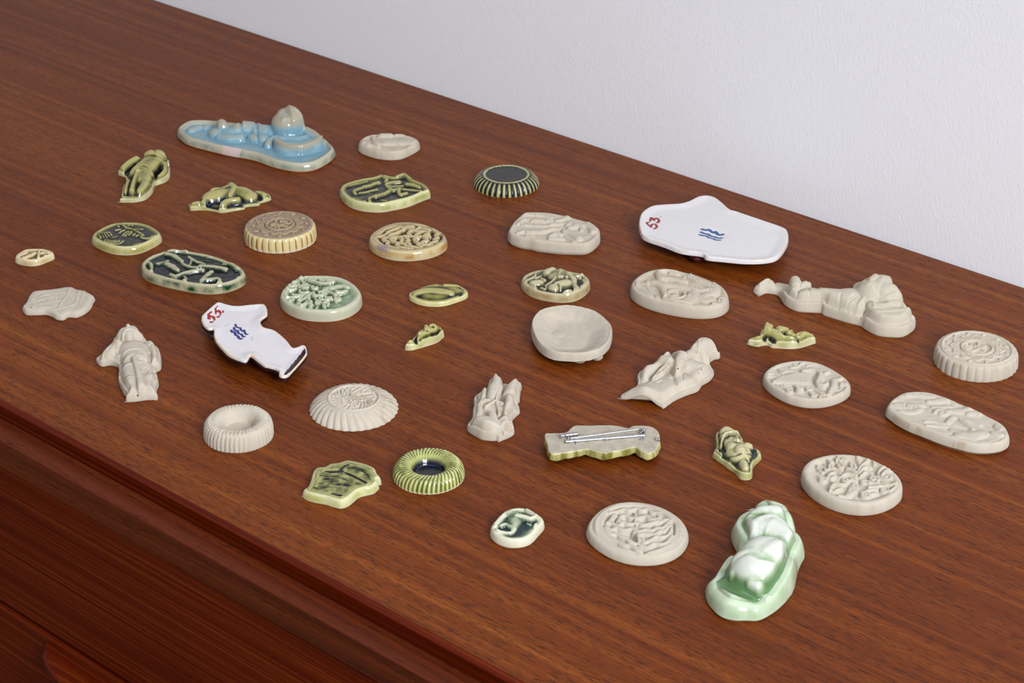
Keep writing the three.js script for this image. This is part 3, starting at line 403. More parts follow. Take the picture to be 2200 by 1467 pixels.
pressed({ name: 'relief_medallion', label: 'unglazed off-white oval medallion with a long-feathered bird above curling waves', category: 'medallion', at: [0.1406, -0.0619], mat: BISCUIT, colour: clay(0xbeb5a4, 0.6, (s) => step(5, 16, s.x) * step(-0.15, 0.35, s.n + s.f * 0.2) * clamp(s.low * 1.2 + 0.1)),
  outline: [-16.5, 14.9, -19.4, 10.1, -20.4, 6.1, -20.3, 0, -18, -6.3, -13.6, -11.6, -9.3, -15.2, -4.4, -15.8, 0.9, -16.2, 8.2, -14.7, 14.1, -12, 18.9, -9.1, 21.1, -6.9, 22, -4.7, 22.2, -0.2, 21.8, 5.4, 19.8, 11.7, 16.3, 16.5, 11, 20.2, 4.9, 21.9, -0.9, 21.8, -6.2, 20.6, -11.5, 18.3, -14.5, 17.3],
  height: (x, z, d) => 4.9 - 0.7 * step(1.5, 4, d), side: { w: 1.8, n: 2.6, tuck: 0.4 }, cell: 0.3, body: 'disc',
  feats: [part('bird'), patch([-10.5, 19.1, -11.3, 12.6, -9.3, 5.5, -6, -0.4, -0.8, -3.7, 2.5, 0.5, 4.8, 6.2, 1.1, 10, -4, 14, -7.3, 16.9], 2.64, 1.9), ridge([-4.8, -2.6, -2.6, -6.4, 0.7, -7.4], [1.54, 1.76, 1.32], 1.9), ridge([0.4, -7.8, 3.4, -5.7, 5.5, -0.9, 6.9, 2.6], [1.32, 1.41, 1.32, 1.1], 2.1), ridge([7.9, 3.5, 10.9, 3.2, 11.7, 0.2], [1.23, 1.54, 0.88], 2), ridge([6.5, 2.4, 9.7, 4.9, 11.7, 4.9], [1.1, 1.32, 1.1], 1.6), ridge([4.5, -10.8, 4.2, -8.8], [1.32], 1.3), groove([0.5, -3.7, 3.2, -0.1, 5.4, 2.8], [0.79], 0.8), groove([7.5, -3.8, 8.5, 0], [0.88], 0.5),
    groove([-10.2, 16.5, -7.9, 8.4, -4.8, 2.1, -1, -1.7], [0.26], 0.45), groove([-9.5, 16.8, -7.2, 9.8, -3.9, 3.4, -0.2, -0.2], [0.26], 0.45), groove([-8.7, 17.2, -6.6, 11.1, -3, 4.7, 0.7, 1.3], [0.26], 0.45), groove([-7.9, 17.6, -5.9, 12.4, -2.2, 5.9, 1.5, 2.8], [0.26], 0.45), groove([-7.1, 17.9, -5.3, 13.7, -1.3, 7.2, 2.4, 4.3], [0.26], 0.45), groove([-6.3, 18.3, -4.6, 15.1, -0.5, 8.5, 3.3, 5.8], [0.26], 0.45),
    part('foliage'), ridge([-16.6, 10.1, -15, 8.1, -12.1, 8], [0.79], 0.9), ridge([-15.2, 12.4, -13.4, 10.8, -11.6, 9.9], [0.66], 0.8), ridge([-15.5, 3.1, -13.1, 4.6, -11.9, 4.8], [0.66], 0.9), ridge([-12.4, 3.4, -10.6, 0.6, -7.8, -1.2], [0.66], 0.8), ridge([-12.1, -2.3, -10.3, -5.2, -10.5, -8.6, -10.3, -10.7], [0.57], 0.9), ridge(curlOf(...[-10.7, -9.7], 1.1, 0.8, 0), [0.44], 0.8), ridge([-13.4, -6.7, -11.8, -7.5, -12.3, -5.8], [0.44], 0.7), ridge([-7.1, -9.1, -6.2, -11.8, -4.1, -13], [0.48], 0.6), ridge([-4.9, -8.6, -3.1, -10.2], [0.66], 0.6), ridge([-17.9, 2.8, -18.3, -0.5, -16.7, -1.3], [0.79], 0.6), ridge([-0.5, -11.9, 2, -12.2], [0.53], 0.5),
    part('wave'), ridge([-7.1, 17.2, -3.2, 19.7, -1.2, 19.7], [0.75], 0.9), ridge([-5.8, 16.1, -2.6, 16.8, -0.4, 15.5, 1.5, 12.1, 4, 10.4, 7, 11.4], [0.48], 1), ridge([-6.1, 14, -3.5, 14.7, -0.9, 12.4, 3.5, 9.7, 5.7, 7.2], [0.44], 0.9), ridge(curlOf(...[1.3, 18.7], 1.98, 1.2, 3.4), [0.75], 1.6), ridge(curlOf(...[4.1, 14.4], 2.09, 1.2, 3.4), [0.79], 2.5), ridge(curlOf(...[7.2, 10.6], 1.76, 1.1, 3.4), [0.66], 1.6), ridge(curlOf(...[12.2, 13.7], 2.09, 1.2, 3.4), [0.75], 1.6), ridge(curlOf(...[15.2, 10.5], 1.76, 1.1, 3.6), [0.7], 1.5), ridge([8, 8.7, 11.7, 9.5, 15.2, 12.8, 17.9, 15.7], [0.48], 1), ridge([3.1, 22.9, 6.1, 22.6, 8.6, 21], [0.66], 0.6),
    part('rock'), ridge([11.8, -5.2, 14.4, -0.4, 15.9, 4.1, 17.8, 9.4], [1.98, 1.76, 1.54, 1.32], 1.6), ridge([12.9, -7.4, 13.4, -9], [1.1], 1.4), ridge([16.5, -5.2, 18.3, -5.6], [1.76, 1.32], 1.5), ridge([11.6, -3.9, 11.8, -7.6], [1.01], 1.2), groove([17.7, 6.1, 17.7, 1.4, 20.5, 0.1], [0.66], 0.7), groove([14.8, -4.3, 17.7, -1, 19, -2.1], [0.57], 0.6), groove([11.5, -1.4, 13.1, 0.7], [0.66], 0.6)] });

pressed({ name: 'relief_plaque', label: 'unglazed off-white long oval plaque with a blurred figure scene, farthest right', category: 'plaque', at: [0.2134, -0.0734], mat: BISCUIT, colour: clay(0xbeb5a4, 0.6, (s) => s.side > 0.3 && s.n > 0.2 ? 0.4 : 0),
  outline: [-26.7, 13.6, -29.1, 7.7, -29.7, 1.8, -28.4, -5.6, -24.5, -10.5, -20.1, -13.4, -13.4, -14.8, -3, -14.4, 7.6, -13.5, 17.9, -11.7, 24.4, -9.7, 29.4, -5.1, 31.6, -1.8, 32.5, 2.7, 31.4, 6.9, 27.8, 11.9, 22.1, 16.2, 13.6, 18.5, 5.8, 19.3, -2.6, 19.2, -11, 19.1, -17.5, 17.9, -22.6, 15.9],
  height: (x, z, d) => 6 - 0.7 * step(2, 6, d), side: { w: 2, n: 2.4, tuck: 1.3, foot: 0 }, cell: 0.4, uneven: 0.22, body: 'oval_disc',
  feats: [part('figure_scene'), ridge([-23, 7.1, -19.1, 5.2, -15.7, 0.6], [3.23, 3.53, 2.64], 1.1), ridge([-19.4, 11.7, -15.4, 8.9, -13.5, 4.2], [1.76, 2.35, 1.76], 1), ridge([-25.1, -3, -21.1, -7.2, -15.3, -10], [1.76, 1.47, 1.18], 0.9), ridge([-14.4, -5.2, -11.6, -8.4, -8.5, -11.2], [1.76, 2.35, 1.76], 1.1), ridge([-9.9, -2.1, -6.3, -5.2, -3.7, -9.9], [1.76, 1.76, 1.76], 0.8), ridge(curlOf(...[-3.7, 0.3], 3.23, 1.1, 2.8), [1.47], 1.3), ridge([-2, -4.3, 2.2, -7.3, 4.7, -11.7], [2.06, 2.35, 1.47], 1.2), ridge([6.1, -7.5, 8.1, -9.3, 10.4, -9.8], [1.76, 2.06, 1.47], 1.2), ridge([-5.9, 12.2, -2.4, 9.2, 1.8, 8.5], [0.88, 1, 0.88], 0.8), ridge([-3.1, 15.8, 0.8, 12.4, 4.9, 10.3], [0.76], 0.8), ridge([2.8, 6.1, 2.4, 0.4, 5.6, -0.9], [1.65, 1.76, 1.47], 1.2), ridge([6, 0.3, 10.9, 2, 14.9, 3.8], [1.18, 1.47, 1.18], 1.3), ridge([7.9, -1.5, 12.6, -2.5, 15.5, -2], [2.06, 2.06, 1.47], 1), ridge([7.6, 11, 10, 11.1], [1.47, 1.76], 1), ridge([13.2, 12.1, 17.4, 9.2, 20.4, 4.2], [3.53, 4.11, 3.23], 1.2), ridge([24.8, 0.4, 26.9, 0.8], [2.64, 2.35], 1.3), ridge([21.8, -6, 24.5, -4.6], [1.76], 0.8),
    groove([-4.9, -9.6, -2, -10.5, 1.2, -11.8], [2.06, 1.76, 1.18], 0.8), groove([-26.1, 6.6, -25.6, 4.6], [1.76], 0.7), groove([9.6, 13.8, 8.1, 15.8], [1.47], 0.7), groove([7.8, 6.3, 12.5, 5.2], [1.47], 0.7), groove([21.8, 13.4, 26.7, 10.6, 29.2, 4.8], [2.06], 0.7), groove([19.7, -5.7, 23.2, -1.2], [1.47], 0.6), groove([-22.3, -10.2, -21.8, -8.3], [1.47], 0.5), groove([-17.4, 4.5, -16.1, 7.2], [0.65], 0.5), groove([-21.4, 4.1, -20.1, 6.8], [0.65], 0.5), groove([-18.3, -0.2, -15.6, -1], [0.65], 0.5)] });

{
  const brooch = pressed({ name: 'brooch', label: 'brooch lying face down, showing its grey back and a silver safety pin', category: 'brooch', at: [0.1025, 0.0506], mat: SATIN, y: 0.0006,
    outline: [-22.2, 18.4, -23.6, 15.7, -21.5, 13.4, -19, 11.2, -17.1, 8.3, -17.9, 4.2, -17.6, 0.6, -12.9, -3.4, -6.9, -9.3, -2.2, -12.4, 1.2, -13.5, 2.7, -14.3, 2.9, -16.8, 6.1, -20, 10.1, -22.2, 14.6, -21.4, 17.8, -19.1, 19.2, -16.5, 19.7, -14.7, 22.3, -13.8, 23.8, -10.5, 25.6, -6.1, 24.9, -1.7, 20.6, -0.6, 16.2, -1.7, 14.9, 1.9, 11.2, 8.3, 9.7, 11.3, 7.4, 12.8, 3, 13.9, 0.8, 14.2, -1.9, 18.7, -5, 23.5, -7.2, 26.9, -9, 28.6, -11.7, 27.7, -16.8, 23],
    height: 5.4, side: { w: 0.9, n: 2.6, tuck: 1.5, low: (x, z) => 1.1 + 0.9 * noise(x * 0.3, z * 0.3, 7) }, cell: 0.35, uneven: 0.16, body: 'back',
    colour: (s) => { const back = mix3(lin(0xb5ab98), lin(0xa39a88), clamp(0.5 + s.n)), olive = mix3(lin(0xb9b278), lin(0x77732c), clamp(0.5 + s.n * 1.5 + s.f * 0.5)); return s.side > 0.22 ? mix3(olive, lin(0x2a2810), step(0.2, 0.6, noise(s.x * 0.16 + 3, s.z * 0.16, 4)) * step(0.3, 0.6, s.side) * 0.9) : mix3(back, lin(0xcfc794), step(0.05, 0.2, s.side)); },
    feats: [cord([-9.9, 17.7, -4.9, 12.5, 1.2, 5.1, 8.5, -3.5, 13.4, -10.6], [1.67], 0.25), groove([-10.6, 22.8], [0.45], 0.3)] });
  const steel = new THREE.MeshStandardMaterial({ color: 0xb4b2b4, metalness: 1, roughness: 0.22 }), solder = new THREE.MeshStandardMaterial({ color: 0xa5a3a2, metalness: 0.9, roughness: 0.45 });
  const at = (p, y) => new THREE.Vector3(p[0] / 1000, y / 1000, p[1] / 1000);
  const rod = (name, a, b, r, m, flat = 1) => { const d = b.clone().sub(a), g = new THREE.CapsuleGeometry(r, d.length(), 6, 16); g.scale(1, 1, flat); const o = obj(name, g, m, brooch); o.position.copy(a).add(b).multiplyScalar(0.5); o.quaternion.setFromUnitVectors(new THREE.Vector3(0, 1, 0), d.normalize()); return o; };
  rod('pin_needle', at([-9.5, 13.9], 7.2), at([9.8, -12.5], 7.8), 0.00042, steel);
  const bar = rod('pin_bar', at([-10.7, 15.9], 5.8), at([13.2, -12.6], 5.8), 0.0009, steel); bar.scale.z = 1;
  rod('clasp_tube', at([-13.1, 13.1], 7), at([-9.9, 8.5], 7), 0.0009, steel); rod('clasp_stop', at([-15, 14.9], 7.7), at([-14.5, 15.3], 6), 0.0005, steel); rod('clasp_pin', at([-14.4, 14.9], 7), at([-13.1, 13.1], 7), 0.00055, steel); rod('clasp_post', at([-11.5, 13.2], 5.5), at([-12.9, 11.5], 7), 0.0007, steel);
  const coil = obj('hinge', mergeGeometries([new THREE.TorusGeometry(0.00115, 0.00045, 10, 24), new THREE.SphereGeometry(0.0006, 12, 10), new THREE.CylinderGeometry(0.0007, 0.0009, 0.0024, 12).rotateX(Math.PI / 2).translate(-0.0002, -0.0005, -0.0016)]), steel, brooch); coil.position.copy(at([12.1, -12.6], 7.5)); coil.rotation.y = 0.35;
  const blob = (name, c, r) => { const rnd = random(9 + c[0]), g = mergeGeometries(Array.from({ length: 16 }, () => new THREE.SphereGeometry(0.0003 + rnd() * 0.0006, 8, 6).translate((rnd() - 0.5) * 2 * r, (rnd() - 0.6) * 0.0009, (rnd() - 0.5) * r * 1.1))); obj(name, g, solder, brooch).position.copy(at(c, 5.6)); };
  blob('solder', [-8.8, 13.8], 0.003); blob('solder', [12.6, -9.9], 0.0026); blob('solder', [1.1, 1.5], 0.002); blob('solder', [20.4, -13.9], 0.001);
}

{
  const [ax, az] = [6, 23.9], arch = (x, z) => 4.6 * Math.exp(-((x - ax) ** 2 + (z - az) ** 2) / 34);
  pressed({ name: 'figurine', label: 'unglazed off-white bust of a robed figure with joined hands, broken at the waist', category: 'figurine', at: [0.0845, -0.0178], mat: BISCUIT, keep: 1, soft: 1.6, cell: 0.4, uneven: 0.1,
    colour: clay(0xc0b6a5, 0.9, (s) => s.on === 'hands' ? step(-0.1, 0.4, s.n + s.low * 0.5) * 0.45 : 0),
    outline: [-7.2, 28.6, -5.9, 27.2, -5.9, 22.8, -5.3, 18.9, -6.6, 12.4, -9.7, 9, -11.7, 5.4, -12.2, 2, -10.3, -2, -11.4, -6.5, -12.5, -13.1, -12.4, -16.8, -8.5, -20.6, -6.5, -22.8, -5.4, -24.3, -6.5, -30.1, -7.3, -35.9, -6.3, -41.5, -3.8, -43, -0.2, -42.1, 3.3, -41.2, 6.3, -39, 7.3, -36.7, 6.1, -34.9, 6.2, -31, 7.4, -28.5, 10.5, -26, 14.2, -23.1, 16.3, -19.5, 17.6, -14.4, 17.4, -8.9, 19.2, -2.8, 17.5, 3.9, 16.4, 11.6, 16.6, 16.6, 17, 21.6, 15.3, 21.9, 12.8, 22.3, 9.8, 23, 6.7, 24.4, 3.5, 25.6, 0.6, 26.4, -3.4, 27.8, -5.7, 28.4],
    height: (x, z, d) => 1.5 + arch(x, z) * 0.95 + 1.4 * step(0.6, 5, d), side: { w: 1.3, n: 2.2, tuck: 0.35, low: arch }, body: 'torso',
    feats: [ridge([12.4, 2.1, 10.6, 8.9, 7.5, 15.4], [12.21, 11.93, 9.37], [3.6, 3.4, 2.4]), ridge([17.4, -10, 10.9, -14.4, 5.7, -13.8], [6.25, 7.38, 6.82], [3.2, 4.2, 5]), ridge([-0.4, 30.6, -0.2, 23.7, 1.9, 17.3], [2.56, 4.26, 5.68], [1, 2, 2.4]), groove([-1.4, 14.1, 2, 11.1, 4.9, 9.4], [0.74], 0.8), cord([2.9, 10.4, 4.2, 8.4], [0.85], 0.6), groove([7.1, 2.1, 10.3, 5.4, 12, 6.2], [1.7], 1.2), groove([6, -7.8, 12.1, 0.8], [0.57], 0.6), groove([6.6, -7.5, 11.8, -4.3], [0.51], 0.6), groove([11.6, -13.5, 12.4, -18.1, 13.9, -18.5], [0.68], 0.6), groove([15.4, -7.5, 17.5, -5.5], [0.68], 0.4),
      part('sleeve'), ridge([-7.2, 8.5, -7.8, 1.2, -9, -8.7], [3.69, 4.26, 3.69], [4.2, 5, 5.6]), ridge([-12.2, -13.8, -10.8, -19.1, -5.8, -21.1], [3.69, 3.69, 3.12], [6, 6.6, 6.4]), ridge([0.3, 8, -1, -0.1, -1.8, -8.7], [1.7, 1.99, 1.99], [3.6, 4.6, 5.2]), groove([-9, 1.6, -8.3, -3, -7.9, -8.1], [0.68], 0.9), groove([-1, 5.4, -1, -1.6, -1.2, -6.9], [0.62], 0.8), groove([1, 9.8, -0.1, 3.8, -0.8, -1.8], [0.57], 0.6), groove([-9.5, -17.8, -6.2, -15.9, -2.6, -11.1], [1.14], 1.6),
      part('hands'), ridge([-5.3, -7, -2.1, -7.5, -0.4, -6.7], [3.69, 3.41, 2.56], [7, 7.4, 6.2]), ridge([-0.6, -15.9, 2.2, -8.9, 5.6, -3.5, 7.7, 0], [3.12, 3.12, 2.56, 1.7], [7.4, 7.2, 6, 4]), ridge([4.3, -10.8, 6.4, -10.4], [3.12, 2.27], [5.6, 4.8]), groove([-4.4, -6.3, -4.8, -11.5], [0.45], 0.5), groove([-2.5, -4.8, -2.5, -9.5], [0.45], 0.5), groove([1.7, -8.7, 2.3, -10.8], [0.45], 0.5), groove([-4.5, -15, -0.3, -8.5, 5.7, 0.2], [1.14], 1.6),
      part('head'), ridge([-0.3, -27.4, 0.4, -31.3, 3.7, -31.8], [5.68, 6.82, 5.96], [7, 8, 6.6], { pw: 2.6 }), ridge([0.1, -22.2, 2.5, -22.7], [3.69], [6, 5.6]), part('hair'), ridge([5.8, -35.3], [3.41], 5), ridge([-2.6, -34.3, 0.1, -36.7, 3.7, -35.8], [2.84, 2.84, 2.56], [7, 6.8, 6]), cord([5.2, -21.2, 1.1, -27.1, -2, -31.6], [0.68], 0.5), cord([-1.3, -24.9, -0.9, -26.9], [1.14], 0.7), groove([-2.6, -28.6, -4.2, -33.7], [0.68], 0.6), groove([-1.4, -23.2, -1.7, -27], [0.62], 0.5), part('pit', 'small brown-black pit'), ...[[0.2, 0.3], [1.3, 0.9], [1.1, -1.2], [5.1, -2.5], [6.3, -3.1], [13.8, -10.1], [12.1, -11.7], [13.5, -13]].map((p, i) => groove(p, [i === 4 ? 0.55 : 0.36], 0.5)), part('hair'), ...[0, 1, 2, 3].map((i) => cord(ringOf(...[2.3, -29.8], 1.6 + i * 1.3, 1.2 + i, 0, 16), [0.5], 0.35, { closed: true }))] });
}

pressed({ name: 'figurine', label: 'unglazed off-white fragment of an armoured figure with two boots pointing away', category: 'figurine', at: [0.0396, 0.0582], mat: BISCUIT, keep: 1, soft: 1.4, cell: 0.34, uneven: 0.12,
  colour: clay(0xc0b6a5, 0.8, (s) => step(0.1, 0.5, s.low) * step(-0.2, 0.4, s.n + 0.3) * 0.35),
  outline: [3.8, 23.7, 1.6, 21, 0.5, 17.9, -0.8, 14.9, -5, 10.1, -7.6, 6.1, -11.5, 2.3, -12.9, -1.8, -13.1, -5.6, -12.1, -7.6, -14.7, -11.9, -17.7, -16.9, -18.3, -20.1, -16.7, -21.1, -13.7, -20.6, -11.5, -18.9, -10.8, -20.3, -8.2, -21.1, -8.3, -23.7, -7.7, -25.9, -6.4, -27, -3.4, -24.3, -1.1, -20.8, 2.9, -15.5, 5.1, -12.8, 5.7, -10.2, 9.3, -7.6, 12, -5.1, 12.6, -3, 14.1, 2.7, 16.5, 5.5, 22.7, 11.1, 23.4, 15.3, 22.7, 19.3, 22.2, 21.9, 20.6, 21.7, 18.7, 23.5, 14.8, 25.5, 10.4, 25.3, 6.3, 24.8],
  height: (x, z, d) => 1.6 + 1.4 * step(0, 3, d), side: { w: 1.4, n: 2.2, tuck: 0.3 }, body: 'base',
  feats: [part('robe'), ridge([-10.4, -0.6, -4.1, 6.8, 1.4, 14], [2.97, 2.97, 3.24], [3, 3.2, 2.6]), ridge([-11, -5.3, -6.6, 0.4, -2.4, 6.7], [1.08, 1.19, 1.08], [4, 4.2, 3.6]), ridge([3.6, 5.7, 7.8, 4.9], [5.39, 4.58], [3.4, 3.2]), groove([-4, 8.1, -5.1, 4.8], [0.54], 0.6), groove([-2.2, 9.4, -2.5, 5.4], [0.54], 0.6), ridge([12.6, -2.2, 16.2, 3.1], [2.43, 2.97], [1.6, 1.6]),
    part('boot'), ridge([-13.6, -16, -7.9, -9.2, -2.1, -0.7], [3.37, 3.51, 2.97], [5.4, 5.6, 4.6], { pw: 2.6 }), ridge([-3.2, -20.7, -0.7, -15, 2.5, -7.6], [2.7, 3.78, 3.51], [4.6, 5, 4.4], { pw: 2.6 }), ...[0, 1, 2, 3, 4, 5].map((i) => { const [x, z] = [-7.5, -6.7], [u, w] = [-1.2, 0.8]; const t = i / 5; return cord([x + (u - x) * t - 1.6, z + (w - z) * t + 0.6, x + (u - x) * t + 1.6, z + (w - z) * t - 1.2], [0.32], 0.4); }), ...[-3, -2, -1, 0, 1, 2, 3].flatMap((i) => { const [x, z] = [-9.7, -11.2], [u, w] = [0.4, -12.9]; return [groove([x - 2.4, z + i * 0.9, x + 2.4, z + i * 0.9 - 2.2], [0.26], 0.24), groove([x - 2.4, z + i * 0.9 - 2, x + 2.4, z + i * 0.9 + 0.4], [0.26], 0.24), groove([u - 2.6, w + i * 0.9, u + 2.6, w + i * 0.9 - 2], [0.26], 0.26), groove([u - 2.6, w + i * 0.9 - 2, u + 2.6, w + i * 0.9 + 0.4], [0.26], 0.26)]; }),
    part('sash'), ridge([-2.1, 5, -0.2, 3.1, 2.3, 1.9, 4.6, 1.3, 6.5, 1.4], [0.7], 4.4), ridge([-4.8, -10.6, -1.7, -5.4, 1.6, 0.3], [0.97, 0.97, 0.81], 4.6), ridge([2.3, 2.6, 2.1, 5.7, 2.2, 9], [0.76], 4.2), ridge([3.8, 2.7, 8.3, 6.6, 12.2, 10.2], [0.81], 4.2), groove([-3.9, -10, 1.3, -0.8], [0.32], 0.5),
    part('arm'), ridge([5.1, -5.5, 9.6, 0.5, 13.9, 6.5], [2.43, 2.16, 2.16], [5, 5, 4.6]), cord([4.2, -3.3, 6.9, -4.3], [0.7], 0.5), cord([7.3, 1.1, 10, 0.1], [0.7], 0.5), part('belly'), ridge([12, 21.5, 15.1, 23], [7.28, 7.55], [6.2, 6.4], { pw: 2.4 }), ridge([9.6, 12.4, 14.9, 16.8], [2.43, 2.43], [5, 4.6]), ridge([5.5, 22.2, 8.6, 26.4], [2.43], 2.6), ridge([21.8, 21, 25.1, 24.8], [1.51, 1.62], [3.6, 3]),
    part('scroll'), ridge([16.2, 8, 15.8, 11.9, 17.7, 16.4], [1.62, 1.73, 1.62], 4), ridge([19.6, 9.9, 18.5, 12.9, 20, 17.1], [1.19, 1.35, 1.24], 4.2), ridge(curlOf(...[25.1, 18.1], 2.83, 0.9, 3.4), [1.24], 4.2), knob([24.9, 17.9], [1.89], 3.8)] });

{
  const dish = pressed({ name: 'dish', label: 'shallow unglazed off-white dish, hollow side up with a tiny stamped mark', category: 'dish', at: [0.0236, -0.0197], mat: BISCUIT, cell: 0.4, uneven: 0.15, colour: clay(0xc0b6a5, 0.35),
    outline: [-20.5, 7.3, -24.6, -2.1, -24.2, -7.7, -21.5, -13.6, -17, -18.6, -9.2, -21.7, -1.7, -22.1, 6.3, -19.3, 13.7, -15.2, 19.1, -8.2, 23.2, -0.9, 25.1, 6.8, 24, 12.7, 20.4, 19.1, 15.7, 22.6, 11.3, 25.3, 5, 25.8, -3.5, 22.5, -12.9, 15.5], grow: 0.5,
    height: (x, z, d) => 8.7 - 4.2 * step(0.6, 13, d) - 0.35 * step(0.5, 2, d), side: { w: 0.9, n: 2.4, tuck: 2.6, low: () => 2.6, rows: 10 }, body: 'bowl',
    feats: [[0, 1, 2, 3, 4, 5, 6, 7].map((i) => { const [a, b] = [-17, -2.6], [c, d] = [-13.3, -10.4], t = i / 7, x = a + (c - a) * t, z = b + (d - b) * t; return [groove([x - 0.25, z - 0.5, x + 0.2, z + 0.5], [0.22], 0.35), groove([x + 0.1, z - 0.45, x + 0.5, z + 0.1], [0.2], 0.3)]; }), groove([-15.4, -1.9, -12.6, -10.4], [0.24], 0.3), groove([-16.9, -11.1, -15.1, -12.6, -17.1, -12.5], [0.21], 0.25), groove([-11.3, -3.1, -10.1, -3.4], [0.21], 0.25)] });
  const lumps = (p, r, n) => { const c = spec3(p, r); const m = obj('relief', c, BISCUIT, dish); m.userData.label = n; };
  const spec3 = ([x, z], [a, b, c]) => { const g = new THREE.SphereGeometry(1, 28, 20); const col = new Float32Array(g.attributes.position.count * 3), k = lin(0xbeb4a3); for (let i = 0; i < col.length; i++) col[i] = k[i % 3]; g.setAttribute('color', new THREE.BufferAttribute(col, 3)); g.scale(a / 1000, b / 1000, c / 1000); g.translate(x / 1000, b / 1000, z / 1000); return g; };
  lumps([16.2, 14.4], [4.6, 2.8, 3.6], 'lump of the relief on its underside'); lumps([21.5, 6.6], [3.8, 2.6, 3.2], 'smaller lump of the relief on its underside'); lumps([-6.3, 4.3], [6, 2.4, 5], 'broad relief under the dish');
}

{
  const turn = (x, z) => Math.atan2(z, x), flute = (x, z, d) => Math.cos(46 * (turn(x, z) + 0.035 * (d - 4))) * step(-1, 2.5, 9.2 - d);
  const ringHeight = (H, floor, crest, wide) => (x, z, d) => { const t = (d - crest) / wide; return Math.max(floor, floor + (H - floor) * (t < 0 ? Math.sqrt(Math.max(0, 1 - t * t * 0.6)) : t < 1 ? Math.pow(1 - t * t, 0.8) : 0)) + 0.2 * flute(x, z, d); };
  pressed({ name: 'ring_ornament', label: 'olive green glazed fluted ring with a dark blue centre, beside the green fan fragment', category: 'ring', at: [0.0570, 0.1230], mat: GLAZE, cell: 0.33, pool: 1, uneven: 0.12, fade: 0,
    raw: circle(16.47),
    height: ringHeight(6.6, 1.4, 5, 5), side: { w: 3.6, n: 2, tuck: 0.2, rows: 12, rib: flute, ribOut: 0.26 }, body: 'ring',
    colour: (s) => { const g = clamp(0.52 - s.rib * 0.5 + s.n * 0.45 + s.f * 0.1), floor = step(8, 9.6, s.d); let c = g < 0.5 ? mix3(lin(0xc5c48e), lin(0x90953c), g * 2) : mix3(lin(0x90953c), lin(0x3d4620), g * 2 - 1); c = mix3(c, lin(0xa5ab62), step(6.6, 7.6, s.d) * 0.6); c = mix3(c, mix3(lin(0x0e1330), lin(0x1a1c1c), clamp(0.5 + s.n)), floor); return s.side > 0.93 ? mix3(c, lin(0xd9cfae), step(0.93, 1, s.side)) : c; } });
  pressed({ name: 'ring_ornament', label: 'unglazed off-white fluted ring with a brown-stained rim and smooth hollow', category: 'ring', at: [-0.0356, 0.1562], mat: BISCUIT, cell: 0.33, pool: 1, uneven: 0.12, fade: 0,
    raw: circle(16.57),
    height: ringHeight(9, 3.6, 5, 5.2), side: { w: 3.8, n: 2.7, tuck: 0.2, rows: 14, rib: flute, ribOut: 0.22 }, body: 'ring',
    colour: clay(0xc0b6a5, 0.9, (s) => { const a = turn(s.x, s.z), near = step(0.7, 0, Math.abs(a - 0.35)) + step(0.7, 0.1, Math.abs(a - 1.3)) * 0.8; return near * step(2.4, 3.4, s.d + s.f * 0.8) * step(7.4, 5.6, s.d) * step(-0.25, 0.35, s.f + s.n); }) });
}

const FAN_PRINT = [part('panel'), groove([-10.6, -0.4, -7.8, -2.4, -5.3, -5.1], [1.16, 1.54, 1.73], 0.5), groove([-6.5, -5.5, -7.6, -9.4, -7, -10.9], [1.35, 1.16, 0.96], 0.4), groove([-3.2, -5.5, 0.4, -5.7, 5.3, -5.7, 9.9, -5.5], [0.77, 0.96, 1.16, 0.96], 0.6), groove([-10.5, 6.2, -7.9, 9.7, -5.9, 12.7, -3.4, 12.4], [0.96, 0.96, 0.96, 0.77], 0.6), groove([4.8, 10.9, 7.3, 10.1, 10.3, 8.9], [0.89, 1.16, 0.77], 0.6), groove([1.5, 3.9, 1.9, 3.5], [1.16], 0.6), groove([-6.9, 4.8, -5.1, 3.4], [0.77], 0.4), groove([4.1, 2.5, 6.2, 1.1], [0.77], 0.3),
  groove([-11.2, 3.9, -7.8, 2.9, -5.5, 0.9, -3.7, -1.2], [0.46], 0.3), groove([-5.7, 8.7, -4.2, 6.4, -2.4, 3.9], [0.42], 0.3), groove([-1.9, 10.2, 0.1, 7.9, 3.8, 6.2], [0.42], 0.3), groove([-0.7, -0.9, 2.8, -1.5], [0.42], 0.3), groove([0.3, 12.9, 1.8, 10.7], [0.42], 0.3),
  part('border'), cord([-11.2, 3.9, -9.9, 6.7, -8, 10.7, -5.6, 14.8], [0.69], 0.7), cord([-3.1, 15.9, 1, 15.1, 5.4, 14.1, 8.4, 13.3, 10.3, 12.1], [0.58], 0.6), cord([10.4, 10.6, 11.9, 7.5, 11.7, 2, 11.4, -3.4, 11.6, -6], [0.65], 0.7), cord([-6.1, -11.2, -1.9, -13, 3.7, -13.4, 9.2, -11.1, 12.1, -8.7], [0.58], 0.6), groove([-5.2, -9.1, -0.6, -11.1, 4.9, -11.1, 9.6, -8.5], [0.5], 0.4)];
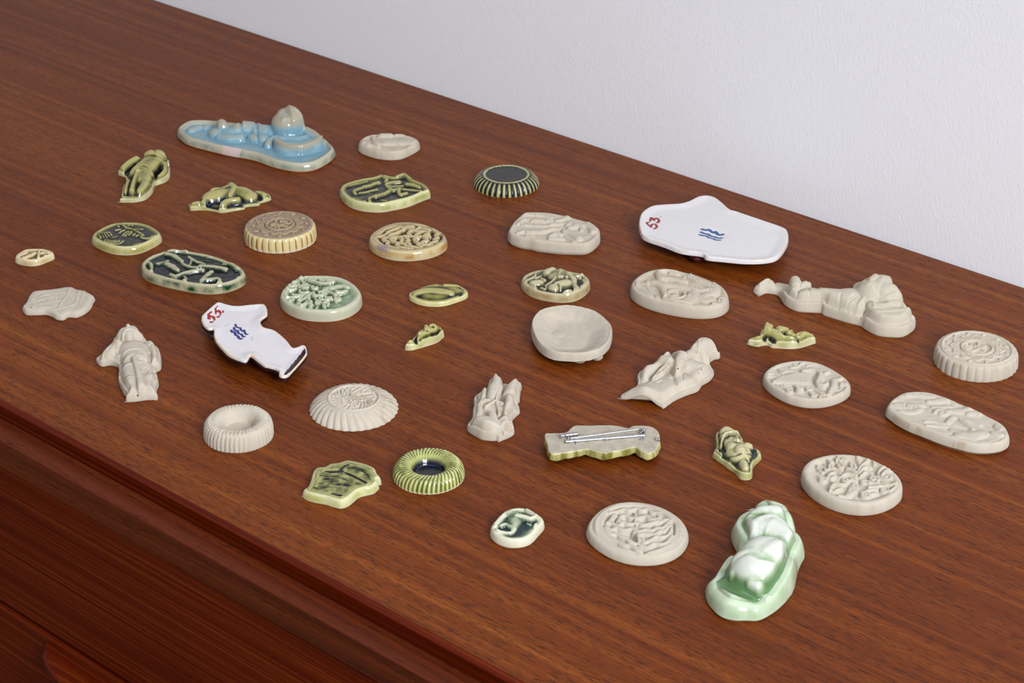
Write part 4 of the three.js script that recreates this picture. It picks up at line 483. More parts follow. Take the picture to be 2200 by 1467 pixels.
pressed({ name: 'fan_plaque', label: 'olive green glazed fan-shaped plaque with dark blue pools, left of the green fluted ring', category: 'plaque', at: [0.0346, 0.1568], mat: GLAZE, cell: 0.33, pool: 1.3, uneven: 0.16,
  outline: [-9.2, 17, -8.7, 15.9, -8.8, 13.7, -12.1, 8.6, -15.9, 3.7, -17.1, 1.4, -17.3, -1.4, -15.2, -3.8, -15.3, -7.1, -13, -10.3, -12, -14, -10.1, -15.6, -5.1, -17.5, -0.6, -18.5, 3.7, -18.3, 7.5, -15.9, 10.6, -14.9, 11.9, -13.7, 11.4, -12, 13.8, -10.4, 14, -9.3, 14.7, -5.6, 13.1, -1.9, 12.1, 1.3, 12.9, 5.3, 13.5, 9.4, 12.4, 12.7, 9.1, 14.2, 4.6, 15.2, -0.1, 17.2, -4.5, 18.2, -8.1, 17.6],
  height: (x, z, d) => 3.7 + 0.7 * step(0, 3, d), side: { w: 2, n: 2, tuck: 0.25 }, body: 'slab', feats: FAN_PRINT,
  colour: pooled(0x9c9a62, 0x555823, 0x0a0d22, { bias: 0.5, gain: 1.9, border: 3.5, patch: 0.4, run: 0x9fa044, edge: 0xc9c79a, w: 2, rimTone: 0.15 }) });
pressed({ name: 'fan_plaque', label: 'unglazed off-white fan-shaped plaque with shallow print and a few black pits', category: 'plaque', at: [-0.2110, 0.1265], mat: BISCUIT, cell: 0.4, uneven: 0.16,
  outline: [-7.1, 18.4, -9.2, 14.6, -14.1, 9, -16.6, 4.2, -14.3, 0.1, -10.2, -5.6, -7.6, -10.7, -4.5, -13.1, -0.8, -13.1, 3.4, -14.7, 7.3, -14.6, 11.1, -14.5, 13.5, -13.6, 14.7, -11.7, 18.8, -6.8, 21.5, -1.1, 21.6, 4.9, 18.1, 7.9, 18.8, 11.4, 15.6, 13.5, 10.6, 13.2, 6.5, 14.1, 3, 17.8, -0.9, 20.6, -4.7, 19.9],
  height: (x, z, d) => 2.9 + 0.5 * step(0, 3, d), side: { w: 1.4, n: 2, tuck: 0.25 }, body: 'slab', colour: clay(0xc0b6a5, 0.3, (s) => 0),
  feats: [part('panel'), cord([-11.4, 9.9, -5.2, 12.8, -0.2, 16.6], [0.57], 0.35), cord([4, 17, 7.6, 13.9, 11, 9.6, 12.7, 3.9, 13.1, -0.5, 6.7, -7.3, 2.4, -11.9], [0.57], 0.4), cord([14.4, -3, 8.8, -9.2, 4.2, -13.4], [0.57], 0.35), cord([10.5, 8.6, 5.7, 1.9, 1.1, -5.2, -4.1, -10.4], [0.57], 0.4), cord([-7.8, 6.8, -6.1, 1.1, -2.6, -3.3, -1.3, -5.8], [0.47], 0.35), cord([-4.8, 9.7, -2.7, 3.7, -0.7, 0.6], [0.57], 0.35), cord([-0.7, 11.6, 1.6, 8.2, 3.5, 3.8, 4.5, 1.6], [0.57], 0.35), cord([-5.7, 4.9, -0.9, 6.3, 2.6, 10.1], [0.47], 0.3), cord([-3.8, 0.5, 1.5, 2.8, 5.4, 7.6], [0.47], 0.3), cord([-3.6, -5.2, 0, -0.1], [0.47], 0.3), cord([1.8, 13.5, 5.7, 10.1, 7.7, 7], [0.47], 0.3), cord([-11.8, 6.1, -11, 2.6], [0.47], 0.3), cord([21.7, 1.6, 20.9, -3.2, 15.8, -8.4], [0.66], 0.3),
    part('pit', 'black firing pit'), ...[[-0.9, 17.3], [2.1, 18.6], [17.5, 14.9], [19.8, 12.9], [-11, 6]].map((p, i) => groove(p, [i > 2 ? 0.3 : 0.5], 0.5))] });

{
  const turn = (x, z) => Math.atan2(z, x), petals = (x, z) => Math.abs(Math.sin(16.5 * (turn(x, z) + 0.02 * Math.hypot(x, z)))) * 2 - 1.2;
  const rx = 0, rz = 0, beads = [], rnd = random(3);
  for (let k = 0; k < 7; k++) for (let i = 0, n = 4 + k * 5; i < n; i++) { const a = (i / n) * Math.PI * 2 + k * 0.4 + rnd() * 0.15, r = 0.6 + k * 1.55, w = 0.75 + 0.25 * rnd(); beads.push(ridge([rx + r * Math.cos(a), rz + r * Math.sin(a), rx + (r + 1.0) * Math.cos(a + 0.5 / (k + 1)), rz + (r + 1.0) * Math.sin(a + 0.5 / (k + 1))], [w * 0.75, w * 0.6], 0.8 + 0.3 * rnd())); }
  pressed({ name: 'rosette', label: 'unglazed off-white flower rosette with a seeded centre and a ruffled petal rim', category: 'rosette', at: [-0.0120, 0.1028], mat: BISCUIT, cell: 0.36, fade: 0.2, uneven: 0.12,
    raw: circle(21.5),
    height: (x, z, d) => 6.1 - 0.7 * step(9.6, 10.4, d), side: { w: 8.6, n: 1.5, tuck: 0.2, rows: 18, rib: petals, ribOut: 0.42 }, body: 'petal_skirt',
    colour: clay(0xc0b6a5, 0.5, (s) => step(0.3, 0.6, s.n + s.f * 0.3) * 0.5), feats: [part('seed_disc'), beads, part('seed_ring'), cord(ringOf(rx, rz, 12.3, 12.3, 0, 40), [0.75], 0.8, { closed: true })] });
  const stripes = (x, z) => Math.cos(34 * turn(x, z));
  pressed({ name: 'rosette', label: 'dark blue-black glazed rosette with pale ribs and a flat matt black centre', category: 'rosette', at: [-0.1337, -0.1474], mat: SATIN, cell: 0.36, fade: 0.2, uneven: 0.08, pool: 1,
    raw: circle(19.5),
    height: (x, z, d) => 6.9 - 0.4 * step(6.8, 7.3, d), side: { w: 5.9, n: 1.8, tuck: 0.2, rows: 16, rib: stripes, ribOut: 0.3 }, body: 'ribbed_skirt',
    colour: (s) => { const black = lin(0x0e1014), pale = mix3(lin(0xa3a264), lin(0xbdb98a), clamp(0.5 + s.n)); if (s.side < 0.03 && s.d > 7.0) return mix3(lin(0x17181a), lin(0x232422), clamp(0.5 + s.f)); if (s.side < 0.05) return pale; return mix3(black, pale, Math.max(step(0.1, 0.55, s.rib + 0.12 * s.f - 0.1 * s.n) * step(0.05, 0.3, s.side), step(0.92, 0.98, s.side) * step(-0.6, 0.3, s.rib))); },
    feats: [part('flat_centre', 'matt black centre disc'), cord([0, 0], [12], 0.02), part('ring'), cord(ringOf(0, 0, 13, 13, 0, 40), [0.55], 0.35, { closed: true })] });
}

const BOY = [part('robe'), ridge([-7.2, -8.1, 2.6, -2.5], [7.99, 8.31], [4.8, 5.2], { pw: 2.6 }), ridge([11.8, 5.2, 19.8, 10.2], [8.63, 8.63], [5, 4.4], { pw: 3 }), part('trousers'), ridge([18.6, 15.5, 27.2, 23], [4.79, 4.15], [4.8, 4.2]), ridge([24.3, 6.3, 35.1, 15.3], [4.47, 4.15], [4.8, 4.2]), part('arm'), ridge([-16.2, -5.6, -12.7, 2.1, -7.7, 11], [3.04, 3.83, 3.83], [5, 4.6, 3.6]), ridge([-4.2, 7, -6.7, 2.1], [2.88, 2.88], [2.4, 3]), ridge([-2.3, -16, 5.9, -12.5, 12.3, -7.5, 14.7, -2.6], [3.51, 3.2, 2.88, 2.24], [5, 5, 4.6, 4]), ridge([19.7, -0.9, 17.9, -3.6], [2.24], 2.4), cord([9.9, -7.1, 13.8, -7.9], [0.77], 0.5), groove([0.4, -13, 0, -15.3], [0.83], 0.6), groove([4.5, -9.5, 10.7, -4.3], [1.28], 1.4), groove([-12.4, 3.6, -14.1, -0.3], [0.96], 0.4), groove([-11, 5.9, -11.9, 3.2], [0.83], 0.4),
  part('belt'), cord([-3.2, 2.6, -3.8, -1.2, -1.8, -5.3, 0.9, -7.2, 4.6, -6.9], [0.83], 0.7), cord([2, 6.8, 1.4, 3, 2, -0.1], [0.77], 0.6), cord([4.1, -2, 7.8, -3.5, 12.8, -2.6], [0.77], 0.6), cord([8.2, 12.6, 7.5, 8.1, 8.9, 5.2], [0.83], 0.7), cord([10.5, 2.4, 13.3, -0.1, 18.5, 0.2], [0.83], 0.7), ridge([6, 1.4, 17.8, 9.2, 25.3, 13.9, 31.1, 17.3], [1.92, 1.98, 2.11, 2.24], [6.2, 5.9, 5.5, 4.8], { pw: 4, k: 0.3 }), groove([3.5, 2, 15.2, 9.1, 24.8, 15.9, 32.1, 21.2], [0.64], 0.8), groove([11.8, 3.5, 21.2, 8.9, 32, 16.3], [0.58], 0.7), groove([21.4, 13.9, 24.7, 11], [0.38], 0.3), groove([20.2, 8.1, 16.1, 2.3], [0.7], 0.6), groove([22.2, 8.9, 17.8, 2.5], [0.58], 0.5), groove([18.1, 16.8, 19, 14.3, 20.9, 13.5], [0.7], 0.5), groove([12.8, 11.2, 19.7, 12.9], [0.51], 0.3),
  part('head'), ridge([-20.4, -15, -19.3, -17.8], [6.07, 6.07], [6.2, 6.2], { pw: 2.6 }), ridge([-16, -19.5], [3.51], 4.6), ridge([-23, -11.6], [2.88], 4.2), ridge([-17.8, -10.4, -19.4, -14.1, -18.2, -16.5, -15.9, -17.8, -14.1, -19.5], [0.96, 1.15, 1.15, 1.15, 0.96], [5.8, 6.8, 7, 6.2, 5]), ridge([-16.2, -13.2], [2.56], 6.4), knob([-22, -17.6], [1.15], 7.4), groove([-23.2, -16.5, -22.2, -16.5], [0.58], 0.6), groove([-21.3, -18.7, -20.5, -18.9], [0.58], 0.6), groove([-21.3, -14.9, -20.6, -16.5, -18.6, -17.7], [0.45], 0.4), groove([-18.8, -9.8, -15.9, -12.8, -13.3, -16.4, -11.6, -18.8], [0.83], 1),
  part('foot'), ridge([25.9, 23.7, 29.8, 19, 35.4, 12.5], [1.41], 1.2), groove([30.9, 26.4, 34.8, 22.6, 39.8, 16.1], [0.83], 0.9), knob([30.6, 19], [0.83], 2)];
pressed({ name: 'figurine', label: 'unglazed off-white boy with a belted robe and one hand raised to the chin, front left', category: 'figurine', at: [-0.1261, 0.1477], mat: BISCUIT, keep: 1, soft: 1.3, cell: 0.36, uneven: 0.08,
  colour: clay(0xc0b6a5, 0.5, (s) => s.on === 'arm' ? step(0.15, 0.5, s.n + s.f * 0.3) * step(0, -6, s.x) * 0.5 : 0),
  outline: [-24.9, -9.4, -26.5, -11.8, -28.7, -16.1, -29.7, -19.5, -30.8, -22.1, -29.6, -23.2, -25.8, -24.2, -21.6, -24.2, -17.1, -22.9, -14.1, -21.5, -11.1, -21.9, -5.7, -20.7, 1.1, -18.3, 6.6, -14.8, 10.9, -11.2, 13.8, -8.3, 14.5, -4.6, 19.6, -1.3, 25.5, 2.9, 28.7, 6.9, 31.5, 9.5, 35.1, 11.3, 35.9, 12.6, 32.4, 15.7, 29, 20.8, 24.9, 25, 24.5, 23.7, 23.7, 21.5, 18.6, 19.7, 12.6, 16.6, 7.9, 13.9, 4.6, 11.1, -2.5, 5.2, -6, 4.5, -9.2, 5.7, -10.9, 8.8, -14, 9.1, -17.8, 7.4, -18.6, 5.5, -19.7, 1.7, -21.3, -3.4],
  height: (x, z, d) => 1.4 + 1.6 * step(0, 3, d), side: { w: 1.3, n: 2.2, tuck: 0.3 }, body: 'base', feats: BOY });

// a copy of a relief's words, carried from one place and direction of a mould to another
function twin(feats, from, to, lift = 1) {
  const a = Math.atan2(to[3] - to[1], to[2] - to[0]) - Math.atan2(from[3] - from[1], from[2] - from[0]), c = Math.cos(a), s = Math.sin(a);
  const move = ([x, z]) => [to[0] + c * (x - from[0]) - s * (z - from[1]), to[1] + s * (x - from[0]) + c * (z - from[1])];
  return feats.flat(9).map((f) => f.t === 'part' ? { ...f } : { ...f, pts: f.pts.map(move), a: Array.isArray(f.a) ? f.a.map((v) => v * lift) : f.a * lift, k: undefined });
}
const OLIVE = (o = {}) => pooled(o.pale ?? 0xa59f64, o.mid ?? 0x65652b, o.deep ?? 0x0c1020, { bias: 0.5, gain: 0.9, contrast: 1.1, border: 2.2, patch: 0.2, run: 0x8f8f36, edge: 0xc3c08e, rimTone: 0.1, ...o });

pressed({ name: 'relief_medallion', label: 'honey brown glazed medallion with branching scrollwork and a purplish patch on its rim', category: 'medallion', at: [-0.1230, -0.0503], mat: GLAZE, cell: 0.34, pool: 1.1, soft: 0.7,
  outline: [-11.9, 19.5, -13.9, 16.6, -16.2, 11, -17.6, 3.2, -16.5, -3.7, -13, -9.8, -6.7, -14.1, 0.2, -16.6, 8.4, -16.1, 14.7, -14.9, 18.7, -12.9, 22.1, -9.7, 24.7, -5.9, 25.4, -0.5, 25, 6.5, 22, 13, 16.7, 19.1, 9.9, 23.1, 4, 24.4, -2.9, 23.1, -7.8, 22.3],
  height: (x, z, d) => 5.8, side: { w: 2.2, n: 2.3, tuck: 0.35 }, body: 'disc',
  feats: twin(SCROLLWORK, SCROLL_AXIS, [...[4, 3], ...[-8.8, 13.2]], 0.95),
  colour: (() => { const g = pooled(0xb9a87c, 0x8c7448, 0x3a2614, { bias: 0.35, gain: 1.1, border: 2, patch: 0.2, run: 0xa8772f, edge: 0xc0b084, w: 2.2, rimTone: 0.3, sideRun: 0.85 }), p = [2.8, 24], q = [20.6, -6.3]; return (s) => { const c = g(s), k = Math.max(step(6.5, 2, Math.hypot(s.x - p[0], s.z - p[1]) + 3 * s.f), 0.7 * step(4, 1, Math.hypot(s.x - q[0], s.z - q[1]) + 3 * s.f)) * (s.side < 0.6 ? 1 : 0); return mix3(c, lin(0x867480), k * 0.8 * step(6, 3.5, s.d)); }; })() });

pressed({ name: 'relief_medallion', label: 'pale green celadon medallion with a flower, beside the figure marked 55', category: 'medallion', at: [-0.1096, 0.0304], mat: GLAZE, cell: 0.34, pool: 1.5,
  outline: [-10.6, 20.4, -12.8, 18, -14.5, 13.5, -16.9, 6.1, -18.6, 0.9, -16.7, -3.5, -14.6, -7.6, -8.8, -12.4, -1.8, -16.6, 5.1, -16.5, 13.8, -14.2, 19.9, -11.3, 22.9, -8.3, 26.1, -3.5, 27.5, 3.4, 27.3, 9.8, 24.7, 15.4, 21.2, 19.1, 15, 23.2, 8.9, 25.4, 2.5, 25.3, -4.2, 24],
  height: (x, z, d) => 6.4 - 1.2 * step(2.2, 5, d), side: { w: 2, n: 3, tuck: 0.35 }, body: 'disc', uneven: 0.18,
  feats: twin(BLOSSOM, BLOSSOM_AXIS, [...[3.8, 4.4], ...[-17.1, 0.8]], 1.15),
  colour: pooled(0xb5b69a, 0x86977a, 0x35502c, { bias: 0.4, gain: 0.65, border: 4, patch: 0.18, run: 0xb3b196, edge: 0xb9b89e, w: 2, rimTone: 0.12, sideRun: 0.6 }) });

// the two fluted boxes' lid mould: a ring, a lotus wreath and a seal in the middle
const LOTUS = () => { const f = [part('rim_ring'), ridge(ringOf(0, 0, 17.4, 17.4, 0, 60), [0.75], 0.7, { closed: true }), part('seal_ring'), ridge(ringOf(0, 0, 7.6, 7.6, 0, 48), [0.75], 1.1, { closed: true }), part('lotus_petals')];
  for (let i = 0; i < 12; i++) { const a = i / 12 * Math.PI * 2, P = (r, t) => [r * Math.cos(a + t), r * Math.sin(a + t)]; f.push(ridge([...P(9.4, -0.2), ...P(11.4, -0.24), ...P(13.2, 0), ...P(11.4, 0.24), ...P(9.4, 0.2)], [0.45], 0.75, { k: 0.3 }), patch([...P(9, -0.2), ...P(11.4, -0.22), ...P(12.8, 0), ...P(11.4, 0.22), ...P(9, 0.2)], 0.7, 0.4)); for (const t of [-0.16, -0.08, 0, 0.08, 0.16]) f.push(ridge([...P(9.4, t), ...P(11 + 0.8 * Math.cos(t * 9), t)], [0.26], 0.75, { k: 0.2 })); f.push(ridge([...P(14.6, 0.2), ...P(15.8, 0.26)], [0.6, 0.45], 0.9)); }
  return f; };
const SEAL = [part('seal'), ridge([-6.7, 1.1, -5.9, -1.7, -3.7, -0.6], [0.57], 0.9), ridge([-5.4, 1.9, -2.9, 0.7], [0.53], 0.9), ridge([-4.9, 3.4, -2.5, 2.8], [0.53], 0.9), ridge([-3.4, 5.3, -1.7, 2.8], [0.57], 0.9), ridge([-1.2, 6.3, 0.9, 3.8, 1.1, 1.3], [0.64], 1), ridge([-2.3, -4.8, 0, -1.3], [0.64, 0.85], 1), ridge([-1.9, -1, 1, -1.6], [0.53], 0.9), ridge([0.2, 6, 1.5, 0, 2.6, -4], [0.71], 1), ridge([0.8, -0.1, 5, 1.2], [0.64], 1), ridge([2.1, 2.7, 4.2, 2.6], [0.57], 0.9), ridge([2, -1.2, 3.9, -2.1], [0.5], 0.8)];
const flutes = (n, R) => (x, z, d) => { const a = Math.atan2(z, x); return Math.pow(Math.abs(Math.cos(n * a / 2)), 0.7) * 2 - 1.3; };
pressed({ name: 'fluted_box', label: 'unglazed off-white round piece with fluted sides and a lotus wreath on top', category: 'medallion', at: [0.1911, -0.1374], mat: BISCUIT, cell: 0.34, fade: 0.2, raw: circle(20.9, 0.12), uneven: 0.1,
  height: 8.2, side: { w: 2.6, n: 3, tuck: 0.25, rows: 12, rib: flutes(32), ribOut: 0.28 }, body: 'box', colour: clay(0xbfb5a3, 0.6, (s) => step(0.1, 0.5, s.side) * step(0.75, 0.3, s.side) * step(0.12, 0.4, s.n + 0.3 * s.f) * 0.7), feats: [LOTUS(), SEAL] });
pressed({ name: 'fluted_box', label: 'glossy cream and brown round piece with fluted sides and a lotus wreath on top', category: 'medallion', at: [-0.1807, -0.0065], mat: GLAZE, cell: 0.34, fade: 0.2, pool: 0.9, raw: circle(20.5, 0.12), uneven: 0.08,
  height: 8.2, side: { w: 2.8, n: 2.6, tuck: 0.25, rows: 12, rib: flutes(32), ribOut: 0.28 }, body: 'box',
  colour: (s) => { const top = mix3(mix3(lin(0xa89474), lin(0x6c563a), clamp(0.4 + s.low * 1.1)), lin(0x8a6e66), 0.5 * step(0, 0.4, s.n) + 0.4 * step(4.6, 3.2, s.d)); if (s.side < 0.03) return top; const v = clamp(0.3 - s.rib * 0.75 + s.n * 0.5); let c = mix3(lin(0xd0c08c), lin(0x8a5514), step(0.35, 0.95, v) * step(0.25, 0.6, s.side)); c = mix3(top, c, step(0.08, 0.3, s.side)); return s.side > 0.94 ? lin(0xd8ccb0) : c; },
  feats: [LOTUS(), twin(SEAL, [0, 0, 1, 0], [0, 0, -0.3, 1])] });

pressed({ name: 'relief_plaque', label: 'unglazed off-white plaque with two lying warriors, left of the white piece marked 53', category: 'plaque', at: [-0.0645, -0.1098], mat: BISCUIT, cell: 0.34, uneven: 0.12, colour: clay(0xbfb5a3, 0.25),
  outline: [-15.5, 22.1, -16.5, 20.7, -19.4, 15.5, -22.9, 6.3, -24.9, -3.4, -21, -7.6, -14.5, -12.2, -4.2, -15.6, 1.4, -16.3, 7.7, -17, 12.9, -17.4, 20, -14.9, 23.5, -12.7, 26.4, -8.9, 28.2, -4.3, 29.4, 1.1, 28.8, 5.8, 25.4, 9.8, 17.9, 15.4, 10.2, 19.5, 5.3, 21.6, 0.9, 22.5, -4.6, 24.5, -10.8, 24.7],
  height: (x, z, d) => 7.2 - 0.6 * step(1.5, 4, d), side: { w: 1.6, n: 3, tuck: 1 }, body: 'slab',
  feats: [part('warrior'), ridge([-16.8, 11.9, -18.5, 5.3, -14.9, 2.1], [1.13, 1.47, 1.47], 1.3), ridge([-13.6, 3, -10, -0.1, -5.1, -3.8], [1.56, 1.91, 1.82], 1.7), ridge([-14.5, 10.6, -8.6, 6.8, -2.4, 2.1], [1.3], 1), ridge([-22.6, -0.8, -19, -4], [1.56], 1.1), ridge([-17.7, -4.4, -13.7, -7.2, -8.8, -8.1], [1.3], 0.9), ridge([-1.8, 0.2, 0.5, -3.2, 4.7, -6.9], [1.56, 1.91, 1.74], 1.6), ridge([-2.8, -4.4, -1.8, -10.7, -1.2, -14], [1.3, 2.17, 1.74], 1.6), ridge([5.7, -5, 5.1, -9.9, 9, -7.9], [2.17, 2.6, 2.17], 1.9), ridge([8.7, -3.5, 10, -7.4], [2, 2.17], 1.8), ridge([9.3, -10.9, 13.2, -11.6], [3.04, 2.6], 1.5), ridge([13.9, -13.5, 19.4, -11.6, 21.6, -8.2], [3.04, 3.3, 2.17], 1.9), ridge([12.2, -9.4, 15.5, -5.5], [1.3], 1.2),
    ridge([-9.1, 21.4, -8.8, 18.5, -7.8, 15.6], [0.95, 1.47, 1.47], 1.3), ridge([-5.9, 15.9, -2.3, 12.8, 0.9, 9.3], [1.65, 2.08, 1.91], 1.8), ridge([1.2, 8.4, 2.8, 2.9, 6.1, 0.1], [1.74, 1.91, 1.74], 1.6), ridge([8, 13.1, 7.4, 7.6, 10.6, 6.8], [1.56, 2.17, 1.74], 1.8), ridge([9.3, 14.6, 14.5, 10.1], [1.47], 1.4), ridge([10, 2, 15.1, 1.5, 21.5, 3.9], [2.43, 3.3, 2.6], 2.2), ridge([10.6, 5.5, 16.4, 7.1, 22.8, 9.4], [1.3], 1), ridge([-2.9, 20, 0.3, 18.5], [1.3], 1),
    [350, 385, 420, 455, 490, 525].map((x) => groove([...[-38.5, 0.5].slice(2), ...((a) => a)([-4.9, 12.4].map((v, k) => v + (x - 430) * ([-1.7, 9.6][k] - [-4.9, 12.4][k]) / 100)), ...[-1.3, 15.9].map((v, k) => v + (x - 430) * ([-1.7, 9.6][k] - [-4.9, 12.4][k]) / 100)], [0.35], 0.45)), groove([-15.4, 1.2, -11.7, 4.8], [0.39], 0.5), groove([-9.5, -2.6, -6.4, 0.8], [0.39], 0.5), groove([-8.7, -2.6, -5.9, 0.4], [0.35], 0.4), groove([-19.9, -6, -16.4, -2.1], [0.39], 0.5), groove([-10.2, 6.9, -8.5, 8.8], [0.35], 0.4), groove([0.2, 2.5, -0.4, 7.1, 2.5, 8.6], [0.35], 0.3), groove([2.8, 1.6, 4.5, 5.5], [0.35], 0.4), groove([3.8, 0, 5.8, 4.4], [0.35], 0.4), groove([5.4, -1.4, 8, 3.7], [0.39], 0.4), groove([4.1, -5, 5.9, -2.5], [0.35], 0.4), groove([-16.2, 8, -13.7, 11.3], [0.43], 0.5), part('ground_line'), cord([-0.3, 21.7, 8.7, 17.8, 17.3, 13.5, 24.6, 11.7], [0.52], 0.5), cord([0.3, 19.8, 2.3, 19.5], [0.52], 0.3), cord([25.9, 9.2, 28.5, 5.7, 29.8, 1.9], [0.52], 0.4), cord([19.6, -1.1, 21.9, 0.3, 21.9, -1.7], [0.61], 0.4)] });

pressed({ name: 'relief_plaque', label: 'olive green glazed plaque with two lying warriors on a dark blue ground', category: 'plaque', at: [-0.1793, -0.0891], mat: GLAZE, cell: 0.36, pool: 1.3, uneven: 0.14,
  outline: [-16.6, 20.7, -17.6, 19.1, -19.8, 15.3, -19.6, 8.7, -17.7, 1.2, -14.6, -5.2, -13.4, -10.4, -9.4, -12.7, -5.2, -14.1, -4.1, -18.8, -1.8, -21.6, 2.9, -20.5, 7.9, -19.1, 15.7, -18.6, 22.3, -15.8, 25.7, -13.2, 25.2, -11.6, 24.7, -5.7, 24.2, 4.6, 21.3, 12.8, 18.1, 19.5, 13.6, 23.6, 6.9, 26.7, -1, 27.4, -9.9, 24.7],
  height: (x, z, d) => 5.8 - 1.2 * step(1.8, 3.6, d), side: { w: 1.8, n: 2.4, tuck: 0.3 }, body: 'slab',
  colour: OLIVE({ bias: 0.72, gain: 0.9, border: 3, patch: 0.12, pale: 0xa49d62, edge: 0xc9c696, run: 0x8e9136, w: 1.8, rimTone: 0.1 }),
  feats: [part('warrior'), ridge([-4.5, 19.3, -7.8, 17.2, -7.7, 13.6, -7.3, 9.6], [1.06, 1.15, 1.15, 1.15], 1.5), ridge([-7.4, 9, -6.2, 5.8, -5.8, 1.1], [1.6, 1.86, 1.33], 1.9), knob([-5.2, -0.5], [1.86], 1.9), ridge([-17.1, 16.7, -15.6, 12.6, -14.2, 7.7], [1.06], 1.2), ridge([-13.6, 7.1, -12.6, 1.9], [1.15], 1), ridge([-8.4, -9.1, -5.1, -7.6, -2.7, -4.6], [1.77, 1.6, 1.51], 1.6), ridge([0, -1.8, 0.7, -6.1, 3.3, -9.8], [1.15, 1.77, 1.6], 1.9), ridge([1.8, -0.5, 5.5, -3.7, 8.4, -7.1], [0.89, 1.15, 1.15], 1.3), ridge([-3.1, -14.5, -1.2, -18.4, 3, -19.1], [1.33, 1.95, 1.6], 1.9), ridge([9.3, -10, 12.7, -11.5, 17.9, -11.8], [1.51, 2.22, 1.15], 2),
    ridge([10.6, 22.4, 6.2, 18.5, 6.8, 15.2], [1.06, 1.24, 1.24], 1.5), ridge([7.4, 14.6, 8.5, 9.4, 8.5, 4.4], [1.77, 2.04, 1.6], 2), ridge([6.2, 1.4, 9, 1.8, 10.3, -0.7], [1.6, 1.68, 1.33], 1.9), ridge([10.1, -2.8, 13.2, 1, 16.8, 2.9, 17.9, -1], [1.42, 1.33, 1.42, 0.98], 1.8), ridge([11.1, -3.6, 15.5, -6, 20.3, -8.1, 24.1, -7.8], [0.8], 1.3), ridge([-3.6, 17.1, -1.7, 14, -1.1, 12.1], [0.98], 1.2), ridge([-1.2, 10.8, 0.6, 6.3], [1.06], 1.2), ridge([-1.7, 23.3, 3.9, 23.3, 7.7, 23.5], [1.06], 0.9), ridge([13.1, 15.3, 15.8, 14.3], [0.98], 0.9), ridge([19.2, 14.1, 21.5, 6.5, 24.2, -0.8], [0.71], 0.7), [0, 1, 2].map((i) => groove([-8.7, 7.3, -5.3, 10.1].map((v, k) => v + i * ([-8.7, 5.1, -8.7, 5.1][k] - [-8.7, 7.3, -8.7, 7.3][k])), [0.35], 0.5)), [0, 1, 2, 3].map((i) => groove([5.5, 11.3, 9.9, 14.6].map((v, k) => v + i * ([5.7, 9.4, 5.7, 9.4][k] - [5.5, 11.3, 5.5, 11.3][k])), [0.35], 0.5))] });

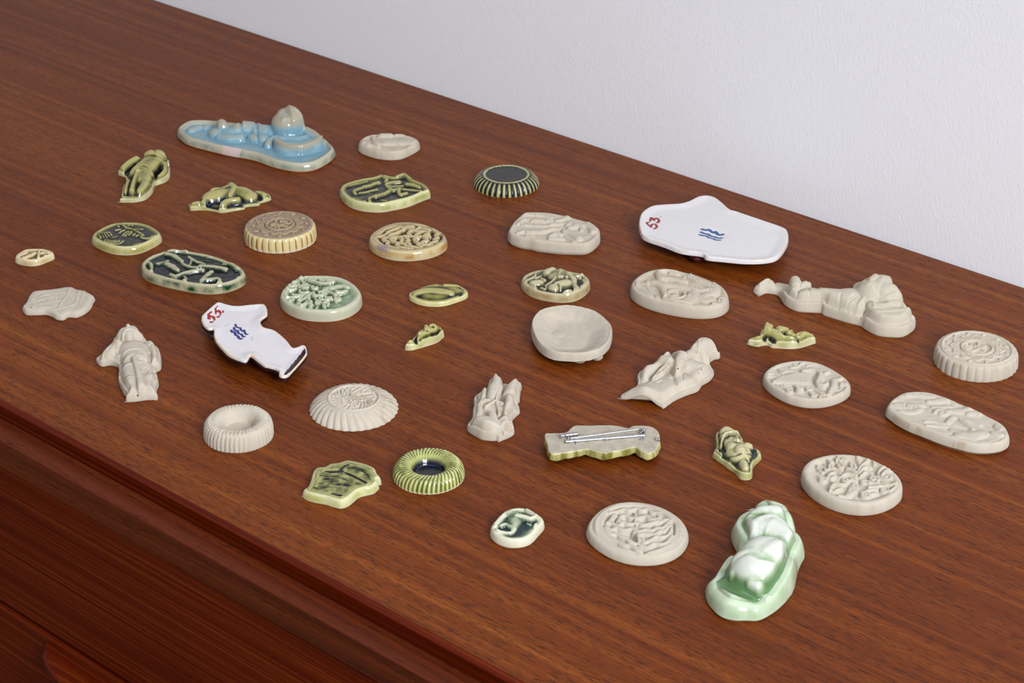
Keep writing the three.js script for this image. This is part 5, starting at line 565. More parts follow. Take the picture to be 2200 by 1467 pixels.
pressed({ name: 'relief_medallion', label: 'unglazed off-white oval medallion with a coiled scaly dragon', category: 'medallion', at: [0.0331, -0.0983], mat: BISCUIT, cell: 0.32, uneven: 0.12, colour: clay(0xbfb5a3, 0.5, (s) => step(0.05, 0.5, s.low) * step(-0.1, 0.4, s.n + 0.2) * 0.5),
  outline: [-18.3, 19.7, -20.5, 16.4, -22.2, 11.2, -23.8, 3.3, -23.3, -2.6, -20, -8, -15, -11.9, -7.8, -14.2, 0.4, -15.3, 9.4, -15.2, 17.4, -14.2, 25.4, -9.5, 29.7, -4.2, 31.8, -2.3, 32.1, 1.2, 31.5, 6.2, 28.6, 11.8, 23.3, 16.4, 16.9, 19.5, 10.2, 22.3, 3.6, 23.7, -4, 24, -11.6, 22.9],
  height: (x, z, d) => 7 - 0.8 * step(2, 6, d), side: { w: 2.2, n: 2.6, tuck: 0.5 }, body: 'disc',
  feats: [part('dragon'), ridge([-11.4, 8.4, -4.5, 6.3, 2, 3.2, 8.5, 1.5, 15, -1.6, 18.4, -5.9], [1.79, 3.13, 3.58, 3.58, 3.13, 2.24], 2.2), ridge([19.2, 2.5, 20.1, -2.2, 18.8, -7.6, 14.9, -10.7], [3.58, 3.58, 2.68, 1.79], 2.1), ridge([-0.5, -10.5, 5.9, -9.4, 11.6, -9.2, 16.3, -8], [2.24, 2.68, 2.5, 1.97], 2), ridge([-3.1, -9.5, 2.2, -11.5], [1.34], 1.2), ridge([5.7, 18.2, 11.3, 19.7, 15.2, 16.2, 15, 8.7, 11.9, 2.4], [3.13, 4.02, 4.47, 4.02, 3.58], 2), ridge(ringOf(...[7, 11.9], 4.6, 4.4, 0, 20), [0.8], 2.2, { closed: true }), knob([6.6, 12.2], [2.68], 1.4), ridge([-11, 6.7, -4, 9.8, 3.3, 16.5], [2.5, 2.24, 1.79], 2), ridge([-13.6, 9, -11.6, 7.3], [2.06], 1.5), ridge([-15.8, -2.5, -11.1, 1.5, -6.7, -1, -0.2, -2.7, 2.1, -3.4], [2.24, 2.24, 2.5, 1.97, 1.34], 2.2), ridge([-17.6, -4.9, -14.9, -8.7, -10.2, -11.4], [1.07, 1.34, 1.07], 1.1), ridge([-11.6, -7.4, -8.3, -9], [1.34], 1.3), ridge([15.2, 6, 21.5, 5.6, 23.5, 2.5], [3.13, 3.58, 2.68], 1.6), groove([9.1, -2.9, 12.7, -4.8], [2.06], 1.4), groove([4.8, 17.7, 6.9, 18.4], [1.79], 1.2), groove([-5.5, -6.1, -0.7, -6.3], [0.89], 0.7), groove([-8.8, 2.2, -1.6, -0.2], [0.54], 0.5),
    ...Array.from({ length: 64 }, (_, i) => { const u = (i % 16) / 15, v = Math.floor(i / 16) / 3, a = [-4.2, 7.4, 18.4, -5.9], b = [-4.3, 2.2, 17.7, -9.2]; return knob([a[0] + (a[2] - a[0]) * u + (v - 0.5) * 2 + ((i >> 4) & 1) * 0.4, a[1] + (a[3] - a[1]) * u + (v - 0.4) * 5.2 + 1.3 * Math.sin(u * 5)], [0.55], 0.5, { op: 'add' }); }), ...Array.from({ length: 27 }, (_, i) => { const u = (i % 9) / 8, v = Math.floor(i / 9) - 1, a = [-2.1, -10.4, 14.7, -7.9]; return knob([a[0] + (a[2] - a[0]) * u - v * 0.9, a[1] + (a[3] - a[1]) * u + v * 1.1], [0.5], 0.45, { op: 'add' }); }), ...Array.from({ length: 22 }, (_, i) => { const t = i / 22 * 5 - 0.6, c = [7.9, 12.4]; return cord([c[0] + 5.4 * Math.cos(t), c[1] + 5 * Math.sin(t), c[0] + 7 * Math.cos(t), c[1] + 6.6 * Math.sin(t)], [0.32], 0.5); }), ...Array.from({ length: 14 }, (_, i) => { const t = i * 2.4, r = 2.3 * Math.sqrt(i + 1) * 0.8, c = [17.8, 5]; return knob([c[0] + r * Math.cos(t) * 1.2, c[1] + r * Math.sin(t)], [0.5], 0.45, { op: 'add' }); }),
    part('wave'), ridge([-17.5, 15, -11.4, 16.3, -5.2, 20, -1.5, 23.2], [2.68, 3.13, 2.24, 1.34], 1.3), ridge([-15.4, 11.9, -6.6, 16, 3, 21.9, 6.2, 25.4], [1.16, 1.34, 1.16, 0.8], 1.2), groove([-13.2, 13.9, -3.6, 21.2], [0.45], 0.6), groove([-11, 14.6, -2.4, 21.4], [0.36], 0.5), ridge([15.5, 22.4, 18.8, 18.2, 23.1, 19.5], [1.34, 1.61, 1.07], 0.9), ridge([19.8, 17.3, 24, 14.9, 28.9, 11.3, 30.7, 6.5], [1.07, 1.52, 1.34, 1.07], 1), groove([20.3, 15, 23.6, 11.4, 26.2, 9.8], [0.63], 0.6), groove([22.4, 16.3, 26.2, 14.9], [0.45], 0.4), ridge(curlOf(...[27.4, 5.6], 2.06, 0.9, 0), [0.72], 1), ridge(curlOf(...[28.4, -0.4], 2.24, 0.9, 2), [0.72], 1), ridge([29.3, 5.2, 30.8, 5.1], [0.72], 0.8), groove([20.3, 34.4, 33.9, 22.5], [0.04], 0.01)] });

pressed({ name: 'relief_medallion', label: 'brownish green glazed medallion with shells and a peaked mound', category: 'medallion', at: [-0.0253, -0.0642], mat: GLAZE, cell: 0.32, pool: 1.2, uneven: 0.12, fade: 0.4,
  outline: [-14.2, 12.7, -14.7, 11.5, -14.7, 7.4, -14.1, 0.8, -11.6, -3.7, -8.8, -5.6, -7, -7.6, -3.7, -10, -0.7, -10.7, 2, -10.2, 4.7, -12.8, 8.3, -13.8, 13.3, -12.4, 16.2, -10.9, 18.2, -7.9, 20.3, -3.1, 21.7, 3.4, 21, 8.9, 17.9, 13.4, 12.3, 17.1, 6.3, 19.4, -0.3, 19.8, -6.3, 18, -11.1, 15.1],
  height: (x, z, d) => 4.9 - 0.8 * step(1.8, 3.6, d), side: { w: 1.8, n: 2.2, tuck: 0.3 }, body: 'disc',
  colour: pooled(0xb3aa85, 0x7b7550, 0x2c2c22, { bias: 0.46, gain: 0.75, border: 2, patch: 0.15, run: 0x94743c, edge: 0xb8ae8a, w: 1.8, rimTone: 0.2, sideRun: 0.8 }),
  feats: [part('mound'), ridge([0.5, -1.9, 4.2, -1.8, 8.3, 1], [6.78, 6.44, 4.4], [3.4, 2.8, 1.8]), ridge([5.5, -4.9, 9.6, -3.1, 12.5, -0.7], [2.71, 3.05, 2.03], [3.4, 2.8, 2.2]), part('shell'), ridge([-4.4, 0.7, -3.8, -2.2], [3.05, 2.71], [4.2, 4.4]), ridge([-3.6, 13.5, -1.9, 10.9], [2.71, 2.71], 2.2), ridge([-1.8, 20.3, -0.2, 17.9], [2.37, 2.24], 2), groove([-2.3, 21.2, -0.5, 16.7], [0.47], 0.5), ridge([8.7, 10.9, 9.2, 9.5], [3.73, 3.39], 3.2), ridge([8.6, 7.7, 10.5, 3.1], [3.05, 3.73], 3.6), groove([9.6, 8.8, 12.2, 10.5], [1.15], 1.1), groove([9.2, 2.2, 10.2, 2.3], [0.81], 0.8), ridge([17.8, 12.4, 18.4, 10, 21.3, 11.4], [1.9, 2.37, 1.36], 2.2), ridge([12.7, 0.1, 17.3, 3, 20.4, 6.2], [1.49, 1.69, 2.03], 2.2), ridge([4.1, 1.3, 5.1, 0.4], [1.36], 3.6), knob([7.6, -0.8], [1.02], 3.8), part('twig'), ridge([-7.7, 19, -8.4, 13.6, -8.3, 7.5, -10.3, 4.2], [0.75, 0.81, 0.81, 0.68], 1.4), ridge([-6.8, 8.2, -6.3, 4.7, -6.5, 1.9], [0.68], 1.2), ridge([-0.5, -5.1, 1.9, 0.2, 3.2, 6.5, 3.3, 11.7], [0.61, 0.68, 0.68, 0.61], [3.8, 3, 2, 1.4]), ridge([2.8, 14.8, 5.5, 14.9, 4.3, 11.5], [0.54], 1.2), ridge([0.5, -5, 2.5, -0.6], [0.47], 3.8), ridge([-3.8, 6.6, -1.5, 6.6, -1.1, 8.2], [1.02, 0.88, 0.68], 1.3), ridge([7.5, -7.3, 10, -11.1], [0.75], 1.5), ridge([9.2, -6.8, 11.5, -7.8], [0.81], 1.2), ridge([19.1, 0.5, 19, -3.4], [1.22, 1.69], 1.4), ridge([13.7, -7.7, 16.6, -5.3], [1.02], 1), groove([12.6, -4.8, 14.6, -3.5], [1.69], 0.8)] });

pressed({ name: 'relief_medallion', label: 'small olive and black glazed oval with a smooth leaf-like relief', category: 'medallion', at: [-0.0633, -0.0123], mat: GLAZE, cell: 0.3, pool: 2, uneven: 0.08,
  outline: [-10.9, 12.2, -11.3, 10.8, -11.3, 8.2, -10.5, 4.3, -9.4, -1, -5.7, -6.7, -0.8, -10.3, 3.4, -12.7, 7.2, -12.5, 11, -11, 12.3, -10.8, 13.6, -8.8, 13.2, -5, 12.5, 0.8, 10.5, 6.4, 6.7, 11, 2, 13.8, -2.6, 14.4, -6.9, 14.2],
  height: (x, z, d) => 2.6 + 1.8 * step(0, 6, d), side: { w: 1, n: 2, tuck: 0.25 }, body: 'disc',
  colour: OLIVE({ bias: 0.6, gain: 1.15, border: 1.6, patch: 0.15, pale: 0xa49d62, mid: 0x7c7836, deep: 0x10141c, edge: 0xd2cb98, run: 0xb9b36c, w: 1, rimTone: 0 }),
  feats: [part('leaf'), ridge([-6.6, 12.3, -3, 5.7, 2.8, 1.5, 8.8, -1.2], [1.67, 2.98, 2.98, 1.49], 1.4), ridge([-8.9, 3.8, -7.1, -0.4, -4, -4], [0.89, 1.31, 0.89], 1), ridge([-0.4, -5.4, 2.3, -8.6, 5, -11], [1.49, 1.91, 1.49], 1.3), ridge([9.5, -10.5, 12.6, -8], [1.07], 0.7), groove([-3, 15.2, 4.1, 12.4, 9.9, 7.4, 13, 2.1], [1.49], 0.7), groove([-8.4, 6.1, -4.2, 1, -0.4, -3.6], [1.01], 0.6), groove([11.5, -5.2, 15.2, -1.6], [1.79], 0.7), ...Array.from({ length: 22 }, (_, i) => groove([-6.6, 6.2, -5.3, 6.8].map((v, k) => v + (i % 11) * ([-5.5, 5.7, -5.5, 5.7][k] - [-6.6, 6.2, -6.6, 6.2][k]) + Math.floor(i / 11) * ([-4.6, 7.5, -4.6, 7.5][k] - [-6.6, 6.2, -6.6, 6.2][k])), [0.27], 0.12))] });

pressed({ name: 'relief_medallion', label: 'olive glazed round medallion with a long-tailed bird on a dark ground', category: 'medallion', at: [-0.2436, 0.0537], mat: GLAZE, cell: 0.32, pool: 1.2, uneven: 0.12,
  outline: [-14.1, 14.8, -14.3, 13.4, -15.7, 8.9, -17.7, 2, -17.3, -2.9, -15.3, -7.5, -10.9, -11.8, -5.5, -15.4, 0.4, -17.1, 7.1, -16.4, 13, -14.5, 16.9, -13, 16.6, -12.2, 18.1, -7.1, 19.3, -0.8, 18.8, 5.4, 16.7, 10.6, 11.9, 14.5, 6.3, 16.8, 0.2, 17.5, -6.3, 16.9, -11.2, 15.8],
  height: (x, z, d) => 5 - 0.9 * step(2, 3.6, d), side: { w: 2, n: 2, tuck: 0.3 }, body: 'disc',
  colour: OLIVE({ bias: 0.82, gain: 1.1, border: 3.2, patch: 0.1, pale: 0xa9a269, mid: 0x5c5c30, deep: 0x14161e, edge: 0xbdb684, run: 0x8f8534, w: 2, rimTone: 0.12, sideRun: 0.8 }),
  feats: [part('bird'), ridge([-10.1, -3.2, -13.1, -4.4, -11.6, -6.2, -8.4, -5.8, -6, -5.2], [0.55, 0.62, 0.69, 0.83, 0.89], 1.1), ridge([-7.5, -7.7, -7.4, -9.9, -5.6, -9.3], [0.62], 1), ridge([-5.7, -4.9, -1.8, -6.2, 3.9, -5.8, 9.1, -5], [1.03, 0.89, 0.89, 0.83], 1.1), ridge([-7.9, 0.8, -6.7, -1.4], [0.69], 1), ...[[550, 240, 620, 205], [570, 260, 660, 215], [600, 290, 700, 225], [640, 290, 730, 225], [690, 280, 760, 230], [730, 285, 790, 250], [780, 290, 830, 260], [820, 300, 870, 270]].map(() => null).filter(Boolean), ridge([-3.8, 1.5, -4.3, -0.7, -4, -2.6], [0.48], 1), ridge([0.7, 2.9, -1.1, -0.3, -1.5, -3.2], [0.48], 1), ridge([2, 2.3, 0.5, -1.2, 0.1, -4.1], [0.48], 1), ridge([2.6, 0.1, 1.3, -3.5], [0.48], 1), ridge([4.7, -1.2, 3.9, -3.6], [0.55], 1), ridge([6.7, -1.8, 7, -3.7], [0.55], 1), ridge([4.6, -5.3, 8.2, -5.3, 9.3, -3.1], [0.89], 0.9), ridge([10.8, -2.3, 13.6, -3.1, 15.5, -5.8, 15.8, -8.7], [0.76, 0.89, 0.89, 0.62], 1.2), ridge([12.8, -7.2, 14.6, -8.8], [0.55], 0.9), ridge([-1.4, -7.6, 2, -10], [0.83, 1.17], 0.8),
    part('tail'), ridge([-12.4, 10.1, -10.7, 7.6, -8.2, 5.3, -4.3, 6.7], [0.55], 1), ridge([-11.5, 10.4, -6.4, 12.8], [0.62], 1.1), ridge([-11.1, 9, -5.7, 11.2], [0.52], 1), ridge([-9.8, 7.9, -4.4, 10.1], [0.52], 1), ridge([-8.8, 7, -4.7, 8.1], [0.48], 1), ridge([-2.1, 8, -1.6, 5.4], [0.76], 0.6), ridge([-0.4, 15, 3.5, 14.7, 6.3, 12.7, 7.5, 10.2, 6.3, 7], [0.52], 1), ridge([-0.1, 13.1, 3.5, 12.1, 4.9, 9.8, 4.1, 7.9], [0.48], 1), ridge([-2.7, 12.8, 0.9, 11.7, 2.9, 9.5], [0.48], 0.9), ridge([14.9, 6.8, 14.5, 5.6, 15.7, 2.2], [0.41], 0.7)] });

pressed({ name: 'relief_medallion', label: 'tiny honey cream glazed oval with a small animal relief, leftmost of all the pieces', category: 'medallion', at: [-0.2646, 0.1018], mat: GLAZE, cell: 0.26, pool: 1, uneven: 0.08,
  outline: [-3.9, 10.9, -5, 9.4, -6.2, 6.2, -7.4, 2, -5.6, -1.8, -2.3, -5.1, 1.9, -7.7, 6.1, -7.8, 9.1, -7.3, 9.9, -6.8, 9.9, -5.8, 9.8, -2.7, 10, 1.7, 9.2, 5.2, 6.9, 8.1, 3.6, 9.8, -0.5, 10.8, -3, 11],
  height: (x, z, d) => 3.9 - 0.8 * step(1.2, 2.6, d), side: { w: 1.3, n: 2, tuck: 0.25 }, body: 'disc',
  colour: pooled(0xc9b98f, 0xa38c60, 0x5a4024, { bias: 0.35, gain: 1.1, border: 2, patch: 0.2, run: 0xb08a46, edge: 0xcfc29c, w: 1.3, rimTone: 0.1 }),
  feats: [part('animal'), ridge([-2.1, 8.5, -2.5, 5.6, -2.7, 2.9], [0.76, 1.06, 0.76], 1.3), ridge([1.9, 9.5, 2, 6.9, 2, 4.3, 1.5, 0.8], [1.19, 1.36, 1.49, 1.61], 1.5), ridge([0.2, -3.2, 4, -0.1, 7.8, 3], [0.72, 0.85, 0.93], 1.4), ridge([4, -2, 4.5, -3.1], [1.27, 1.06], 1.2), ridge([5, -4.8, 6.5, -4.8], [1.27], 1.2), knob([8, -1.6], [0.85], 1), groove([-0.9, 1.6, 4.4, 5.4], [0.3], 0.4), part('plants'), ridge([7.6, 8.3, 7.9, 6.8], [0.64], 0.6), ridge([9.6, 6, 9.8, 4.5, 11.1, 4], [0.51], 0.7), ridge([12.1, 3.7, 10.8, 1.7], [0.34], 0.6), ridge([12.9, 3, 11.6, 1], [0.34], 0.6), ridge([13.1, 1.6, 12.2, -0.1], [0.34], 0.6), groove([9.4, 7.4, 11.8, 7.9], [0.34], 0.5)] });

pressed({ name: 'relief_medallion', label: 'unglazed off-white oval medallion with a plump lying figure, right of the pale blue dish', category: 'medallion', at: [-0.2259, -0.1417], mat: BISCUIT, cell: 0.34, uneven: 0.1,
  outline: [-9.7, 18, -13.1, 14.3, -15.8, 9.4, -16, 3.5, -14.3, -2, -11.2, -3.2, -9.5, -4.9, -6.2, -7.2, -4.5, -8.4, -3.6, -10.4, -0.5, -12.9, 6.3, -13.7, 12.1, -13.4, 14.8, -12.5, 17.4, -9.2, 17.6, -5.5, 18.7, 1, 18.5, 8, 15, 13.8, 8.8, 17, 2.2, 18.8, -3.7, 18.9, -8.5, 17.9],
  height: (x, z, d) => 5.6 - 0.6 * step(1.5, 4, d), side: { w: 2, n: 2, tuck: 0.35 }, body: 'disc', colour: clay(0xbfb5a3, 1, (s) => step(0.2, 0.5, s.n) * 0.3),
  feats: [part('figure'), ridge([-1.8, 7.3, 3.9, 2.2, 12.1, -6.1], [4.03, 4.36, 4.36], [1.8, 2, 1.6], { pw: 3 }), ridge([-4.2, 16.8, -0.9, 13.9, 3, 12.7], [1.34, 1.54, 1.34], 1.6), ridge([-8.4, 15.4, -8.7, 12.2, -6.3, 12.3], [0.87, 1.68, 1.01], 1.3), ridge([-10.1, 4.2, -5, 8.9], [1.54, 1.01], 1.5), ridge([-8.5, 0.5, -8.8, -1.6], [1.48, 1.34], 1.6), ridge([-7.5, -1.8, -4, -5], [2.01, 2.01], 1.8), ridge([-2, -8.2, 1.6, -10.7], [1.34, 1.01], 1.3), groove([4.3, 15, 8.6, 11.8, 14.4, 7.3, 18.6, 3.1, 17.9, -2], [0.47], 0.8), ridge([9.6, 16.6, 13, 12.5], [0.74], 0.6), ridge([14.9, 13.6, 17.4, 7.5], [0.74], 0.5), groove([17.9, 7.1, 18, 5.8], [0.87], 0.6), part('pit', 'black firing pit'), groove([11, 17.7], [0.5], 0.5), groove([7.2, 20], [0.3], 0.4)] });

pressed({ name: 'relief_medallion', label: 'large dark bottle green glazed oval with a striding figure in pale relief', category: 'medallion', at: [-0.1848, 0.0552], mat: GLAZE, cell: 0.34, pool: 1.7, uneven: 0.15,
  outline: [-18.9, 22, -21.2, 19.4, -24.5, 13.4, -25.6, 5.6, -24.3, -0.7, -22.3, -4, -19.8, -6.3, -16.4, -7.8, -14.4, -9.8, -6.3, -12.8, 1.3, -15.1, 10.4, -15.8, 19.2, -15.6, 25.7, -14.7, 31.6, -11.2, 33.2, -9.5, 34.2, -4.7, 33.2, 2.5, 30.6, 8.9, 26.8, 13.6, 21.8, 16, 13.8, 18.8, 5, 22.3, -4.3, 23.6, -12.1, 23.6],
  height: (x, z, d) => 5.6 - 1.3 * step(1.8, 4.4, d), side: { w: 1.9, n: 2, tuck: 0.3 }, body: 'disc',
  colour: pooled(0xaaa585, 0x2f4f2a, 0x0c1218, { bias: 0.8, gain: 0.85, border: 3, patch: 0.1, edge: 0xb1a988, run: 0x27482a, w: 1.9, rimTone: 0.05, sideRun: 1.1, bare: 0xb0a888 }),
  feats: [part('figure'), ridge([-19.7, 1.9, -19.8, -3.2, -18.2, -6.8, -14, -7.5], [1.62, 2.1, 2.1, 1.24], 1.8), ridge([-19.4, 1.6, -14.8, 0.5, -6.6, 2], [1.91, 2.19, 1.62], 2), ridge([-5.7, 2.7, -1.4, 3.9, 4.2, 2.6, 6.2, -0.6], [1.14, 1.14, 1.24, 1.14], 1.6), ridge([-8.3, -4.5, -4.3, -3.6, 0.3, -3.3, 5.2, -4], [0.95, 1.24, 1.05, 0.95], 1.5), ridge([-4.7, -3.3, -1.3, 0.3, 0.4, 3], [0.86], 1.2), ridge([5.5, -0.7, 11.6, -4.6, 18.6, -7.2], [1.24, 1.71, 2.1], 2), ridge([1.6, 16.9, 5.3, 16.5, 5.7, 11.2, 7.5, 5.4, 10.2, 1.6], [1.14, 1.62, 1.43, 1.43, 1.43], 2), ridge([-10.1, 9.4, -5.5, 9.7, -0.1, 10.6], [2.38, 2.86, 1.71], 1.9), ridge([-14.8, 12.8, -13.2, 9.3, -13.1, 6.3], [1.14, 1.14, 0.95], 1.4), ridge([-19.6, 15.6, -16.9, 15.4, -9.7, 20.5], [1.24, 1.62, 0.95], 1.7), ridge([-11.2, 23.2, -9.1, 20.7], [0.76], 1.2), ridge([8.8, 13.4, 11.6, 14.5, 12.9, 16.8], [0.95, 1.05, 1.05], 1.4), ridge([15.4, -0.1, 18.2, 7.3, 20.3, 11], [1.71, 2.19, 1.91], 1.9), ridge([19.5, 10.3, 22.2, 5.9, 25.3, 3.1, 31.2, 8.3], [1.24, 1.24, 1.33, 1.62], 1.8), ridge([13.5, -10.5, 17.1, -12.3, 22.5, -12], [1.05, 1.91, 2.19], 1.6), ridge([-2.8, -8.5, 1.1, -12.7], [0.76], 0.5), ridge([1.1, -7.6, 5.5, -10], [0.76], 0.5), ridge([32.3, -5, 36, 1.4, 36.6, 6.4], [1.43], 0.8)] });

pressed({ name: 'figurine', label: 'olive glazed lying figurine with deep blue hollows, beside the green standing boy', category: 'figurine', at: [-0.2391, -0.0207], mat: GLAZE, keep: 1, roll: 2, soft: 1.2, cell: 0.32, pool: 1.6, uneven: 0.08,
  outline: [-12.8, 20.9, -13.7, 19.8, -13.4, 17.7, -12.6, 13.8, -11.4, 10.2, -12.7, 7, -12.2, 1.4, -10.5, -5.1, -10.2, -8.1, -4.6, -11.9, 1.2, -15.9, 2.9, -16.9, 5.1, -20.3, 10.9, -21, 15.6, -18.3, 16.1, -15.3, 15, -10.3, 16.5, -7.6, 12.6, -1.1, 14.1, 1.6, 11.4, 7.1, 7.9, 13.8, 2.9, 15.3, -3.6, 18.7, -8, 23.3, -10.1, 22.8],
  height: (x, z, d) => 1.2 + 1.2 * step(0, 2.5, d), side: { w: 0.8, n: 2, tuck: 0.25 }, body: 'base',
  colour: OLIVE({ bias: 0.5, gain: 0.7, border: 0.9, patch: 0.22, pale: 0xa49d62, mid: 0x61622a, deep: 0x10142e, edge: 0xc6c092, w: 0.8, rimTone: 0.25 }),
  feats: [part('body'), ridge([-7.5, 9.1, -5.9, 4.5, -3.2, -1.1], [5.49, 5.99, 4.99], [5, 5.6, 5]), ridge([-2.1, -5.4, 2.6, -7.8, 8.3, -8], [5.49, 5.99, 5.49], [5.2, 5, 4]), ridge([-10.2, 4.5, -8.3, -0.5, -7.3, -6.2, -2.2, -5.5, 1.5, 1.2], [2, 2.3, 2.5, 2.2, 1.7], [5.4, 6, 6.6, 6, 4.6]), groove([-8.1, 4.5, -8.4, -1.7, -7.9, -5.4], [2.3], 1.6), part('limb'), ridge([-7.5, 23.4, -5.9, 18.9], [3.5, 3], 3), ridge([-7.9, 12.6, -2.3, 18.9, 3.8, 18.3], [1.5, 1.8, 1.7], 3), ridge([9.1, 15.2, 5.1, 7.7, 7.6, 0.7], [2, 2.2, 2], 3.6), ridge([11.2, 11.8, 14, 7.8, 17.5, 6.3], [2.8, 3, 2.2], 2.8), ridge([21.3, -0.2, 19.7, -8.3, 18, -13.2, 11.3, -15.4, 7.7, -13.9], [2, 2, 2, 1.8, 1.5], 2.6), groove([6.7, 7.8, 10.3, 3.1, 14.8, -0.8], [2], 1.0), groove([-2.7, 14.5, 3.3, 14], [2.5], 1.1), groove([12.5, -11.6, 15.8, -11.3], [2.3], 0.9), groove([-6.1, 17.5, 0.4, 22.8], [1.2], 0.8)] });

pressed({ name: 'figurine', label: 'olive glazed boy in a belted coat lying with his head to the wall, far left', category: 'figurine', at: [-0.3042, -0.0089], mat: GLAZE, keep: 1, roll: 2.4, soft: 1.3, cell: 0.34, pool: 1.9, uneven: 0.07,
  outline: [13.4, 32, 15.2, 30.8, 15.4, 29.3, 11.6, 25.8, 4.9, 19, -1.6, 11.7, -8.8, 6.9, -13.7, 6.4, -15.7, 6.4, -16.9, 4.7, -18.6, -0.9, -19.9, -7.2, -19.4, -11.4, -16.8, -12.1, -15.6, -13.9, -16.2, -16.3, -17.5, -20.3, -16.6, -24.2, -11.4, -25, -8.5, -24.7, -5.2, -24.6, -3.2, -23.6, -1.8, -21.8, 4.7, -17.3, 11.1, -11.4, 14.1, -5.4, 13.9, 1.2, 14.5, 2.8, 21.4, 10.9, 25.1, 19.5, 23.2, 25.5, 19.5, 29.1, 16.5, 31.6],
  height: (x, z, d) => 1.4 + 1.2 * step(0, 2.5, d), side: { w: 0.8, n: 2.2, tuck: 0.25 }, body: 'base',
  colour: OLIVE({ bias: 0.5, gain: 0.7, border: 0.8, patch: 0.2, pale: 0xa49d62, mid: 0x646124, deep: 0x14161c, edge: 0xcfc8a4, w: 0.8, rimTone: 0.3 }),
  feats: [part('robe'), ridge([-5.4, -12.3, -2, -4.9, 0.4, 1.6], [7.92, 8.36, 7.48], [6.4, 6.2, 5.6], { pw: 3 }), ridge([5.4, 3, 11, 9.5], [7.04, 7.48], [5.4, 5.2], { pw: 3 }), part('trousers'), ridge([6.5, 16.3, 13.3, 24.2], [3.52, 3.08], [4.6, 4]), ridge([17.6, 12.2, 21.6, 18.4], [4.84, 4.84], [5, 4.4]), part('sash'), ridge([2.8, 5.5, 9.6, 13.7, 18.9, 23.7], [1.5, 1.58, 1.93], [6.6, 6, 5.2]), cord([-3.1, 4.8, -1.8, 0.8, 0.1, -2.5, 6, -2], [1.14], 0.7), cord([-1.7, 7.8, -0.3, 2.2, 4.6, 0.7, 10.4, 1.2], [0.97], 0.6), cord([1.1, 12.4, 2.3, 7.2, 6.4, 3.4, 15.4, 5.4, 17.9, 5.9], [1.06], 0.6), groove([1.7, 9, 9, 16.8, 16.1, 24.4], [1.5], 1.4), groove([4, 7, 11.6, 14.5, 19.8, 22.5], [1.5], 1.4), part('arm'), ridge([-16.9, -9.8, -16.6, -2.7, -14.1, 5.2], [2.64, 2.81, 2.64], [5, 4.6, 3.4]), ridge([2.9, -15.4, 10.3, -10.2, 13.7, -3.2, 14.4, 0.3], [2.64, 2.81, 3.08, 2.2], [5, 4.4, 3.8, 2.8]), groove([3.4, -11.5, 5, -7.2, 10.6, -0.7], [2.46, 2.64, 1.76], 1.4), groove([-12.2, -3.6, -10.8, 2.3, -9.4, 5.3], [2.2, 2.64, 1.76], 1.2), groove([9.7, -3.9, 14.4, -3.8], [0.62], 0.5), part('head'), ridge([-11.1, -16.1, -7.8, -19], [4.84, 5.28], [8, 8]), ridge([-3.8, -21.2], [2.64], 5.6), ridge([-12.7, -13.3, -9.7, -14.4, -7.7, -16.1, -4.4, -16.1, -2.6, -17.9], [1.23, 1.41, 1.32, 1.23, 1.06], [7, 8.2, 8.2, 7.4, 6]), groove([-11.6, -11.3, -7.5, -14.1, -2.4, -16.6], [1.14], 1), groove([-4.3, -19.3, 0.2, -18.9], [1.14], 1.2), groove([-12.3, -19.5, -7.2, -16.4], [1.06], 0.8), part('foot', 'pale unglazed foot'), ridge([14.5, 31, 18.1, 29.4, 21.3, 26.6, 24.1, 22.8, 25, 20.4], [1.76], 2)] });

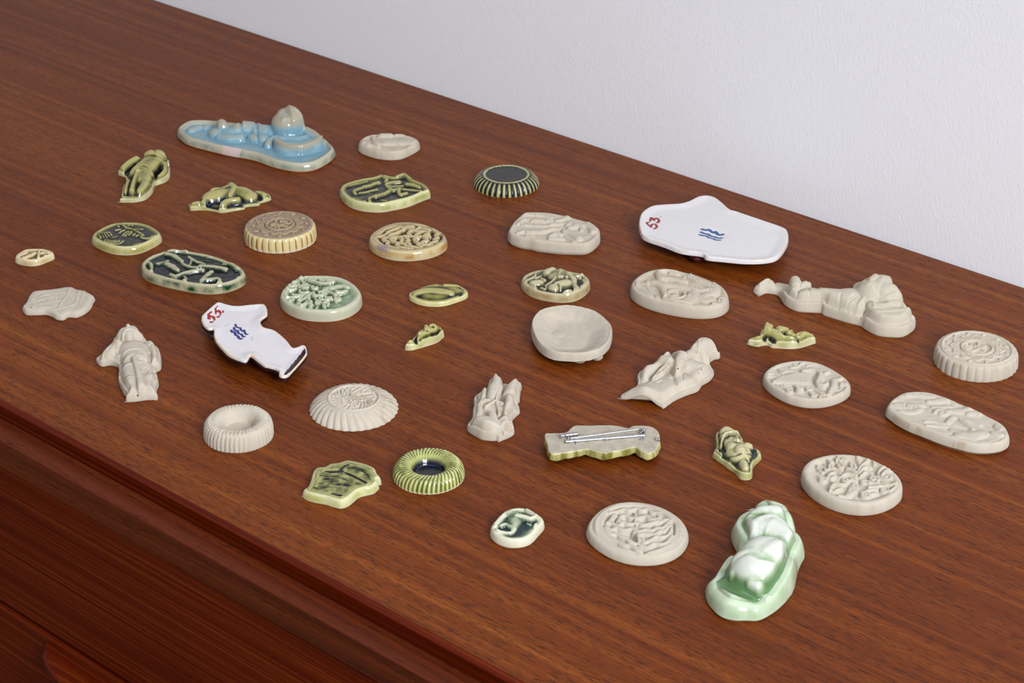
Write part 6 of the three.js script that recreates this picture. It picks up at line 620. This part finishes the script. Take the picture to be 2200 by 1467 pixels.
pressed({ name: 'figurine_mask', label: 'tiny olive and black glazed sleeping face, left of the shallow dish', category: 'figurine', at: [-0.0373, 0.0269], mat: GLAZE, keep: 1, roll: 1.6, soft: 1, cell: 0.22, pool: 1, uneven: 0.05,
  outline: [1.6, 16.2, 1.6, 15.4, 1.4, 12.9, 0.6, 9.7, -1.5, 4.5, -1.7, 0.7, -1.7, -2.6, -1, -5.9, 0.8, -7.7, 3.5, -8.4, 6.1, -7.9, 7.8, -7.3, 8.2, -7.1, 8.4, -5.7, 9.5, -1.5, 9.2, 2.5, 8.1, 6.6, 6.9, 10.6, 5.8, 14, 4.3, 15.7, 2.9, 16.5],
  height: (x, z, d) => 1.6 + 1.2 * step(0, 2, d), side: { w: 1.1, n: 2, tuck: 0.2 }, body: 'base',
  colour: OLIVE({ bias: 0.4, gain: 1.1, border: 0.8, patch: 0.15, pale: 0xa49d62, mid: 0x5e6028, deep: 0x101418, edge: 0xcdc898, w: 0.7, rimTone: 0.1 }),
  feats: [part('face'), ridge([4.3, 5.1, 5.4, 1.5, 5.4, -2.4], [3.88, 4.57, 4.11], [4.6, 5.2, 4.8]), ridge([4.6, 7.3, 6.5, 6.4], [1.83, 2.06], [5.6, 4.8]), ridge([8.4, 4.1], [2.06], 5.4), part('nose'), ridge([4, 2, 4.7, 2.7], [1.28, 1.46], [6.8, 6.8]), groove([3, 3.6, 4.4, 3.1, 5.9, 3.8], [0.46], 0.9), groove([2.1, 3.7, 4.7, 4.1], [0.32], 0.6), groove([2.9, -0.8, 4.8, -1.1, 6.1, -1], [0.69, 1, 0.91], 1.3), groove([4.7, 1.5, 6.6, 3.8], [0.41], 0.7), ridge([4.2, -0.7, 4.8, -2.5, 6.5, -2.6, 7.2, -1.2], [0.69, 0.91, 1, 0.82], [6, 6, 5.4, 4.6]), groove([-0.3, -0.6, 1.7, -1.7], [0.41], 0.6), part('hood'), ridge([6.4, 7.3, 9.7, 5.6, 9.2, -0.3, 6.6, -6.4, 4.4, -7.1], [0.82, 0.82, 0.82, 0.78, 0.69], [3, 3.4, 4, 4.2, 4.4]), groove([4.9, -5.6, 6.7, -5.3, 8.5, -1], [0.46], 0.9), part('collar'), ridge([3.7, 14.7, 5.4, 13.8], [2.51, 2.06], [3, 2.8]), ridge([5.5, 8.7, 5.7, 9.3], [1.28, 1.14], 3), groove([2.4, 10.7, 3.5, 8.5, 4.1, 6.2], [1.28, 1.37, 0.91], 1.6), groove([3.7, 9.8, 3.9, 9.7], [0.59], 0.8)] });

pressed({ name: 'figurine', label: 'tiny pale olive glazed reclining figure, below the large white lying child', category: 'figurine', at: [0.1022, -0.0953], mat: GLAZE, keep: 1, roll: 1.6, soft: 1, cell: 0.26, pool: 1.2, uneven: 0.06,
  outline: [-10.1, 17.7, -9.8, 17.3, -8.4, 15.3, -6.2, 14.1, -5.9, 12.1, -6.5, 10.7, -7.5, 7.6, -8.1, 4.2, -6.3, 3.5, -4, 4.1, -3.3, 1.9, -1.4, -0.8, 2, -1.1, 4.4, -1.4, 6.2, -2, 6.9, -1.7, 7.8, -3.5, 11.5, -4.5, 14.3, -6.9, 16.2, -6.8, 17, -6, 16, -2.6, 14.2, 3.2, 11.3, 7.5, 6.4, 11, 2.8, 13.2, 0, 12.7, -1.8, 13.9, -3.3, 17, -6.2, 18.1, -8.6, 18.4],
  height: (x, z, d) => 1.4 + 1.2 * step(0, 2, d), side: { w: 1.2, n: 2, tuck: 0.2 }, body: 'base',
  colour: OLIVE({ bias: 0.46, gain: 0.9, border: 0.8, patch: 0.3, pale: 0xa49d62, mid: 0x8a8852, deep: 0x1c241c, edge: 0xcfc9a4, w: 0.8, rimTone: 0.1 }),
  feats: [part('body'), ridge([-2.9, 9.3, 1.3, 8.3, 5.4, 8.9], [2.44, 3.05, 2.44], [6, 5.6, 4.6]), ridge([0.8, 3.5, 3.4, 2], [2.74, 2.74], [5.6, 5.2]), ridge([5.9, 9.5, 9.3, 7.2, 11.5, 6.2], [2.74, 2.74, 2.13], [4, 4.2, 4.2]), part('head'), ridge([-5.1, 8.5, -4, 9.3], [2.74, 2.74], [8, 7.4]), ridge([-2.4, 9.6, -2.9, 6.7], [1.52], 7), part('limb'), ridge([-7.8, 18.1, -5.6, 17, -4.6, 14.4, -4.4, 11.6], [1.83, 1.71, 1.52, 1.52], [2.6, 2.8, 3.4, 3.6]), ridge([-3.7, 11, -1.6, 10.9], [1.22], 4), ridge([6.6, 4.4, 6.3, 1.3, 5.9, -0.9], [1.1, 1.22, 1.1], 5), ridge([5.9, 4.3, 8.9, 3.4], [1.1], 4.4), ridge([11.1, 1.4, 12.7, -1.7, 15.5, -2.4], [2.74, 3.05, 2.74], [4.4, 4.6, 4]), ridge([14.8, -5.1, 16.3, -4.7], [1.22], 3.6), groove([3.6, 4.6, 4, 2.6, 7.7, -0.6], [1.22], 1.2), groove([-1.7, 12.7, -0.5, 13.4], [1.4], 1.4), groove([11, 1.6, 11.7, 1.9], [0.79], 0.8), groove([11.3, -0.5, 11.4, 2.8], [0.49], 0.6), [0, 1, 2, 3].map((i) => groove([1.3, 12.5, 3.2, 10.9].map((v, k) => v + i * ([1.8, 13.8, 1.8, 13.8][k] - [1.3, 12.5, 1.3, 12.5][k])), [0.27], 0.4))] });

{
  const CHILD = [part('body'), ridge([-10.5, 7.7, -8.5, 7.3], [9.44, 9.44], [7.4, 7.4]), ridge([-3.8, 4.4, 3, 1.2, 7.8, -1.6], [8.96, 9.44, 8.96], [8.6, 8.8, 9]), ridge([0.3, 6.8, 8.1, 8.3], [5.19, 5.19], [4.6, 4]), part('leg'), ridge([-32.1, 12.7, -26.6, 10.7, -19.1, 12.5], [4.25, 5.66, 6.61], [4.6, 5.4, 6]), ridge([-19.4, 15.9, -15.3, 13.6, -11.6, 9.1], [6.13, 6.61, 6.61], [5.4, 5.8, 6]), ridge([-24.9, 1.8, -22, 5], [3.59, 3.96], [8.6, 8]), ridge([-21.9, 12.4, -20.2, 6.6, -19.1, -0.1], [2.64, 2.83, 2.83], [6.2, 6.8, 7.2]), part('shoe'), ridge([-38.6, 16.2, -39.1, 12.3, -38.8, 7.8], [3.77, 4.25, 4.25], [4, 5, 5]), groove([-39.3, 3.8, -35.8, 7.9, -33.6, 12], [0.66], 0.6), groove([-23.1, -0.9, -18.9, 6.8, -16.3, 13], [1.23], 1), groove([-23.3, 13.6, -22.5, 10, -19.5, 6], [0.75], 0.6), groove([-22.7, 16, -22.2, 12.7], [0.66], 0.4), groove([-19.8, -2.3, -13, 7.2, -6.4, 12.7, -1.5, 14], [0.75], 0.7), cord([-16.2, -9.9, -11.2, -1.6, -7.6, 3.7, -3.1, 6.8, -0.2, 12.7], [1.23], 0.8), groove([-9.7, 1.4, -1.3, 8, 4.2, 7.5], [0.75], 0.6),
    part('sleeve'), ridge([6.2, -3.1, 10.4, 5.7, 14.1, 10.9], [8.02, 7.08, 5.19], [9, 7.6, 5]), ridge([15.3, 7, 14.9, -0.9, 19.5, -2.3], [4.25, 5.19, 4.72], [6, 7.4, 7.2]), groove([4.2, 3, 8.6, 10.2, 14.7, 13.3], [0.94], 0.8), groove([9.9, 3.3, 10.2, -1.2], [0.75], 0.7), groove([11.1, 6.6, 11.3, -0.5], [0.85], 0.8), groove([11, 8.1, 13.6, 6, 16.4, 9.1], [0.85], 0.8), cord([18.5, 9.9, 16.1, 3.8, 15.1, -2.4], [1.23], 0.8), cord([17.3, 11.2, 16.6, 8.8], [0.94], 0.6),
    part('bowl'), ridge([31.7, 6.1, 36.5, 1.9], [11.8, 12.27], [7.4, 7.4], { pw: 5, k: 1 }), ridge([22.3, 8.8, 26.4, 6.6, 31.9, 1.7, 37.1, -5.5, 39.2, -10], [1.89, 2.08, 2.08, 2.08, 1.89], [7.8], { pw: 3, k: 0.6 }), groove([24.5, 3.6, 30.4, 1, 34.1, -3.5, 38, -11], [1.23], 1.2),
    part('hand'), ridge([21.9, -0.3, 25.8, -1, 28.7, -4.9], [3.77, 3.59, 2.83], [8.2, 8.4, 8.2]), ridge([28.2, -7.3, 30.3, -9.2], [3.77, 3.77], [8.6, 8.6]), cord([22, -0.5, 25.1, 3.5], [1.23], 0.7),
    part('head'), ridge([15.2, -11.6, 17.7, -15.3, 21.3, -14.1], [10.38, 11.32, 9.91], [14.5, 15.5, 14], { pw: 2.4 }), ridge([7.2, -12.5, 10.4, -11.1], [5.19, 5.19], [10, 10]), ridge([22.4, -12, 19.3, -9.2], [6.61, 5.66], [11, 10.4]), part('ear'), ridge([13.1, -15.5, 13.1, -11.3, 13.9, -7.6], [1.89, 2.08, 1.89], [16, 15.4, 13.8], { k: 0.8 }), groove([15, -11.6, 14.4, -9.5], [0.85], 0.8), groove([10, -11.2, 13.6, -8.5], [1.13], 0.9), groove([25.3, -11.7, 25.9, -15], [0.66], 0.6), groove([18.6, -7, 23.8, -7.5, 26.9, -12.9], [1.42], 1.0), cord([25.7, -16.2], [1.89], 0.6)];
  pressed({ name: 'figurine', label: 'large unglazed off-white child lying with its head on a bowl, near the wall at right', category: 'figurine', at: [0.1056, -0.1401], mat: BISCUIT, keep: 1, roll: 3, soft: 1.6, cell: 0.42, uneven: 0.08, colour: clay(0xc1b8a5, 0.5, (s) => s.on === 'ear' ? 0.4 * step(-0.1, 0.4, s.f + 0.2) : 0),
    outline: [-44.3, 13.2, -44.7, 12.5, -44.9, 9, -43.7, 2.4, -40.3, 0.6, -39, -2.6, -33.3, -4.3, -31.8, -5.3, -29.5, -6.9, -26.8, -6.2, -23.9, -3.9, -19.6, -5.8, -17.6, -11.2, -14.1, -13.6, -6.8, -15.6, -0.9, -17.6, -0.5, -20.3, 1.2, -24.3, 3.6, -30, 5.9, -33.4, 11, -34.2, 15.2, -33.2, 18.5, -31.9, 21.8, -26, 25.2, -20.8, 29.5, -21.4, 33.6, -19.4, 39.7, -14, 42.4, -10.9, 44.4, -4.5, 43.7, 4, 38.2, 9, 32.2, 11.4, 24.9, 10, 20, 8.3, 12.6, 9.6, -0.1, 10.6, -3.9, 9.9, -13.2, 16, -22, 14.8, -27.9, 10.4, -32.1, 7.7, -36.7, 8.6, -38.3, 10.4, -38.9, 14.5, -42.4, 14],
    height: (x, z, d) => 1.8 + 1.8 * step(0, 4, d), side: { w: 2.4, n: 2.1, tuck: 0.5, rows: 10 }, body: 'base', feats: CHILD });
}

{
  const bare = [-4.1, 15.9], crack = [2.8, 15.2];
  pressed({ name: 'figurine', label: 'pale blue glazed dish with a child lying in it, nearest the back left', category: 'figurine', at: [-0.2861, -0.0850], mat: GLAZE, cell: 0.42, pool: 2.4, fade: 0.6, soft: 1.4, uneven: 0.1,
    outline: [-55, 18, -58, 12.5, -59.3, 4.3, -54.5, -2.2, -45.1, -8.2, -34.5, -13.1, -24.8, -18.8, -14.6, -23.9, 0.6, -27.9, 17.1, -31.3, 27.6, -31.4, 34.8, -30.2, 40.9, -27.9, 45.3, -23.8, 49.4, -14.3, 51, -1.9, 47.2, 5.8, 40.4, 10, 28.6, 13, 13.8, 13.4, 3.4, 15.9, -6.3, 19.1, -22.8, 22.5, -36.8, 24.3, -48.5, 21.5],
    height: (x, z, d) => 5.6 - 2.4 * step(2.4, 5, d), side: { w: 2.2, n: 2, tuck: 0.5 }, body: 'tray',
    colour: (() => { const g = pooled(0xa39d88, 0x86a2a8, 0x6d94a3, { bias: 0.6, gain: 0.3, border: 4.6, patch: 0.12, run: 0x84907c, edge: 0xb3ad97, w: 2.2, rimTone: 0, sideRun: 1.1, bare: 0xc08a66 }); return (s) => { let c = g(s); if (s.z > bare[1] - 6 && s.d < 4) { const k = step(7.2, 6, Math.hypot(s.x - bare[0], (s.z - bare[1]) * 0.8) + 1.2 * s.f); c = mix3(c, lin(0xc6b4ac), k * (s.side > 0.02 || s.d < 3 ? 1 : 0)); if (Math.abs(s.x - crack[0] + 0.2 * s.f) < 0.18 && s.side > 0.1 && k > 0.2) c = lin(0x5a4a42); } return c; }; })(),
    feats: [part('shoe'), ridge([-47.6, 12.2, -47.2, 6.2], [3.17, 2.96], [2.2, 2.4]), ridge([-44, 3.4, -45.3, 0.8], [2.32], 2), part('child'), ridge([-30.1, 5.7, -27.9, 1.9, -21.9, 0.3], [5.81, 6.87, 6.34], [4.4, 5, 5.4]), ridge([-31.3, 0.6, -29.6, 1.5], [3.38, 3.7], [9, 8.4]), ridge([-24.1, 6.9, -18.1, 5.3, -14.3, 1.5], [4.75, 4.75, 4.75], [3.2, 3.6, 4]), ridge([-20.3, -4.3, -17.4, -8.8, -14, -11.3], [6.87, 7.92, 7.4], [7.8, 8.2, 7.6]), ridge([-9.5, -11.5, -5.2, -13.3], [7.4, 7.92], [7.4, 7.4]), ridge([-7.9, -4.1, -0.3, -7.1], [4.75, 5.28], [4, 4.6]), groove([-23.6, -9.4, -17.2, -2.8, -6.5, 0.1], [1.37], 1.2), groove([-16.5, -15.1, -8.4, -8.3, -1.3, -2.2], [1.37], 1.2), cord([-23.8, -11.1, -16.7, -5.2], [1.58], 0.8), part('arm'), ridge([7.7, -2.4, 5.1, -7.8, 8.6, -13.1], [2.64, 2.96, 3.17], [3.4, 4.4, 5.4]), ridge([7.1, -10.4, 13.8, -12.7], [3.7, 3.7], [5.4, 5.4]), part('bowl'), ridge([21.2, -11.5, 25.5, -18.9], [12.15, 10.56], [5.2, 5.2], { pw: 6, k: 1 }), ridge([13.5, -5.1, 22, -3.6, 30.2, -7.3, 32.6, -16.5, 30.3, -25.3], [2.32], [6.4], { pw: 3, k: 0.8 }), groove([15.8, -10.8, 22.3, -14.7, 23.7, -25], [4.75, 4.75, 3.7], 1.6), ridge([16.2, -28, 25.1, -26.7], [3.7, 3.17], [6, 5]), part('head'), ridge([3.3, -23.1, 4.4, -25], [10.56, 10.56], [16, 18.4], { pw: 2.2, k: 2 }), ridge([3.5, -19.7, 8.6, -22.2], [6.34, 5.81], [9.6, 9.6]), cord([0.5, -20.1, 0, -22.1], [2.11], 0.8), knob([9.2, -32.1], [2.64], 12), cord([6.4, -17.1, 8.8, -19.2], [2.11], 0.8)] });
}

// pieces that lie on their relief: a flat white back with painted marks
function marked(lines, x0, z0, size) {                // brush marks in the piece's own millimetres
  const n = 1024, cv = document.createElement('canvas'); cv.width = cv.height = n; const c = cv.getContext('2d'), k = n / size;
  c.fillStyle = '#ffffff'; c.fillRect(0, 0, n, n); c.lineCap = 'round'; c.lineJoin = 'round';
  for (const [color, width, pts] of lines) {
    const p = curve(pts, false, 6); c.strokeStyle = c.fillStyle = color;
    if (p.length === 1) { c.beginPath(); c.arc((p[0][0] - x0) * k, (p[0][1] - z0) * k, width * k / 2, 0, 7); c.fill(); continue; }
    c.lineWidth = width * k; c.beginPath(); p.forEach(([x, z], i) => i ? c.lineTo((x - x0) * k, (z - z0) * k) : c.moveTo((x - x0) * k, (z - z0) * k)); c.stroke();
  }
  const t = new THREE.CanvasTexture(cv); t.colorSpace = THREE.SRGBColorSpace; t.repeat.set(1000 / size, 1000 / size); t.offset.set(-x0 / size, z0 / size + 1);
  return new THREE.MeshPhysicalMaterial({ vertexColors: true, map: t, roughness: 0.16, specularIntensity: 1 });
}
function underside(root, [x, z], [a, b, c], turn, name, hex, y = 0) {
  const g = new THREE.SphereGeometry(1, 40, 28), p = g.attributes.position;
  for (let i = 0; i < p.count; i++) { const q = 1 + 0.12 * noise(p.getX(i) * 2.2, p.getY(i) * 2.2, p.getZ(i) * 2.2 + x); p.setXYZ(i, p.getX(i) * q * a / 1000, Math.max(p.getY(i) * q, -1) * b / 1000, p.getZ(i) * q * c / 1000); }
  g.computeVertexNormals(); g.rotateY(turn); g.translate(x / 1000, (b + y) / 1000, z / 1000);
  return obj(name, g, new THREE.MeshPhysicalMaterial({ color: hex, roughness: 0.15 }), root);
}
{
  const RED = '#a3201c', BLUE = '#2f5f9e';
  const five = [[RED, 1.39, [-23.5, 29.4, -23.2, 31.4, -18.6, 33.5]], [RED, 1.5, [-19.1, 32.8, -20.3, 30.5, -19.7, 28.9, -17.9, 29.5, -16.4, 31, -15.8, 32.9, -15.9, 34.1]]], three = [[RED, 1.39, [-23.9, 27.5, -26.1, 23.8, -25.8, 23.3, -23.9, 24.7, -22.7, 25.3]], [RED, 1.59, [-23.2, 24.7, -24, 23.1, -23.4, 21.8, -21.6, 22.7, -20.1, 24.2, -19.4, 26.1, -20, 26.3]]], dot = [['#3a1420', 0.93, [-22.8, 18.9]]];
  const waves = [[BLUE, 2.16, [4.9, 16.7, 6.7, 16.4, 7.9, 15.1, 8.2, 14.6, 10.1, 15.3, 11.7, 15.4, 12.2, 14.5, 12.3, 13.9, 14.7, 15.2, 16.4, 14.9, 17.1, 13.8]], [BLUE, 2, [6.8, 20.2, 8.9, 20.3, 10.6, 19.6, 11, 19.2, 13.2, 20, 14.6, 19.9, 15.2, 19.1, 16.9, 19.6, 18.6, 19.3, 19.6, 18.2]], [BLUE, 1.73, [8.3, 23.5, 10.1, 23.1, 12, 22, 13.3, 22.8, 15.3, 22.9, 16.8, 22.3, 18.6, 22.9, 19.9, 22.4, 20.8, 21.5]]];
  const mat = marked([...five, ...three, ...dot, ...waves], -42, -42, 84), dip = [15, 16.6];
  const back = pressed({ name: 'porcelain_figurine', label: 'white glazed reclining figurine lying face down near the wall, marked 53 in red', category: 'figurine', at: [-0.0023, -0.1767], mat, cell: 0.5, uneven: 0.03,
    outline: [-27.6, 32.6, -33.2, 23.3, -34.9, 14.5, -33.7, 9.1, -28.3, 2.3, -24.4, -2.5, -22.8, -8.6, -22.6, -16.4, -20, -21.1, -14.7, -22, -6.9, -18.6, 1.4, -14.3, 7.1, -14.5, 23.3, -14.4, 37.9, -14.1, 43.3, -11.5, 50.4, -1.7, 55.3, 10.1, 57.6, 20.4, 54.4, 27.8, 47.3, 34.6, 37.3, 40.3, 29, 44.4, 24.3, 42.9, 13.3, 47.3, 1.4, 47, -9.3, 47.4, -15.4, 45.5, -22.5, 38.8], grow: 0.4,
    height: (x, z, d) => 9 - 0.9 * step(0.5, 7, d) - 0.7 * step(9, 0, Math.hypot(x - dip[0], z - dip[1])), side: { w: 0.8, n: 2.6, tuck: 1.6, low: () => 5.8 }, body: 'back',
    colour: (s) => { const w = mix3(lin(0xdad7d6), lin(0xd8d5d4), clamp(0.5 + s.n)); return s.side > 0.02 ? mix3(w, lin(0xd9b48e), step(0.1, 0.2, s.side) * (1 - step(0.3, 0.45, s.side)) * clamp(0.5 + s.n * 1.5)) : s.d < 1.1 ? mix3(w, lin(0xdcc2a4), clamp(0.2 + s.n)) : w; } });
  underside(back, [0.4, 4.2], [22, 3.4, 11], -0.15, 'relief', 0xc8c4bf, 0); const lump = underside(back, [17.7, 40.3], [6.4, 2.7, 3.2], -0.55, 'relief', 0x3f0f16, 1.4); lump.userData.label = 'dark maroon glazed part of the relief';
  underside(back, [30.2, 2], [14, 3.2, 9], -0.3, 'relief', 0xc4bfba, 0.2);
}
{
  const RED = '#b3161a', BLUE = '#27318a';
  const fives = [[RED, 1.09, [-29.4, 3, -28.8, 4.8, -28.2, 6.2, -26.9, 7.3]], [RED, 1.73, [-27.3, 6.3, -25.4, 8.3, -24.8, 8.7]], [RED, 1.51, [-26, 7.5, -26, 5.8, -25, 5.6, -23.4, 6.6]], [RED, 0.95, [-24.8, 5.5, -22.9, 6.6, -21.7, 7.9]], [RED, 1.82, [-21.3, 10.5, -21.3, 9.8]], [RED, 0.56, [-31.9, -3.6, -31.2, -2, -30.6, -0.4]], [RED, 0.87, [-30.4, -0.9, -28.6, 0.9, -26.6, 2.5]], [RED, 1.56, [-28, 0.8, -28.3, -0.8, -27.3, -0.7, -26, 0]], [RED, 0.87, [-27.4, -1.1, -25.5, 0.1, -23.9, 1.9]], [RED, 1.51, [-23.1, 4.3, -23.3, 3.3]], [RED, 0.87, [-26.5, -2.4, -24.9, -0.9]]];
  const waves = [[BLUE, 1.25, [-10.2, 3.7, -8.3, 4.9, -6.2, 5.2, -5.5, 4.6, -4.1, 5.5, -2.5, 6.2, -1.5, 6.1, -2.1, 5, 0.3, 6.6, 2.1, 7.5, 2.4, 6.8]], [BLUE, 1.35, [-8.1, 6.5, -6.6, 7.6, -4.9, 8.2, -4.4, 7.4, -2.8, 8.5, -1, 9.3, 0.1, 8.8, 1.5, 9.6, 3.1, 10.1, 3.1, 9.5]], [BLUE, 1.5, [-6.9, 9.4, -5, 10.4, -4.1, 9.6, -2, 11.1, -0.5, 11.4, 0.7, 11.6, 2.4, 12.6, 3.7, 12.6, 3.7, 12]], ['#8f8c92', 0.32, [-13.3, 7.9, -12.2, 7.7]], ['#8f8c92', 0.29, [-13.7, 5.7, -12.8, 5.6]], ['#a09a98', 0.27, [6.4, 8.6, 6.1, 7.5, 7.1, 7.7, 8.6, 9.2, 9.3, 10.2]]];
  const mat = marked([...fives, ...waves], -46, -46, 92), sole = curve([47.1, 23, 37.9, 3.1, 36.2, -1, 38, -0.1, 41.4, 3.7, 47.3, 17.4, 49.2, 23.2], true);
  const back = pressed({ name: 'porcelain_figurine', label: 'white glazed standing figurine lying face down with a dark foot sole, marked 55', category: 'figurine', at: [-0.0991, 0.0878], mat, cell: 0.42, uneven: 0.03,
    outline: [-27.7, 11.3, -30.1, 8.1, -34.7, -4.5, -33.9, -6.9, -30.5, -7.6, -26.2, -8.7, -23.2, -11, -20.6, -14.8, -16.1, -20.1, -13.5, -20.3, -8.7, -17.2, -5.2, -13.6, -4.6, -10.9, -3.4, -7.6, -0.2, -4.9, 3.2, -3.3, 5.5, -3.3, 11.1, -4.3, 20.1, -2, 25.4, -0.1, 31.3, 2.3, 32.6, -0.1, 33, -2.8, 35, -3, 38.4, -0.5, 41.3, 3.2, 47.4, 17.6, 49.9, 23.5, 48.6, 25.9, 46, 25.5, 43.4, 23, 40, 22.6, 36.4, 23.4, 33.9, 24.1, 27.2, 22.7, 21.9, 21.4, 20.8, 21.9, 22.9, 25.2, 23.6, 27.3, 21.3, 28.1, 12.5, 28.4, 4.2, 25.8, -3.8, 22.7, -8.8, 19.4, -13.2, 15.6, -15, 14.9, -16.4, 16.5, -20.5, 15.6, -24.9, 13.5], grow: 0.3,
    height: (x, z, d) => { const k = inside(sole, x, z); return 9 - 0.8 * step(0.4, 6, d) - 1.5 * step(0, 0.8, k); }, side: { w: 0.7, n: 2.6, tuck: 1.4, low: () => 5 }, body: 'back',
    colour: (s) => { if (s.side < 0.02 && inside(sole, s.x, s.z) > 0.05) return lin(0x31151a); const w = mix3(lin(0xdad6d6), lin(0xd7d3d3), clamp(0.5 + s.n)), warm = mix3(w, lin(0xdcc3a0), clamp(0.45 + s.n)); return s.side > 0.5 ? lin(0x2a1216) : s.side > 0.02 || s.d < 1.2 ? warm : w; } });
  underside(back, [-9.8, 3.9], [14, 3.2, 9], 0.55, 'relief', 0x2c1418, 0); underside(back, [18.8, 5.6], [12, 3.0, 6], -0.6, 'relief', 0x2c1418, 0); underside(back, [32.5, 8.6], [7, 3.2, 4], 0.9, 'relief', 0x2c1418, 0.1);
}
renderer.render(scene, camera);
